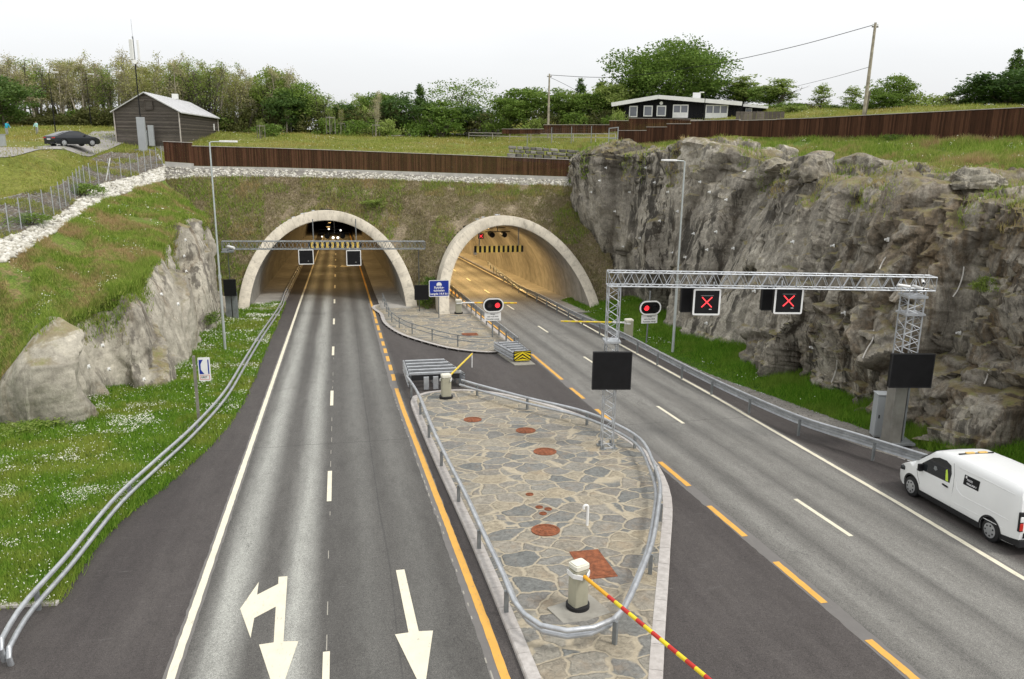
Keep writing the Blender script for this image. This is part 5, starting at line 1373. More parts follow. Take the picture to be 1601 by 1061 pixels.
for u, b in ((.06, -.004), (Wd-.02, -.004), (Wd+.03, .995)): MB().cyl(W3(u, b, zg), W3(u, b, ze), .07, 8).build('downpipe', 'cap', root)
u0, v0 = sg(226, 157); u1, v1 = sg(239, 171); MB().add([W3(u0, -.003, v1), W3(u1, -.003, v1), W3(u1, -.003, v0), W3(u0, -.003, v0)], [(0, 1, 2, 3)]).build('gable_hatch', 'greywood', root)
MB().bar(W3(u0, -.004, v0), W3(u1, -.004, v0), .08).bar(W3(u0, -.004, v1), W3(u1, -.004, v1), .08).bar(W3(u0, -.004, v1), W3(u0, -.004, v0), .08).bar(W3(u1, -.004, v1), W3(u1, -.004, v0), .08).build('hatch_frame', 'darkwood', root)
MB().box(W3(Wd+.03, .86, ze*.62), (.06, .75, .85)).build('vent', 'white', root)
MB().box(W3(Wd*.58, -.03, .95), (.55, .5, 2.2)).box(W3(Wd*.50, -.03, .7), (.35, .4, 1.6)).build('meter_cabinet', 'cabinet', root, 0, bevel=.02)

b = atY(224, 233, 92.5); b.z -= .1
t = thing('antenna_mast', 'slim dark antenna mast with white panel antennas in front of the grey shed', 'mast', b)
zc_ = atY(224, 183, 92.5).z-b.z; za = atY(217, 92, 92.5).z-b.z; zt_ = atY(209, 60, 92.5).z-b.z; zw = atY(205, 30, 92.5).z-b.z
MB().box((0, 0, zc_/2-.2), (.75, .6, zc_+.4)).build('mast_foot', 'cabinet', t, 0, bevel=.03)
m = MB(); truss(m, (0, 0, zc_-.2), (0, 0, za), .24, .24, 14, .03, .012); m.cyl((0, 0, zc_-.2), (0, 0, za), .06, 8); m.build('lattice', 'black', t)
MB().cyl((0, 0, za), (0, 0, zt_+.2), .07, 8).build('antenna_pole', 'galv_dull', t)
for a in (0.2, 2.3, 4.4): MB().box((.42*cos(a), .42*sin(a), (za+zt_)/2-.1), (.20, .36, (zt_-za)), a).build('panel_antenna', 'white', t, 0, bevel=.04)
MB().cyl((0, 0, zt_+.2), (0, 0, zw), .02, 6).build('whip', 'galv', t)
MB().cyl((.0, -.3, za-.3), (.05, -.42, za-.3), .22, 14).build('dish', 'white', t)

# black bungalow
HA_, HB_ = (38.5, 104.5), (57.5, 95.5)
def hw(px, py): p = on_wall(px, py, HA_, HB_); return p
c0 = hw(975, 188); c1 = hw(1160, 188); hx = (c1-c0); hx.z = 0; Wh = hx.length; hx.normalize(); hn = V((hx.y, -hx.x, 0))      # hn towards the road
zb_ = c0.z-.6; root = thing('black_bungalow', 'low black timber bungalow with white roof edge on the right hilltop', 'house', (c0.x, c0.y, zb_))
O_ = V((c0.x, c0.y, zb_))
def hl(px, py, out=0.0): p = hw(px, py)-O_; return p+hn*out
def hs(px, py): p = hw(px, py); return (p-O_).dot(hx), p.z-zb_
def H3(u, b, z): return hx*u-hn*b+V((0, 0, z))
ur, zr_ = hs(1030, 153); ul, zl_ = hs(975, 161); urr, zrr = hs(1160, 162); dep = 9.0
m = MB(); k = int(Wh/.14)
for i in range(k):
    u0, u1 = Wh*i/k, Wh*(i+1)/k-.012
    zt2 = lambda u: (zl_+(zr_-zl_)*u/ur) if u < ur else (zr_+(zrr-zr_)*(u-ur)/(Wh-ur))
    m.add([H3(u0, 0, 0), H3(u1, 0, 0), H3(u1, 0, zt2(u1)), H3(u0, 0, zt2(u0))], [(0, 1, 2, 3)])
m.build('front_wall', 'blackwood', root)
MB().add([H3(0, 0, 0), H3(0, dep, 0), H3(0, dep, zl_), H3(0, 0, zl_), H3(Wh, 0, 0), H3(Wh, dep, 0), H3(Wh, dep, zrr), H3(Wh, 0, zrr), H3(ur, dep, zr_)], [(0, 3, 2, 1), (4, 5, 6, 7), (1, 2, 8, 6, 5)]).build('rear_wall', 'blackwood', root)
m = MB(); e0 = hs(957, 163); e1 = hs(1160, 161.5); rt = hs(1030, 151)
for (ua, za_), (ub, zb2) in ((e0, rt), (rt, e1)):
    q = [H3(ua, -.7, za_), H3(ub, -.7, zb2), H3(ub, dep+.5, zb2), H3(ua, dep+.5, za_)]; m.add(q+[p+V((0, 0, -.12)) for p in q], [(0, 1, 2, 3), (7, 6, 5, 4), (0, 4, 5, 1), (2, 6, 7, 3)])
m.build('roof', 'roofmetal', root)
m = MB()
for (ua, za_), (ub, zb2) in ((e0, rt), (rt, e1)): m.bar(H3(ua, -.74, za_-.05), H3(ub, -.74, zb2-.05), .08, .5)
m.build('fascia', 'white', root)
a_ = hs(1083, 153.5); b2 = hs(1095, 144.5); MB().box(H3((a_[0]+b2[0])/2, 2.0, (a_[1]+b2[1])/2-.1), (1.0, .8, 1.1), atan2(hx.y, hx.x)).build('chimney', 'white', root)
for (x0, y0, x1, y1, nn, panel) in ((984, 166, 996.5, 182, 1, 0), (1006.5, 165.5, 1020, 181, 1, .0), (1027, 165.5, 1041, 180.5, 1, 0), (1052, 164, 1076, 183, 2, .35), (1103, 164.5, 1138, 184, 3, .35)):
    u0, v0 = hs(x0, y1); u1, v1 = hs(x1, y0)
    f_ = MB().box(H3((u0+u1)/2, -.02, (v0+v1)/2), (u1-u0+.12, .08, v1-v0+.12), atan2(hx.y, hx.x)).build('window', 'white', root)
    for i in range(nn):
        a0 = u0+(u1-u0)*i/nn+.07; a1 = u0+(u1-u0)*(i+1)/nn-.07; vb = v0+.08+(v1-v0)*panel
        MB().box(H3((a0+a1)/2, -.045, (vb+v1-.08)/2), (a1-a0, .06, v1-.08-vb), atan2(hx.y, hx.x)).build('pane', 'winglass', f_)
MB().cyl(H3(hs(1034, 161)[0], -.05, hs(1034, 161)[1]), H3(hs(1034, 161)[0], -.15, hs(1034, 161)[1]), .22, 14).build('wall_lamp', 'white', root)
w0 = hs(1160, 163); w1 = hs(1198, 166.5)
m = MB(); q = [H3(w0[0], .8, w0[1]), H3(w1[0]+.3, .8, w1[1]), H3(w1[0]+.3, dep, w1[1]), H3(w0[0], dep, w0[1])]; m.add(q+[p+V((0, 0, -.1)) for p in q], [(0, 1, 2, 3), (7, 6, 5, 4), (0, 4, 5, 1), (1, 5, 6, 2)]); m.build('wing_roof', 'roofmetal', root)
MB().bar(H3(w0[0], .76, w0[1]-.05), H3(w1[0]+.3, .76, w1[1]-.05), .08, .3).build('wing_fascia', 'white', root)
MB().add([H3(Wh, 1.4, 0), H3(w1[0]-.4, 1.4, 0), H3(w1[0]-.4, 1.4, w1[1]-.1), H3(Wh, 1.4, w0[1]-.1), H3(w1[0]-.4, dep, 0), H3(w1[0]-.4, dep, w1[1]-.1)], [(0, 1, 2, 3), (1, 4, 5, 2)]).build('wing_wall', 'blackwood', root)
u0, v0 = hs(1166, 176); u1, v1 = hs(1177, 168.5); f_ = MB().box(H3((u0+u1)/2, 1.35, (v0+v1)/2), (u1-u0, .1, v1-v0), atan2(hx.y, hx.x)).build('window', 'white', root)
MB().box(H3((u0+u1)/2, 1.32, (v0+v1)/2), (u1-u0-.14, .1, v1-v0-.14), atan2(hx.y, hx.x)).build('pane', 'winglass', f_)
a_ = hs(1062, 187); b2 = hs(1158, 187); MB().box(H3((a_[0]+b2[0])/2, -1.4, a_[1]-.1), (b2[0]-a_[0], 2.4, .16), atan2(hx.y, hx.x)).build('terrace', 'cap', root)

# ------------------------------------------------------------------ poles, lamps and cables on the plateau
def utility_pole(label, Y, pb, pt_, r=.13):
    b = atY(*pb, Y); g = zdown(b.x, b.y, ['meadow']); top = atY(*pt_, Y); b.z = g if g is not None else b.z
    t = thing('utility_pole', label, 'utility pole', b); lean = V((top.x-b.x, 0, 0))
    MB().tube([(0, 0, -.5), V((lean.x*.5, 0, (top.z-b.z)*.5)), V((lean.x, 0, top.z-b.z))], [r*1.2, r, r*.75], 10).build('pole', 'bark_pale', t, 40)
    MB().bar((lean.x-.3, 0, top.z-b.z-.35), (lean.x+.3, 0, top.z-b.z-.35), .1).build('cross_arm', 'bark', t)
    for s in (-.25, .25): MB().cyl((lean.x+s, 0, top.z-b.z-.3), (lean.x+s, 0, top.z-b.z-.12), .05, 8).build('insulator', 'white', t)
    return t, top
t1, P1 = utility_pole('tall leaning utility pole behind the cliff fence', 66, (1350, 184), (1369, 35), .15)
m = MB().cyl((.0, 0, .0), (.25, 0, 2.6), .17, 10).build('dark_sleeve', 'bark', t1)
t2, P2 = utility_pole('utility pole behind the low fence left of the black house', 104, (857, 205), (859, 115), .13)
def cable(label, pts, r=.035):
    L = pts[0]; o = MB().tube(poly_path([p-L for p in pts], 1.5), r, 5).build('overhead_cable', 'black', None); o.location = L; tag(o, label, 'cable')
cable('overhead cable sagging between the two utility poles above the trees', [P2+V((0, 0, -.15)), atY(962, 120, 97), atY(1108, 101, 86), atY(1240, 73, 75), P1+V((0, 0, -.15))], .03)
cable('thin lower cable running left from the tall leaning pole', [atY(1357, 105, 66), atY(1300, 121, 85), atY(1235, 137, 110)], .022)
cable('thin cable dropping right from the pole beside the black house', [P2+V((0, 0, -.4)), atY(880, 130, 106), atY(905, 143, 112)], .025)
for lab, pb, pt_, hd in (('dark lamp post beside the parked car on the hill', (87, 207), (77, 113), .9), ('dark lamp post on the hill left of the grey shed', (143, 198), (135, 116), .9), ('dark lamp post in the field left of the bushes', (498, 206), (497, 163), -.6),
                         ('dark lamp post at the left end of the low back fence', (783, 208), (783, 154), .4), ('dark lamp post in front of the black house', (1100, 190), (1101, 145), -.6)):
    b = topz(*pb) if pb[0] < 1000 else atY(*pb, 88)
    street_lamp(lab, 0, 0, pt_, 0, hd, 'lamp_post', b, 'black', .06, .4, .8)

# ------------------------------------------------------------------ lanes on the hill
def ribbon(name, pts, w_, mat, h=.07, label=None):
    P = poly_path(pts, .8); vs = []
    for i, p in enumerate(P):
        t = P[min(i+1, len(P)-1)]-P[max(i-1, 0)]; nrm = V((-t.y, t.x, 0)).normalized()*w_/2
        for k in range(7): q = p+nrm*(1-k/3); q.z = (zdown(q.x, q.y, ['meadow', 'gravel_bank']) or p.z)+h; vs.append(tuple(q))
    o = MB().add(vs, [(i*7+k, i*7+k+1, i*7+k+8, i*7+k+7) for i in range(len(P)-1) for k in range(6)]).build(name, mat, None, 60); o['kind'] = 'structure'
    if label: o['label'] = label
lane = [topz(x, y) for x, y in ((-40, 236), (0, 235), (60, 231), (110, 228), (150, 223), (178, 217))]
lane += [V((-27.0, 103, 0)), V((-27.5, 110, 0)), V((-29, 118, 0))]
ribbon('lane', lane, 3.6, 'asphalt_far', .06, 'pale lane on the hill past the parked car')
ribbon('path', [topz(x, y) for x, y in ((610, 213), (650, 210), (700, 209), (745, 210))], 1.6, 'apron', .08)
b = topz(1, 229); t = thing('utility_box', 'small grey box at the left edge of the hill field', 'utility box', b); MB().box((0, 0, .55), (.9, .5, 1.1)).build('body', 'cabinet', t, 0, bevel=.03); MB().box((0, 0, 1.13), (.96, .56, .06)).build('lid', 'cabinet', t)

# ------------------------------------------------------------------ vehicles
def shell(outline, hwf, cy, cz, crown=.03):
    bm = bmesh.new(); vs = [bm.verts.new((0, y, z)) for y, z in outline]; bm.faces.new(vs)
    for y in cy: bmesh.ops.bisect_plane(bm, geom=bm.verts[:]+bm.edges[:]+bm.faces[:], plane_co=(0, y, 0), plane_no=(0, 1, 0))
    for z in cz: bmesh.ops.bisect_plane(bm, geom=bm.verts[:]+bm.edges[:]+bm.faces[:], plane_co=(0, 0, z), plane_no=(0, 0, 1))
    bmesh.ops.triangulate(bm, faces=[f_ for f_ in bm.faces if len(f_.verts) > 4]); bm.normal_update()
    bm.verts.index_update(); m = MB(); nv_ = len(bm.verts)
    co = [v_.co.copy() for v_ in bm.verts]; fl = [[v_.index for v_ in f_.verts] for f_ in bm.faces]; sg_ = [f_.normal.x for f_ in bm.faces]
    bd = [(e.verts[0].index, e.verts[1].index) for e in bm.edges if len(e.link_faces) == 1]; bm.free()
    vs = [V((-hwf(c.y, c.z), c.y, c.z)) for c in co]+[V((hwf(c.y, c.z), c.y, c.z)) for c in co]
    fs_ = []
    for f_, s in zip(fl, sg_):
        f2 = f_ if s < 0 else f_[::-1]
        fs_.append(tuple(f2)); fs_.append(tuple(i+nv_ for i in f2[::-1]))
    ts = [-.8, -.4, 0, .4, .8]; idx = {}
    cyy = sum(c.y for c in co)/nv_; zmid = .8
    for i in {a for e in bd for a in e}:
        c = co[i]; h_ = hwf(c.y, c.z); row = [i]
        for t_ in ts:
            k = (1-t_*t_); dz = crown*k if c.z > zmid*1.2 else 0; dy = (.12*k if c.y > 4.2 else (-.03*k if c.y < .2 else 0))
            vs.append(V((h_*t_, c.y+dy*(1 if c.z > .3 else 0), c.z+dz))); row.append(len(vs)-1)
        row.append(i+nv_); idx[i] = row
    for a, b in bd:
        for j in range(6): fs_.append((idx[a][j], idx[b][j], idx[b][j+1], idx[a][j+1]))
    m.add(vs, fs_); return m
def fix_normals(o):
    bm = bmesh.new(); bm.from_mesh(o.data); bmesh.ops.recalc_face_normals(bm, faces=bm.faces[:]); bm.to_mesh(o.data); bm.free()
def side_patch(poly, hwf, s, out, thick=0.0):
    """polygon (y,z) laid on the side of the shell"""
    bm = bmesh.new(); bm.faces.new([bm.verts.new((0, y, z)) for y, z in poly])
    y0, y1 = min(p[0] for p in poly), max(p[0] for p in poly); z0_, z1_ = min(p[1] for p in poly), max(p[1] for p in poly)
    for i in range(1, 8): bmesh.ops.bisect_plane(bm, geom=bm.verts[:]+bm.edges[:]+bm.faces[:], plane_co=(0, y0+(y1-y0)*i/8, 0), plane_no=(0, 1, 0))
    for i in range(1, 6): bmesh.ops.bisect_plane(bm, geom=bm.verts[:]+bm.edges[:]+bm.faces[:], plane_co=(0, 0, z0_+(z1_-z0_)*i/6), plane_no=(0, 0, 1))
    bm.verts.index_update(); bm.normal_update(); m = MB()
    vs = [V((s*(hwf(v_.co.y, v_.co.z)+out), v_.co.y, v_.co.z)) for v_ in bm.verts]
    m.add(vs, [tuple(v_.index for v_ in (f_.verts if (f_.normal.x*s > 0) else reversed(f_.verts))) for f_ in bm.faces]); bm.free(); return m
def arc_pts(cy, cz, r, z_floor, n_=9):
    a0 = math.asin(min(1, max(-1, (z_floor-cz)/r))); return [(cy+r*cos(a), cz+r*sin(a)) for a in [a0+(pi-2*a0)*i/n_ for i in range(n_+1)]]
def wheel(parent, x, y, r, w_, s):
    o = MB().tube([(x-s*w_/2, y, r), (x-s*(w_/2-.03), y, r), (x+s*(w_/2-.03), y, r), (x+s*w_/2, y, r)], [r*.86, r, r, r*.86], 28).build('wheel', 'rubber', parent, 40)
    m = MB(); xo = x+s*(w_/2+.004); k = 28; R = r*.66
    m.tube([(x, y, r), (xo, y, r), (xo+s*.012, y, r)], [R, R, R*.55], 28)
    m.build('rim', 'hub', o, 30)
    m = MB()
    for i in range(7): a = 2*pi*i/7; m.tube([(xo-s*.002, y+R*.68*cos(a), r+R*.68*sin(a)), (xo+s*.016, y+R*.68*cos(a), r+R*.68*sin(a))], R*.13, 10)
    m.build('rim_hole', 'rubber', o)
    return o
# white van on the right shoulder
fw, rw_ = rd(1422, 775), rd(1545, 846)
hd = (fw-rw_); hd.z = 0; an = atan2(hd.y, hd.x)-pi/2; wb = hd.length
cent = rw_+V((cos(an), sin(an), 0))*.95-hd.normalized()*1.02
van = thing('delivery_van', 'white delivery van parked on the right shoulder with a black panel on its side', 'van', (cent.x, cent.y, gz(0, cent.y)+.0), an)
van.rotation_euler = (-math.atan(S), 0, an)
YR = 1.02; YF = YR+wb; LEN = YF+.92
def vroof(y):
    pts = [(0, 1.86), (.12, 1.93), (.5, 1.955), (2.4, 1.965), (LEN-2.15, 1.94), (LEN-1.75, 1.84), (LEN-.95, 1.22), (LEN-.72, 1.10), (LEN-.25, .92), (LEN, .6)]
    return float(np.interp(y, [p[0] for p in pts], [p[1] for p in pts]))
def vhw(y, z):
    w_ = .965
    if z > 1.0: w_ -= .115*((z-1.0)/.95)**1.6
    d = vroof(y)-z
    if d < .22 and y < LEN-.8: w_ -= .13*(1-max(d, 0)/.22)**2.2
    if z < .5: w_ -= .03*(.5-z)/.25
    k = y-(LEN-1.15)
    if k > 0: w_ -= .24*(k/1.15)**2.2
    if y < .25: w_ -= .05*((.25-y)/.25)**2
    return max(w_, .2)
out = [(0.0, .42), (-.03, .75), (0.0, 1.2), (.05, 1.62), (.12, 1.86), (.22, 1.93), (.5, 1.955), (1.4, 1.965), (2.4, 1.965), (LEN-2.15, 1.94), (LEN-1.95, 1.90), (LEN-1.75, 1.83), (LEN-1.35, 1.53), (LEN-.95, 1.22), (LEN-.72, 1.10), (LEN-.4, .98), (LEN-.14, .84), (LEN-.03, .66), (LEN, .45), (LEN-.06, .27), (LEN-.3, .22)]
out += arc_pts(YF, .33, .41, .24)+[(YF-1.0, .24), (YR+1.0, .24)]+arc_pts(YR, .33, .41, .24)+[(.15, .28)]
m = shell(out[::-1], vhw, [i*.2 for i in range(1, 27)]+[LEN-.1, .08], [.3, .4, .5, .62, .75, .9, 1.05, 1.2, 1.35, 1.5, 1.62, 1.72, 1.79, 1.85, 1.89, 1.92, 1.945], .03)
o = m.build('body', 'vanpaint', van); fix_normals(o); o.data.polygons.foreach_set('use_smooth', [True]*len(o.data.polygons)); o.data.set_sharp_from_angle(angle=radians(38))
dw = [(LEN-2.72, 1.12), (LEN-2.75, 1.42), (LEN-2.66, 1.66), (LEN-2.42, 1.74), (LEN-2.1, 1.73), (LEN-1.82, 1.64), (LEN-1.42, 1.34), (LEN-1.22, 1.16), (LEN-1.24, 1.09)]
for s in (-1, 1):
    d = MB(); P_ = [(LEN-2.85, .38), (LEN-2.88, 1.2), (LEN-2.84, 1.72)]
    side_patch(dw, vhw, s, .006).build('side_window', 'glass', van, 30)
    # door seam, handle, sill trim and swage lines
    m = MB()
    for path in ([(LEN-2.83, .36), (LEN-2.90, 1.1), (LEN-2.86, 1.45), (LEN-2.74, 1.76)], [(LEN-1.16, 1.05), (LEN-1.25, .8), (LEN-1.36, .6)]):
        m.tube([(s*(vhw(y, z)+.001), y, z) for y, z in path], .009, 4)
    m.build('door_seam', 'seam', van)
    MB().bar((s*(vhw(LEN-2.62, .98)+.02), LEN-2.68, .97), (s*(vhw(LEN-2.5, .98)+.02), LEN-2.44, .99), .03, .045).build('handle', 'black', van)
    side_patch([(YR+.44, .22), (YF-.44, .22), (YF-.43, .40), (YR+.44, .40)], vhw, s, .018).build('sill_trim', 'rubber', van)
    side_patch([(.0, .30), (YR-.44, .26), (YR-.42, .42), (.0, .5)], vhw, s, .012).build('rear_bumper_end', 'rubber', van)
    for path, r in (([(.35, .93), (1.2, .93), (2.2, .93), (LEN-3.2, .98), (LEN-3.02, 1.1), (LEN-2.98, 1.35)], .012), ([(.3, 1.70), (1.5, 1.72), (LEN-3.0, 1.72)], .014), ([(.5, .62), (2.0, .60), (LEN-2.9, .58)], .010)):
        MB().tube(poly_path([V((s*(vhw(y, z)-.003), y, z)) for y, z in path], .1), r, 6).build('swage_line', 'vanpaint', van, 60)
    for yy in (YR, YF):
        m = MB(); a = arc_pts(yy, .33, .392, .22, 16); b = arc_pts(yy, .33, .455, .24, 16)
        vs = [(s*(vhw(y, z)+.012), y, z) for y, z in a+b]; m.add(vs, [(i, i+1, 18+i, 17+i) for i in range(16)]); m.build('arch_trim', 'rubber', van)
        m = MB(); a2 = arc_pts(yy, .33, .398, .24, 16); m.add([(s*.60, y, z) for y, z in a2], [tuple(range(len(a2)))]); m.add([(s*xk*(1 if xk < .7 else (vhw(y, z)-.004)/.9), y, z) for xk in (.60, .9) for y, z in a2], [(i, i+1, 18+i, 17+i) for i in range(16)]); m.build('arch_liner', 'rubber', van)
        wheel(van, s*.845, yy, .335, .22, s)
    MB().box((s*1.03, LEN-1.42, 1.18), (.16, .12, .24)).bar((s*.93, LEN-1.42, 1.12), (s*1.0, LEN-1.42, 1.12), .05).build('mirror', 'black', van, 0, bevel=.03)
    MB().box((s*.80, LEN-.42, .82), (.22, .34, .16), s*-.5).build('headlight', 'glass', van, 0, bevel=.05)
    tl = MB(); tl.mat('rubber').box((s*.90, -.005, 1.02), (.13, .08, .56)).mat('red').box((s*.905, -.03, .88), (.10, .07, .22)).mat('white').box((s*.905, -.03, 1.10), (.10, .07, .16)); tl.build('tail_light', None, van, 0, bevel=.015)
    MB().box((s*.78, -.01, .62), (.06, .06, .16)).build('rear_reflector', 'glass', van)
m = side_patch([(1.62, 1.30), (1.62, 1.60), (2.26, 1.60), (2.26, 1.30)], vhw, -1, .008); m.build('black_panel', 'black', van)
xs = -(vhw(1.9, 1.45)+.014); tilt = math.atan2(vhw(1.9, 1.3)-vhw(1.9, 1.6), .3)
rt_ = (pi/2-tilt*1.0, 0, -pi/2)
text('PRESIS', .085, 'text_white', van, (xs+.006, 2.13, 1.475), rt_, align='LEFT', sx=1.0); text('VEGDRIFT', .095, 'text_white', van, (xs-.001, 2.13, 1.375), rt_, align='LEFT', bold=.003, sx=1.0)
MB().box((xs+.014, 2.17, 1.545), (.012, .055, .07)).build('emblem', 'white', van)
m = MB(); m.mat('rubber').box((0, LEN-2.55, 1.985), (1.2, .06, .03)); m.build('beacon_bar', None, van, 0, bevel=.01)
for s in (-.22, .22): MB().box((s, LEN-2.55, 2.012), (.30, .10, .04)).build('beacon', 'beacon', van, 0, bevel=.015)
def vfront(y): return vroof(y)
m = MB(); wsp = [(LEN-1.72, 1.80), (LEN-1.0, 1.26)]; ww = (.70, .80)
m.add([(-ww[0], wsp[0][0]+.02, wsp[0][1]+.045), (ww[0], wsp[0][0]+.02, wsp[0][1]+.045), (ww[1], wsp[1][0]+.03, wsp[1][1]+.05), (-ww[1], wsp[1][0]+.03, wsp[1][1]+.05)], [(0, 3, 2, 1)]); m.build('windscreen', 'glass', van)
for s in (-.42, .42): MB().box((s, -.035, 1.42), (.62, .03, .55)).build('rear_window', 'glass', van, 0, bevel=.01)
MB().box((-.30, -.06, .78), (.52, .02, .12)).build('number_plate', 'plate_teal', van); text('AB 12345', .09, 'text_white', van, (-.30, -.073, .78), (pi/2, 0, 0)) if False else None
MB().box((0, .02, .38), (1.85, .16, .24)).build('rear_bumper', 'rubber', van, 0, bevel=.03)
# high visibility sleeve showing through the driver's window
side_patch([(LEN-2.66, 1.14), (LEN-2.60, 1.36), (LEN-2.54, 1.50), (LEN-2.48, 1.46), (LEN-2.54, 1.14)], vhw, -1, .010).build('seat_vest', 'hivis', van)
side_patch([(LEN-2.12, 1.34), (LEN-2.06, 1.42), (LEN-1.96, 1.42), (LEN-1.94, 1.32), (LEN-2.04, 1.28)], vhw, -1, .010).build('wheel_glint', 'galv_dull', van)

# dark saloon on the hill lane
b = topz(72, 227.5); f2 = topz(140, 225.5); b = b*1.0
cx_ = topz(78, 229.5); hd = V((1.0, 1.15, 0)).normalized(); an = atan2(hd.y, hd.x)-pi/2
car = thing('parked_car', 'dark grey fastback saloon on the lane left of the grey shed', 'car', cx_+V((0, 0, .06)), an)
CL = 4.75
croof = lambda y: float(np.interp(y, [0, .1, .55, 1.3, 2.1, 2.8, 3.5, 4.3, 4.7], [.75, .92, 1.06, 1.32, 1.43, 1.36, 1.0, .82, .6]))
def chw(y, z):
    w_ = .925
    if z > .85: w_ -= .32*((z-.85)/.58)**1.3
    if y > 3.9: w_ -= .22*((y-3.9)/.85)**2
    if y < .5: w_ -= .12*((.5-y)/.5)**2
    if z < .4: w_ -= .04*(.4-z)/.2
    return max(w_, .2)
out = [(.02, .45), (0, .7), (.06, .93), (.3, 1.0), (.7, 1.12), (1.2, 1.30), (1.7, 1.41), (2.2, 1.44), (2.7, 1.39), (3.2, 1.16), (3.6, .98), (4.1, .88), (4.5, .74), (4.68, .55), (4.66, .3), (4.4, .2)]
out += arc_pts(3.72, .34, .39, .22)+[(2.8, .2), (1.7, .2)]+arc_pts(.88, .34, .39, .22)+[(.15, .25)]
o = shell(out[::-1], chw, [i*.25 for i in range(1, 19)], [.3, .45, .6, .75, .85, .95, 1.05, 1.15, 1.25, 1.33, 1.39], .03).build('body', 'carpaint', car); fix_normals(o); o.data.polygons.foreach_set('use_smooth', [True]*len(o.data.polygons)); o.data.set_sharp_from_angle(angle=radians(40))
for s in (-1, 1):
    side_patch([(1.05, 1.0), (1.3, 1.22), (1.75, 1.33), (2.2, 1.36), (2.7, 1.30), (3.2, 1.04), (3.15, .98)], chw, s, .012).build('side_window', 'glass', car)
    for yy in (.88, 3.72): wheel(car, s*.82, yy, .335, .2, s)
    MB().box((s*.70, -.01, .80), (.36, .08, .09)).build('tail_light', 'red', car)
    MB().box((s*.98, 3.0, 1.0), (.14, .1, .12)).build('mirror', 'carpaint', car)
MB().add([(-.55, .30, 1.03), (.55, .30, 1.03), (.50, 1.25, 1.35), (-.50, 1.25, 1.35)], [(0, 1, 2, 3)]).build('rear_window', 'glass', car)
MB().add([(-.50, 2.65, 1.44), (.50, 2.65, 1.44), (.6, 3.35, 1.13), (-.6, 3.35, 1.13)], [(0, 1, 2, 3)]).build('windscreen', 'glass', car)
MB().box((0, -.015, .66), (.52, .03, .12)).build('number_plate', 'white', car); MB().box((0, .02, .32), (1.5, .12, .22)).build('rear_bumper', 'rubber', car, 0, bevel=.03)

# two far people at the edge of the wood
def person(label, p, top, h, rz, pose):
    t = thing('person', label, 'person', p, rz)
    bm = bmesh.new(); sk = bm.verts.layers.skin.verify()
    J = {}; k = h/1.75
    def jv(nm, co, r, par=None):
        v_ = bm.verts.new(V(co)*k); v_[sk].radius = (r*k, r*k); J[nm] = v_
        if par: bm.edges.new((J[par], v_))
    jv('pel', (0, 0, .95), .15); J['pel'][sk].use_root = True
    bend = pose
    jv('chest', (0, -.10*bend, 1.30), .17, 'pel'); jv('neck', (0, -.16*bend, 1.50), .07, 'chest'); jv('head', (0, -.22*bend, 1.63), .105, 'neck'); jv('crown', (0, -.22*bend, 1.70), .08, 'head')
    for s, nm in ((-1, 'l'), (1, 'r')):
        jv('hip'+nm, (s*.10, 0, .88), .11, 'pel'); jv('kn'+nm, (s*.11, -.04, .48), .075, 'hip'+nm); jv('an'+nm, (s*.11, .02, .09), .05, 'kn'+nm); jv('to'+nm, (s*.12, -.14, .04), .045, 'an'+nm)
        jv('sh'+nm, (s*.20, -.12*bend, 1.42), .075, 'chest'); jv('el'+nm, (s*.26, -.12-.1*bend, 1.16), .05, 'sh'+nm); jv('wr'+nm, (s*.20, -.32, 1.05), .038, 'el'+nm); jv('ha'+nm, (s*.18, -.40, 1.04), .035, 'wr'+nm)
    me = bpy.data.meshes.new('body'); bm.to_mesh(me); bm.free(); o = bpy.data.objects.new('body', me); COL.objects.link(o); o.parent = t
    o.modifiers.new('skin', 'SKIN'); o.modifiers.new('sub', 'SUBSURF').levels = 1; o.modifiers['sub'].render_levels = 2
    mt, nt_, b_, o_ = newmat('clothed_person'); n2 = N(nt_); z = n2('SeparateXYZ', {0: obj_co(n2)}).outputs[2]
    col = n2.ramp(n2.math('DIVIDE', z, 1.75*k), [(0, (.05, .05, .05)), (.06, (.33, .33, .32)), (.54, (.33, .33, .32)), (.55, top), (.86, top), (.87, (.45, .28, .2)), (.94, (.10, .07, .04))], 'CONSTANT')
    nt_.links.new(col, b_.inputs['Base Color']); b_.inputs['Roughness'].default_value = .8; me.materials.append(mt)
    return t
def ground_at(px, Y): p = atY(px, 196, Y); p.z = zdown(p.x, p.y, ['meadow']); return p
person('person in a turquoise jacket bending beside the wood at the left edge', ground_at(9, 104), (.03, .36, .50), 1.7, 1.2, 1.4)
person('person in pale mint clothes standing by the wood', ground_at(57, 106), (.40, .66, .62), 1.5, -.4, .3)
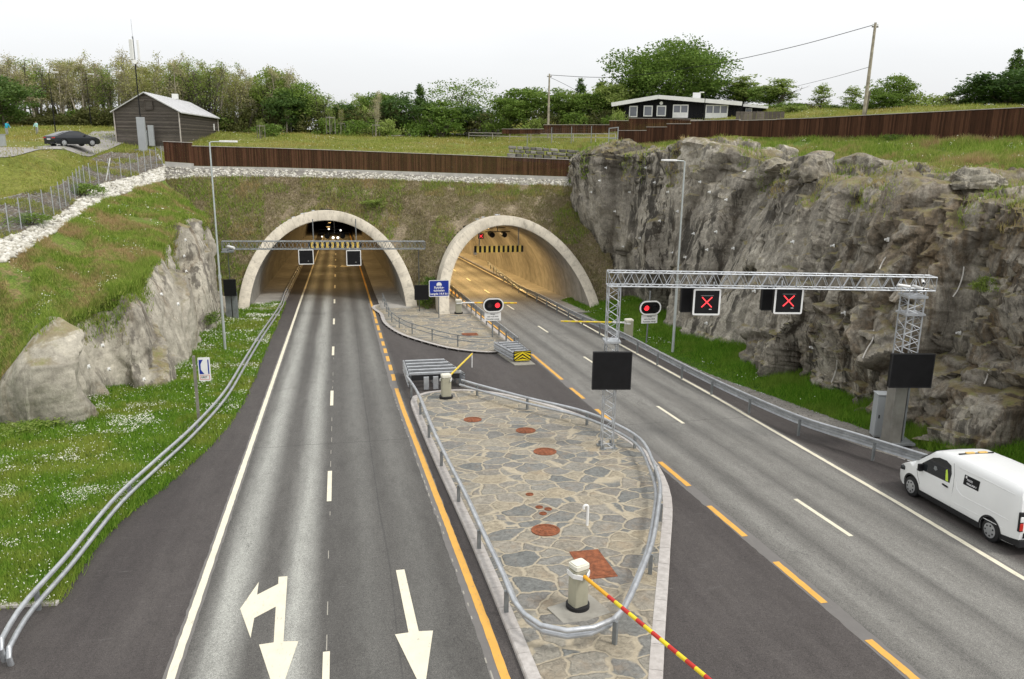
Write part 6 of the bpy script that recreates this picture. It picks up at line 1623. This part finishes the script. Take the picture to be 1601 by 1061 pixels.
# ------------------------------------------------------------------ vegetation
def in_view(P, margin=1.12):
    d = P-np.array(EYE); f_ = d@np.array(_f); x = d@np.array(_r)/np.maximum(f_, .1)*FPX; y = d@np.array(_u)/np.maximum(f_, .1)*FPX
    return (f_ > 2) & (np.abs(x) < 800*margin) & (np.abs(y) < 531*margin)
def sample(names, n_, power=1.0):
    """points on terrain meshes, denser near the camera"""
    tri = []
    for k in names:
        me = TERRAIN[k][1]; me.calc_loop_triangles()
        co = np.empty(len(me.vertices)*3, np.float32); me.vertices.foreach_get('co', co); co = co.reshape(-1, 3)
        t = np.empty(len(me.loop_triangles)*3, np.int32); me.loop_triangles.foreach_get('vertices', t); tri.append(co[t.reshape(-1, 3)])
    T_ = np.concatenate(tri).astype(np.float64); c = T_.mean(1); ok = in_view(c, 1.2) & (c[:, 1] < 185); T_ = T_[ok]; c = c[ok]
    a = np.linalg.norm(np.cross(T_[:, 1]-T_[:, 0], T_[:, 2]-T_[:, 0]), axis=1)/2; dist_ = np.linalg.norm(c-np.array(EYE), axis=1)
    w_ = a/dist_**power; w_ /= w_.sum(); i = rng.choice(len(T_), n_, p=w_); u, v_ = rng.random((2, n_)); k = u+v_ > 1; u[k] = 1-u[k]; v_[k] = 1-v_[k]
    t = T_[i]; P = t[:, 0]+(t[:, 1]-t[:, 0])*u[:, None]+(t[:, 2]-t[:, 0])*v_[:, None]
    return P[in_view(P)]
def nz(P, f_, seed=0.0):
    return np.array([noise.noise(V((x*f_, y*f_, seed))) for x, y, z in P])
def blades(name, names, n_, h0, w0, mat, label, power=1.0, keep=None, per=3, spread=.06, lod=.00085, hfun=None):
    P = sample(names, n_, power)
    if keep is not None: P = P[keep(P)]
    dist_ = np.linalg.norm(P-np.array(EYE), axis=1)
    P = np.repeat(P, per, 0); dist_ = np.repeat(dist_, per); k = len(P)
    P = P+np.c_[rng.normal(0, spread, k), rng.normal(0, spread, k), np.full(k, -.02)]
    a = rng.random(k)*2*pi; w_ = np.maximum(w0, dist_*lod); h = h0*(.45+.9*rng.random(k))
    if hfun is not None: h = h*hfun(P)
    s = np.c_[np.cos(a), np.sin(a), np.zeros(k)]*w_[:, None]/2; lean = rng.normal(0, .35, (k, 2))*h[:, None]
    A_ = P-s; B_ = P+s; C_ = P+np.c_[lean, h]
    vs = np.stack([A_, B_, C_], 1).reshape(-1, 3)
    o = raw_mesh(name, vs, np.arange(3*k, dtype=np.int32), 3, mat); o['kind'] = 'stuff'; o['label'] = label; return o
vn = lambda P: nz(P, .35, 3.3)
blades('verge_grass', ['grass_verge'], 80000, .26, .010, 'blade_verge', 'green grass of the left verge', 1.3, None, 3, .07, hfun=lambda P: .55+.9*np.clip(nz(P, .5, 9)+.4, 0, 1))
blades('cliff_foot_grass', ['cliff_verge'], 42000, .34, .012, 'blade_lush', 'tall lush grass along the foot of the right cliff', 1.2, None, 3, .08, hfun=lambda P: np.clip((P[:, 0]-20.0)/1.8, .2, 1.15))
blades('slope_grass', ['grass_slope'], 48000, .26, .014, 'blade_slope', 'patchy grass on the slope above the left outcrop', 1.2, lambda P: nz(P, .33, 1.2) > -.30, 3, .10, hfun=lambda P: .5+.9*np.clip(nz(P, .4, 5)+.4, 0, 1))
blades('embankment_plants', ['embankment'], 34000, .18, .03, 'blade_dry', 'low brown and olive plants on the tunnel embankment', 1.0, lambda P: nz(P, .5, 7.2) > -.35, 3, .12)
blades('embankment_grass', ['embankment'], 20000, .30, .02, 'blade_slope', 'green grass tufts on the tunnel embankment', 1.0, lambda P: (nz(P, .22, 4.4) > .26) | ((P[:, 0] < -7) & (nz(P, .5, 2) > -.3)) | ((P[:, 2] > 4.6) & (nz(P, .6, 1) > -.1)), 3, .12)
blades('shelf_grass', ['cliff_shelf'], 42000, .34, .016, 'blade_slope', 'bright grass on the shelf above the right cliff', 1.0, lambda P: (P[:, 2] > 8.2) & (nz(P, .3, 6.1) > -.35), 3, .10)
blades('meadow_grass', ['meadow'], 90000, .34, .02, 'blade_field', 'rough meadow grass on the hilltop field', 1.15, lambda P: (nz(P, .18, 8.1) > -.45) & ~((P[:, 0] < -24) & (P[:, 1] > 80) & (P[:, 1] < 92)) , 3, .12, .0007, lambda P: .45+.7*np.clip(nz(P, .15, 2)+.5, 0, 1))
blades('bank_plants', ['gravel_bank'], 9000, .26, .03, 'blade_field', 'sparse weeds on the gravel bank behind the wire fence', .8, lambda P: nz(P, .4, 17) > .08, 3, .12)
blades('rock_tufts', ['rock_cliff'], 26000, .28, .016, 'blade_slope', 'grass tufts growing on the ledges of the right cliff', 1.0, lambda P: (P[:, 2] > 6.6) & (nz(P, .5, 3.1) > .12), 3, .12)
# tufts hanging over the crest of the left outcrop
_P = []
for i_ in range(4200):
    k = rng.integers(3, 47); q = Ck[k].lerp(Ck[k+1], float(rng.random())); d_ = (Dk[k]-Ck[k]).normalized(); q = q+d_*float(rng.normal(.25, .45))
    if noise.noise(V((q.x*.6, q.y*.6, 4))) < -.1: continue
    z = zdown(q.x, q.y, ['rock_outcrop', 'grass_slope'])
    if z is not None: _P.append((q.x, q.y, z))
_sample = sample
def sample(names, n_, power=1.0): return np.array(_P) if names == ['crest'] else _sample(names, n_, power)
blades('crest_grass', ['crest'], 0, .32, .016, 'blade_slope', 'grass tufts spilling over the crest of the left outcrop', 1.0, None, 4, .10)
# clover flowers
P = sample(['grass_verge'], 80000, 1.4)
q = nz(P, .35, 12.0)*.75+nz(P, 1.3, 2.0)*.5; P = P[(q > .20) | (rng.random(len(P)) < .07)]
def quads(name, P, size, mat, label, dz, tilt=.5, lod=.0011):
    k = len(P); d = np.linalg.norm(P-np.array(EYE), axis=1); s = np.maximum(size, d*lod)*(.6+.7*rng.random(k)); P = P+np.c_[np.zeros((k, 2)), dz*(.4+.9*rng.random(k))]
    n1 = rng.normal(0, tilt, (k, 3))+np.array([0, -.25, 1]); n1 /= np.linalg.norm(n1, axis=1)[:, None]
    u = np.cross(n1, rng.normal(0, 1, (k, 3))); u /= np.linalg.norm(u, axis=1)[:, None]; w_ = np.cross(n1, u)
    u *= s[:, None]/2; w_ *= s[:, None]/2
    o = raw_mesh(name, np.stack([P-u, P-w_, P+u, P+w_], 1).reshape(-1, 3), np.arange(4*k, dtype=np.int32), 4, mat); o['kind'] = 'stuff'; o['label'] = label; return o
quads('clover_flowers', P, .035, 'flower', 'drifts of small white clover flowers in the left verge', .2)
P = sample(['grass_slope', 'cliff_shelf', 'cliff_verge'], 16000, 1.2); P = P[nz(P, .6, 22.0) > .30]
quads('slope_flowers', P, .04, 'flower', 'scattered pale flowers on the slopes above the rock cuts', .24)
P = sample(['meadow'], 22000, 1.3); P = P[(P[:, 1] < 125) & (nz(P, .22, 31.0) > .12)]
quads('meadow_flowers', P, .05, 'flower', 'pale flower heads in the hilltop meadow', .3, .8, .0007)

# crushed white stone along the fences
def stones(name, names, n_, lo, hi, mat, label, keep=None):
    P = sample(names, n_, .8)
    if keep is not None: P = P[keep(P)]
    bm = bmesh.new(); bmesh.ops.create_icosphere(bm, subdivisions=1, radius=1); bv = np.array([v_.co for v_ in bm.verts]); bf = np.array([[v_.index for v_ in f_.verts] for f_ in bm.faces]); bm.free()
    k = len(P); nb = len(bv); s = lo+(hi-lo)*rng.random(k)**1.6
    vs = bv[None]*(.62+.55*rng.random((k, nb, 1)))*(s[:, None, None]*np.stack([.7+.6*rng.random(k), .7+.6*rng.random(k), .45+.4*rng.random(k)], 1)[:, None, :])+P[:, None, :]
    fs_ = (bf[None]+(np.arange(k)*nb)[:, None, None]).reshape(-1)
    o = raw_mesh(name, vs.reshape(-1, 3), fs_, 3, mat); o['kind'] = 'stuff'; o['label'] = label; return o
stones('crushed_stone', ['stone_strip_bed'], 3000, .09, .24, 'whitestone', 'strip of pale crushed stones along the wire fence')
stones('crushed_stone', ['stone_border_bed'], 3000, .08, .22, 'whitestone', 'band of pale crushed stones under the tunnel fence', lambda P: nz(P, .7, 3) > -.45)
stones('loose_gravel', ['gravel_shoulder'], 2500, .02, .05, 'wallstone', 'loose gravel under the right guardrail')
stones('loose_gravel', ['gravel_bank'], 5200, .04, .12, 'wallstone', 'brown loose gravel on the bank behind the wire fence')

# ------------------------------------------------------------------ trees
def leaf_quads(C_, size, rnd, flat=0.0):
    k = len(C_); n1 = rnd.normal(0, 1, (k, 3)); n1[:, 2] += flat; n1 /= np.linalg.norm(n1, axis=1)[:, None]
    u = np.cross(n1, rnd.normal(0, 1, (k, 3))); u /= np.linalg.norm(u, axis=1)[:, None]; w_ = np.cross(n1, u); s = size*(.55+.8*rnd.random(k))
    u *= (s*.62)[:, None]/2; w_ *= s[:, None]/2
    return np.stack([C_-w_, C_+u*.9-w_*.1, C_+w_, C_-u*.9+w_*.1], 1).reshape(-1, 3)
def ball(rnd, k):
    p = rnd.normal(0, 1, (k, 3)); p /= np.linalg.norm(p, axis=1)[:, None]; return p*(rnd.random(k)**.45)[:, None]
def tree_proto(seed, H, R, kind):
    """returns trunk mesh data and crown mesh data of a tree H high with crown radius R"""
    rnd = np.random.default_rng(seed); rn = random.Random(seed); m = MB(); tips = []
    def limb(p, d, L, r, depth):
        pts = [p]; dd = d.copy(); k = 4
        for i in range(k):
            dd = (dd+V((rn.gauss(0, .16), rn.gauss(0, .16), rn.gauss(.06, .10)))).normalized(); pts.append(pts[-1]+dd*(L/k))
        m.tube(pts, [r*(1-.8*i/k) for i in range(k+1)], 5 if depth else 7, False)
        for i in range(2, k+1): tips.append((pts[i], depth))
        if depth < 2:
            for j in range({0: 5, 1: 3}[depth]):
                q = pts[rn.randint(1, k)]; a = rn.random()*2*pi; e = (dd+V((cos(a), sin(a), rn.uniform(-.1, .5)))*(.9 if kind != 'slim' else .45)).normalized()
                limb(q, e, L*rn.uniform(.42, .62), r*.42, depth+1)
    tr = .014*H+.04
    if kind == 'slim':
        for s in range(rn.choice((1, 2, 2, 3))):
            b = V((rn.gauss(0, .25), rn.gauss(0, .25), 0)); pts = [b]
            d = V((rn.gauss(0, .06), rn.gauss(0, .06), 1)).normalized(); top = H*rn.uniform(.8, .97)
            for i in range(6): d = (d+V((rn.gauss(0, .05), rn.gauss(0, .05), .05))).normalized(); pts.append(pts[-1]+d*top/6)
            m.tube(pts, [tr*.8*(1-.85*i/6) for i in range(7)], 6, False)
            for j in range(20):
                f_ = rn.uniform(.28, .98); i = min(int(f_*6), 5); q = pts[i].lerp(pts[i+1], f_*6-i); a = rn.random()*2*pi
                e = V((cos(a)*.6, sin(a)*.6, 1.0)).normalized(); L = R*rn.uniform(.6, 1.3)*(1.15-f_*.7)
                q2 = q+e*L*.5; q3 = q2+(e+V((0, 0, .35))).normalized()*L*.5; m.tube([q, q2, q3], [tr*.22, tr*.15, tr*.05], 4, False); tips += [(q2, 2), (q3, 2), (q3, 2)]
                for _ in range(2):
                    e2 = (e+V((rn.gauss(0, .5), rn.gauss(0, .5), rn.gauss(0, .3)))).normalized(); q4 = q2+e2*L*.45; m.tube([q2, q4], [tr*.10, tr*.03], 3, False); tips.append((q4, 2))
        T_ = np.array([t[0] for t in tips]); C_ = T_[rnd.integers(0, len(T_), 1500)]+rnd.normal(0, .32, (1500, 3)); V_ = leaf_quads(C_, .23, rnd)
    elif kind in ('broad', 'airy', 'big', 'young'):
        n_t = 1
        limb(V((0, 0, -.2)), V((rn.gauss(0, .04), rn.gauss(0, .04), 1)), H*.50, tr*1.2, 0)
        for j in range(7):
            a = 2*pi*j/7+rn.random(); limb(V((0, 0, H*rn.uniform(.16, .40))), V((cos(a)*.9, sin(a)*.9, rn.uniform(.35, 1.1))).normalized(), H*.42*min(1.0, R/H*2.0), tr*.6, 1)
        nc = {'broad': 75, 'airy': 40, 'big': 150, 'young': 60}[kind]; per = {'broad': 90, 'airy': 60, 'big': 150, 'young': 40}[kind]
        cs = []
        while len(cs) < nc:
            p = rnd.normal(0, 1, 3); p /= np.linalg.norm(p); p = p*(rnd.random()**.38)
            lo = {'airy': .34, 'young': .08, 'broad': .12, 'big': .20}[kind]
            z = lo*H+(p[2]*.5+.5)*(1-lo)*H*.97; wz = 1.0 if p[2] > -.4 else .8
            wob = 1+.28*noise.noise(V((p[0]*1.6+seed, p[1]*1.6, p[2]*1.6))); wz = wz*(1.25-.95*z/H) if kind == 'young' else wz; cs.append((p[0]*R*wob*wz, p[1]*R*wob*wz, z*(.92+.08*wob)))
        cs = np.array(cs); rc = R*(.16 if kind == 'big' else .20)*(.6+.8*rnd.random(nc))
        C_ = np.repeat(cs, per, 0)+ball(rnd, nc*per)*1.75*np.repeat(rc, per)[:, None]*np.array([1, 1, .62]); C_[:, 2] = np.maximum(C_[:, 2], .05*H)
        V_ = leaf_quads(C_, {'broad': .36, 'airy': .32, 'big': .42, 'young': .26}[kind], rnd, .3)
    elif kind == 'conifer':
        m.tube([(0, 0, -.2), (0, 0, H*.5), (0, 0, H)], [tr, tr*.6, .02], 6, False); cs = []
        for i in range(70):
            f_ = rnd.random()**.8; a = rnd.random()*2*pi; L = R*(1-f_)*(.6+.5*rnd.random())+.15; z = H*(.08+.9*f_)
            for t in (.3, .55, .8, 1.0): cs.append((cos(a)*L*t, sin(a)*L*t, z-L*t*.22))
            m.tube([(0, 0, z), (cos(a)*L, sin(a)*L, z-L*.22)], [tr*.2, .01], 3, False)
        cs = np.array(cs); C_ = np.repeat(cs, 10, 0)+rnd.normal(0, .16, (len(cs)*10, 3)); V_ = leaf_quads(C_, .26, rnd, .2)
    else:                                   # bush
        for j in range(9):
            a = rn.random()*2*pi; m.tube([(rn.gauss(0, .2), rn.gauss(0, .2), -.1), (cos(a)*R*.4, sin(a)*R*.4, H*.5), (cos(a)*R*.7, sin(a)*R*.7, H*.85)], [.05, .03, .01], 4, False)
        nc = 34; cs = np.c_[rnd.normal(0, R*.42, nc), rnd.normal(0, R*.42, nc), H*(.12+.72*rnd.random(nc))]
        rr_b = np.hypot(cs[:, 0], cs[:, 1])/R; cs[:, 2] *= np.clip(1.15-.5*rr_b**2, .25, 1)
        C_ = np.repeat(cs, 46, 0)+rnd.normal(0, 1, (nc*46, 3))*np.array([R*.17, R*.17, H*.10]); C_[:, 2] = np.maximum(C_[:, 2], .03); V_ = leaf_quads(C_, .27, rnd, .2)
    return m, V_
PROTO = {}
def proto(key, kind, H, R, leaf, bark, seeds):
    lst = []
    for s in seeds:
        m, V_ = tree_proto(s, H, R, kind)
        me = bpy.data.meshes.new('trunk'); me.from_pydata(m.v, [], m.f); me.materials.append(MAT[bark]); me.polygons.foreach_set('use_smooth', [True]*len(me.polygons))
        o = raw_mesh('crown', V_, np.arange(len(V_), dtype=np.int32), 4, leaf); cme = o.data; bpy.data.objects.remove(o); lst.append((me, cme, H, R))
    PROTO[key] = lst
proto('poplar', 'young', 7, 1.7, 'leaf_light', 'bark', (61, 62))
proto('olive', 'slim', 12, 2.4, 'leaf_olive', 'bark_pale', (1, 2, 3, 4))
proto('beige', 'slim', 12, 2.4, 'leaf_beige', 'bark_pale', (5, 6, 7))
proto('slimgreen', 'slim', 12, 2.3, 'leaf_light', 'bark', (8, 9))
proto('broad', 'broad', 8, 3.4, 'leaf', 'bark', (11, 12, 13))
proto('dark', 'broad', 8, 3.4, 'leaf_dark', 'bark', (14, 15))
proto('light', 'broad', 8, 3.2, 'leaf_light', 'bark', (16, 17))
proto('airy', 'airy', 9, 5.0, 'leaf', 'bark', (21,))
proto('big', 'big', 13, 8.2, 'leaf', 'bark', (31,))
proto('conifer', 'conifer', 8, 2.0, 'leaf_dark', 'bark', (41, 42))
proto('bush', 'bush', 2.6, 2.0, 'leaf_under', 'bark', (51, 52, 53))
proto('greenbush', 'bush', 2.6, 2.0, 'leaf', 'bark', (54, 55))
proto('lightbush', 'bush', 2.6, 2.0, 'leaf_light', 'bark', (56, 57))
trn = random.Random(5)
def tree(key, px, top, Y, wid, label, group=None, name='tree', base=None, cat='tree', cname='crown', tname='trunk'):
    me, cme, H, R = trn.choice(PROTO[key])
    b = atY(px, 200, Y); zg_ = zdown(b.x, b.y, ['meadow']) if base is None else base
    if zg_ is None: zg_ = zp(b.x, b.y)
    tz = atY(px, top, Y).z; h = max(.6, tz-zg_); sz = h/(H*.97); sxy = (wid/2)/R
    t = thing(name, label, cat, (b.x, b.y, zg_-.05), trn.random()*6.28, group)
    t.scale = (sxy, sxy, sz)
    for nm, d in ((tname, me), (cname, cme)):
        o = bpy.data.objects.new(nm, d); COL.objects.link(o); o.parent = t
    return t
# the wood on the left: tall slender half-bare trees over a dark undergrowth
gw = 'slender trees of the wood on the left'
xs_ = -26
while xs_ < 470:
    for row in range(2):
        x = xs_+trn.uniform(-5, 5)+row*5; Y = (134, 149)[row]+trn.uniform(-4, 4)
        top = (93 if x < 330 else 93+(x-330)*.20)+trn.uniform(-9, 13)-(0 if row else -4)
        key = trn.choice(['olive', 'olive', 'slimgreen', 'slimgreen', 'beige'] if x > 170 else ['beige', 'olive', 'beige', 'olive', 'slimgreen'])
        lab = {'olive': 'tall slender tree with sparse olive leaves in the wood on the left', 'beige': 'tall slender almost bare beige tree in the wood on the left', 'slimgreen': 'tall slender tree with pale green leaves in the wood on the left'}[key]
        tree(key, x, top, Y, trn.uniform(4.4, 6.2), lab, gw+', '+{'olive': 'olive ones', 'beige': 'bare ones', 'slimgreen': 'green ones'}[key])
    xs_ += 10.5
xs_ = -24
while xs_ < 465:
    x = xs_+trn.uniform(-4, 4)
    tree(trn.choice(['bush', 'bush', 'bush', 'greenbush']), x, 172+trn.uniform(-12, 9)+(2 if x < 60 else 0), 130+trn.uniform(-2, 4), trn.uniform(4.5, 6.5), 'dark bushy undergrowth at the edge of the wood on the left', 'undergrowth at the edge of the wood', 'bush', None, 'bush', 'foliage', 'stems')
    xs_ += 13
tree('dark', 8, 118, 121, 8, 'dense dark green tree at the left edge of the wood')
# hedge and trees across the middle
for key, x, top, Y, wd, lab in (
    ('light', 432, 106, 134, 7.0, 'tall pale green tree at the right end of the wood'), ('broad', 470, 133, 130, 8.5, 'broad green tree between the wood and the lamp post'), ('dark', 452, 140, 128, 6, 'dark tree standing in front of the pale green one'),
    ('slimgreen', 505, 137, 126, 5, 'thin half bare tree beside the field lamp post'), ('dark', 527, 158, 130, 7, 'low dark tree right of the field lamp post'), ('slimgreen', 531, 152, 128, 3.4, 'thin sapling-like tree above the hedge'),
    ('light', 564, 138, 150, 3.6, 'narrow pale green tree standing above the hedge'), ('broad', 590, 142, 146, 6, 'green tree with a reddish thin tree in front'), ('beige', 588, 138, 128, 3.6, 'thin reddish brown tree in the middle of the hedge'), ('broad', 607, 144, 146, 5, 'rounded tree in the hedge left of the dark one'),
    ('dark', 640, 146, 128, 9.0, 'dense dark green tree in the middle of the hedge'), ('conifer', 657, 133, 131, 5, 'pointed dark tree behind the dense dark one'),
    ('airy', 720, 120, 130, 11.5, 'wide umbrella shaped tree with open crown and visible branches'), ('broad', 700, 158, 125, 9, 'low green tree under the left side of the umbrella shaped tree'), ('dark', 742, 166, 125, 8, 'low dark tree under the right side of the umbrella shaped tree'),
    ('broad', 818, 133, 118, 9.0, 'round dense green tree left of the utility pole'), ('broad', 797, 150, 116, 5, 'small green tree beside the low back fence'), ('broad', 872, 140, 116, 5.5, 'green tree just right of the utility pole'),
    ('light', 888, 136, 118, 5, 'pale green tree in the row left of the black house'), ('conifer', 906, 124, 118, 5.0, 'pointed dark tree in the row left of the black house'), ('conifer', 937, 128, 116, 4.6, 'second pointed tree closer to the black house'), ('broad', 925, 142, 114, 6, 'bushy green tree between the two pointed trees'),
    ('light', 955, 130, 114, 7.0, 'pale leaning green tree left of the huge tree'), ('big', 1046, 66, 113, 17.0, 'huge round green tree rising behind the black house'), ('dark', 1095, 118, 117, 9.0, 'dark tree at the right flank of the huge tree'), ('broad', 985, 108, 117, 8.5, 'green tree at the left flank of the huge tree'),
    ('poplar', 1160, 113, 112, 6.0, 'slender green tree right of the huge tree'), ('broad', 1158, 130, 113, 6.5, 'green tree behind the right end of the black house'), ('poplar', 1213, 118, 104, 6.0, 'feathery birch right of the black house'), ('broad', 1200, 134, 106, 6, 'rounded green tree behind the picket fence'),
    ('poplar', 1279, 128, 100, 3.4, 'small feathery tree, left of the pair on the open ridge'), ('poplar', 1327, 132, 100, 3.4, 'small feathery tree, right of the pair on the open ridge'), ('broad', 1391, 117, 90, 5.6, 'bushy tree just right of the tall leaning pole'), ('broad', 1376, 144, 88, 4.6, 'low bush-like tree at the foot of the bushy one'),
    ('dark', 1562, 108, 78, 8.5, 'wide dark tree at the right edge behind the fence'), ('dark', 1522, 122, 80, 5.5, 'dark tree left of the wide dark one at the right edge'), ('dark', 1610, 100, 80, 8, 'dark tree cut by the right edge'), ('conifer', 1574, 78, 88, 5.6, 'dark pointed pine rising above the wide dark tree'), ('conifer', 1603, 78, 88, 5, 'dark pine cut by the right edge')):
    tree(key, x, top, Y, wd, lab)
for i, (key, x, top, Y, wd) in enumerate([('bush', 500, 175, 126, 6), ('greenbush', 520, 180, 124, 5), ('bush', 545, 168, 130, 7), ('lightbush', 555, 166, 140, 7), ('lightbush', 575, 168, 136, 6), ('bush', 598, 166, 130, 7), ('bush', 618, 166, 128, 6), ('greenbush', 570, 184, 122, 6), ('lightbush', 600, 186, 121, 5), ('greenbush', 665, 176, 124, 6), ('bush', 680, 172, 128, 6),
        ('greenbush', 690, 180, 121, 6), ('bush', 760, 176, 122, 6), ('greenbush', 775, 182, 118, 5), ('lightbush', 840, 184, 112, 4), ('bush', 850, 172, 114, 5), ('greenbush', 905, 172, 112, 5), ('bush', 945, 172, 110, 5), ('greenbush', 965, 176, 106, 4), ('lightbush', 968, 172, 99, 2.4),
        ('greenbush', 1225, 158, 100, 5), ('bush', 1250, 160, 104, 5), ('greenbush', 1300, 162, 102, 4), ('lightbush', 1425, 146, 88, 5), ('lightbush', 1455, 148, 87, 6), ('greenbush', 1485, 152, 86, 5), ('greenbush', 1345, 158, 92, 4), ('bush', 1500, 148, 82, 5), ('greenbush', 420, 190, 116, 4), ('lightbush', 1236, 164, 96, 5)]):
    tree(key, x, top, Y, wd, {'bush': 'brownish green bush in the hedge line on the hilltop', 'greenbush': 'fresh green bush in the hedge line on the hilltop', 'lightbush': 'pale green bush in the hedge line on the hilltop'}[key], {'bush': 'brownish hedge bushes', 'greenbush': 'green hedge bushes', 'lightbush': 'pale hedge bushes'}[key], 'bush', None, 'bush', 'foliage', 'stems')
# small bushes by the wire fence and on the banks
for lab, px, py, w_, h, key in (('dark green bush at the wire fence beside the stone strip', 130, 306, 3.0, 1.1, 'greenbush'), ('low dark bush lower down beside the stone strip', 45, 350, 2.4, .8, 'greenbush'), ('bright green bush on the embankment above the left tunnel', 585, 322, 2.8, .8, 'lightbush'), ('green bush at the foot of the left outcrop beside the street lamp', 325, 505, 2.2, 1.0, 'greenbush'),
        ('green shrub between the two tunnel mouths', 667, 478, 1.6, 1.9, 'greenbush'), ('dark green shrub between the two tunnel mouths, behind the sign panel', 672, 452, 1.6, 1.3, 'greenbush'), ('green tuft on the cliff face at the right edge', 1540, 455, 1.0, .7, 'lightbush'), ('dark bush at the rim of the cliff below the fence', 1400, 222, 1.8, .7, 'greenbush'), ('pale flowering bush at the foot of the outcrop on the far left', 60, 672, 2.6, .5, 'lightbush')):
    p = hit(px, py, ALLT)
    if p is None: continue
    me, cme, H, R = trn.choice(PROTO[key]); t = thing('bush', lab, 'bush', p+V((0, 0, -.05)), trn.random()*6); t.scale = (w_/2/R, w_/2/R, h/H)
    for nm, d in (('stems', me), ('foliage', cme)): o = bpy.data.objects.new(nm, d); COL.objects.link(o); o.parent = t
# young trees tied to stakes
sap = None
for lab, px, py, top, key in (('young staked tree in the field beside the lamp post', 450, 208, 168, 'olive'), ('young staked tree in the field right of the lamp post', 517, 206, 160, 'slimgreen'), ('bare young tree with three stakes in the middle of the field', 588, 213, 150, 'beige'), ('young staked tree nearest the tunnel fence', 408, 216, 182, 'slimgreen'), ('thin staked tree left of the bare one', 534, 210, 165, 'olive')):
    p = topz(px, py); me, cme, H, R = PROTO[key][0]; h = atY(px, top, p.y).z-p.z
    t = thing('staked_tree', lab, 'young tree', p)
    for nm, d in (('trunk', me), ('crown', cme)):
        o = bpy.data.objects.new(nm, d); COL.objects.link(o); o.parent = t; o.scale = (.32, .32, h/H)
    for k in range(3):
        a = 2*pi*k/3+.4; MB().cyl((.55*cos(a), .55*sin(a), -.2), (.55*cos(a), .55*sin(a), 1.7), .05, 6).build('stake', 'wood_post', t)
    m = MB()
    for k in range(3): a, b = 2*pi*k/3+.4, 2*pi*(k+1)/3+.4; m.bar((.55*cos(a), .55*sin(a), 1.55), (.55*cos(b), .55*sin(b), 1.55), .05, .12)
    m.build('brace', 'wood_post', t)
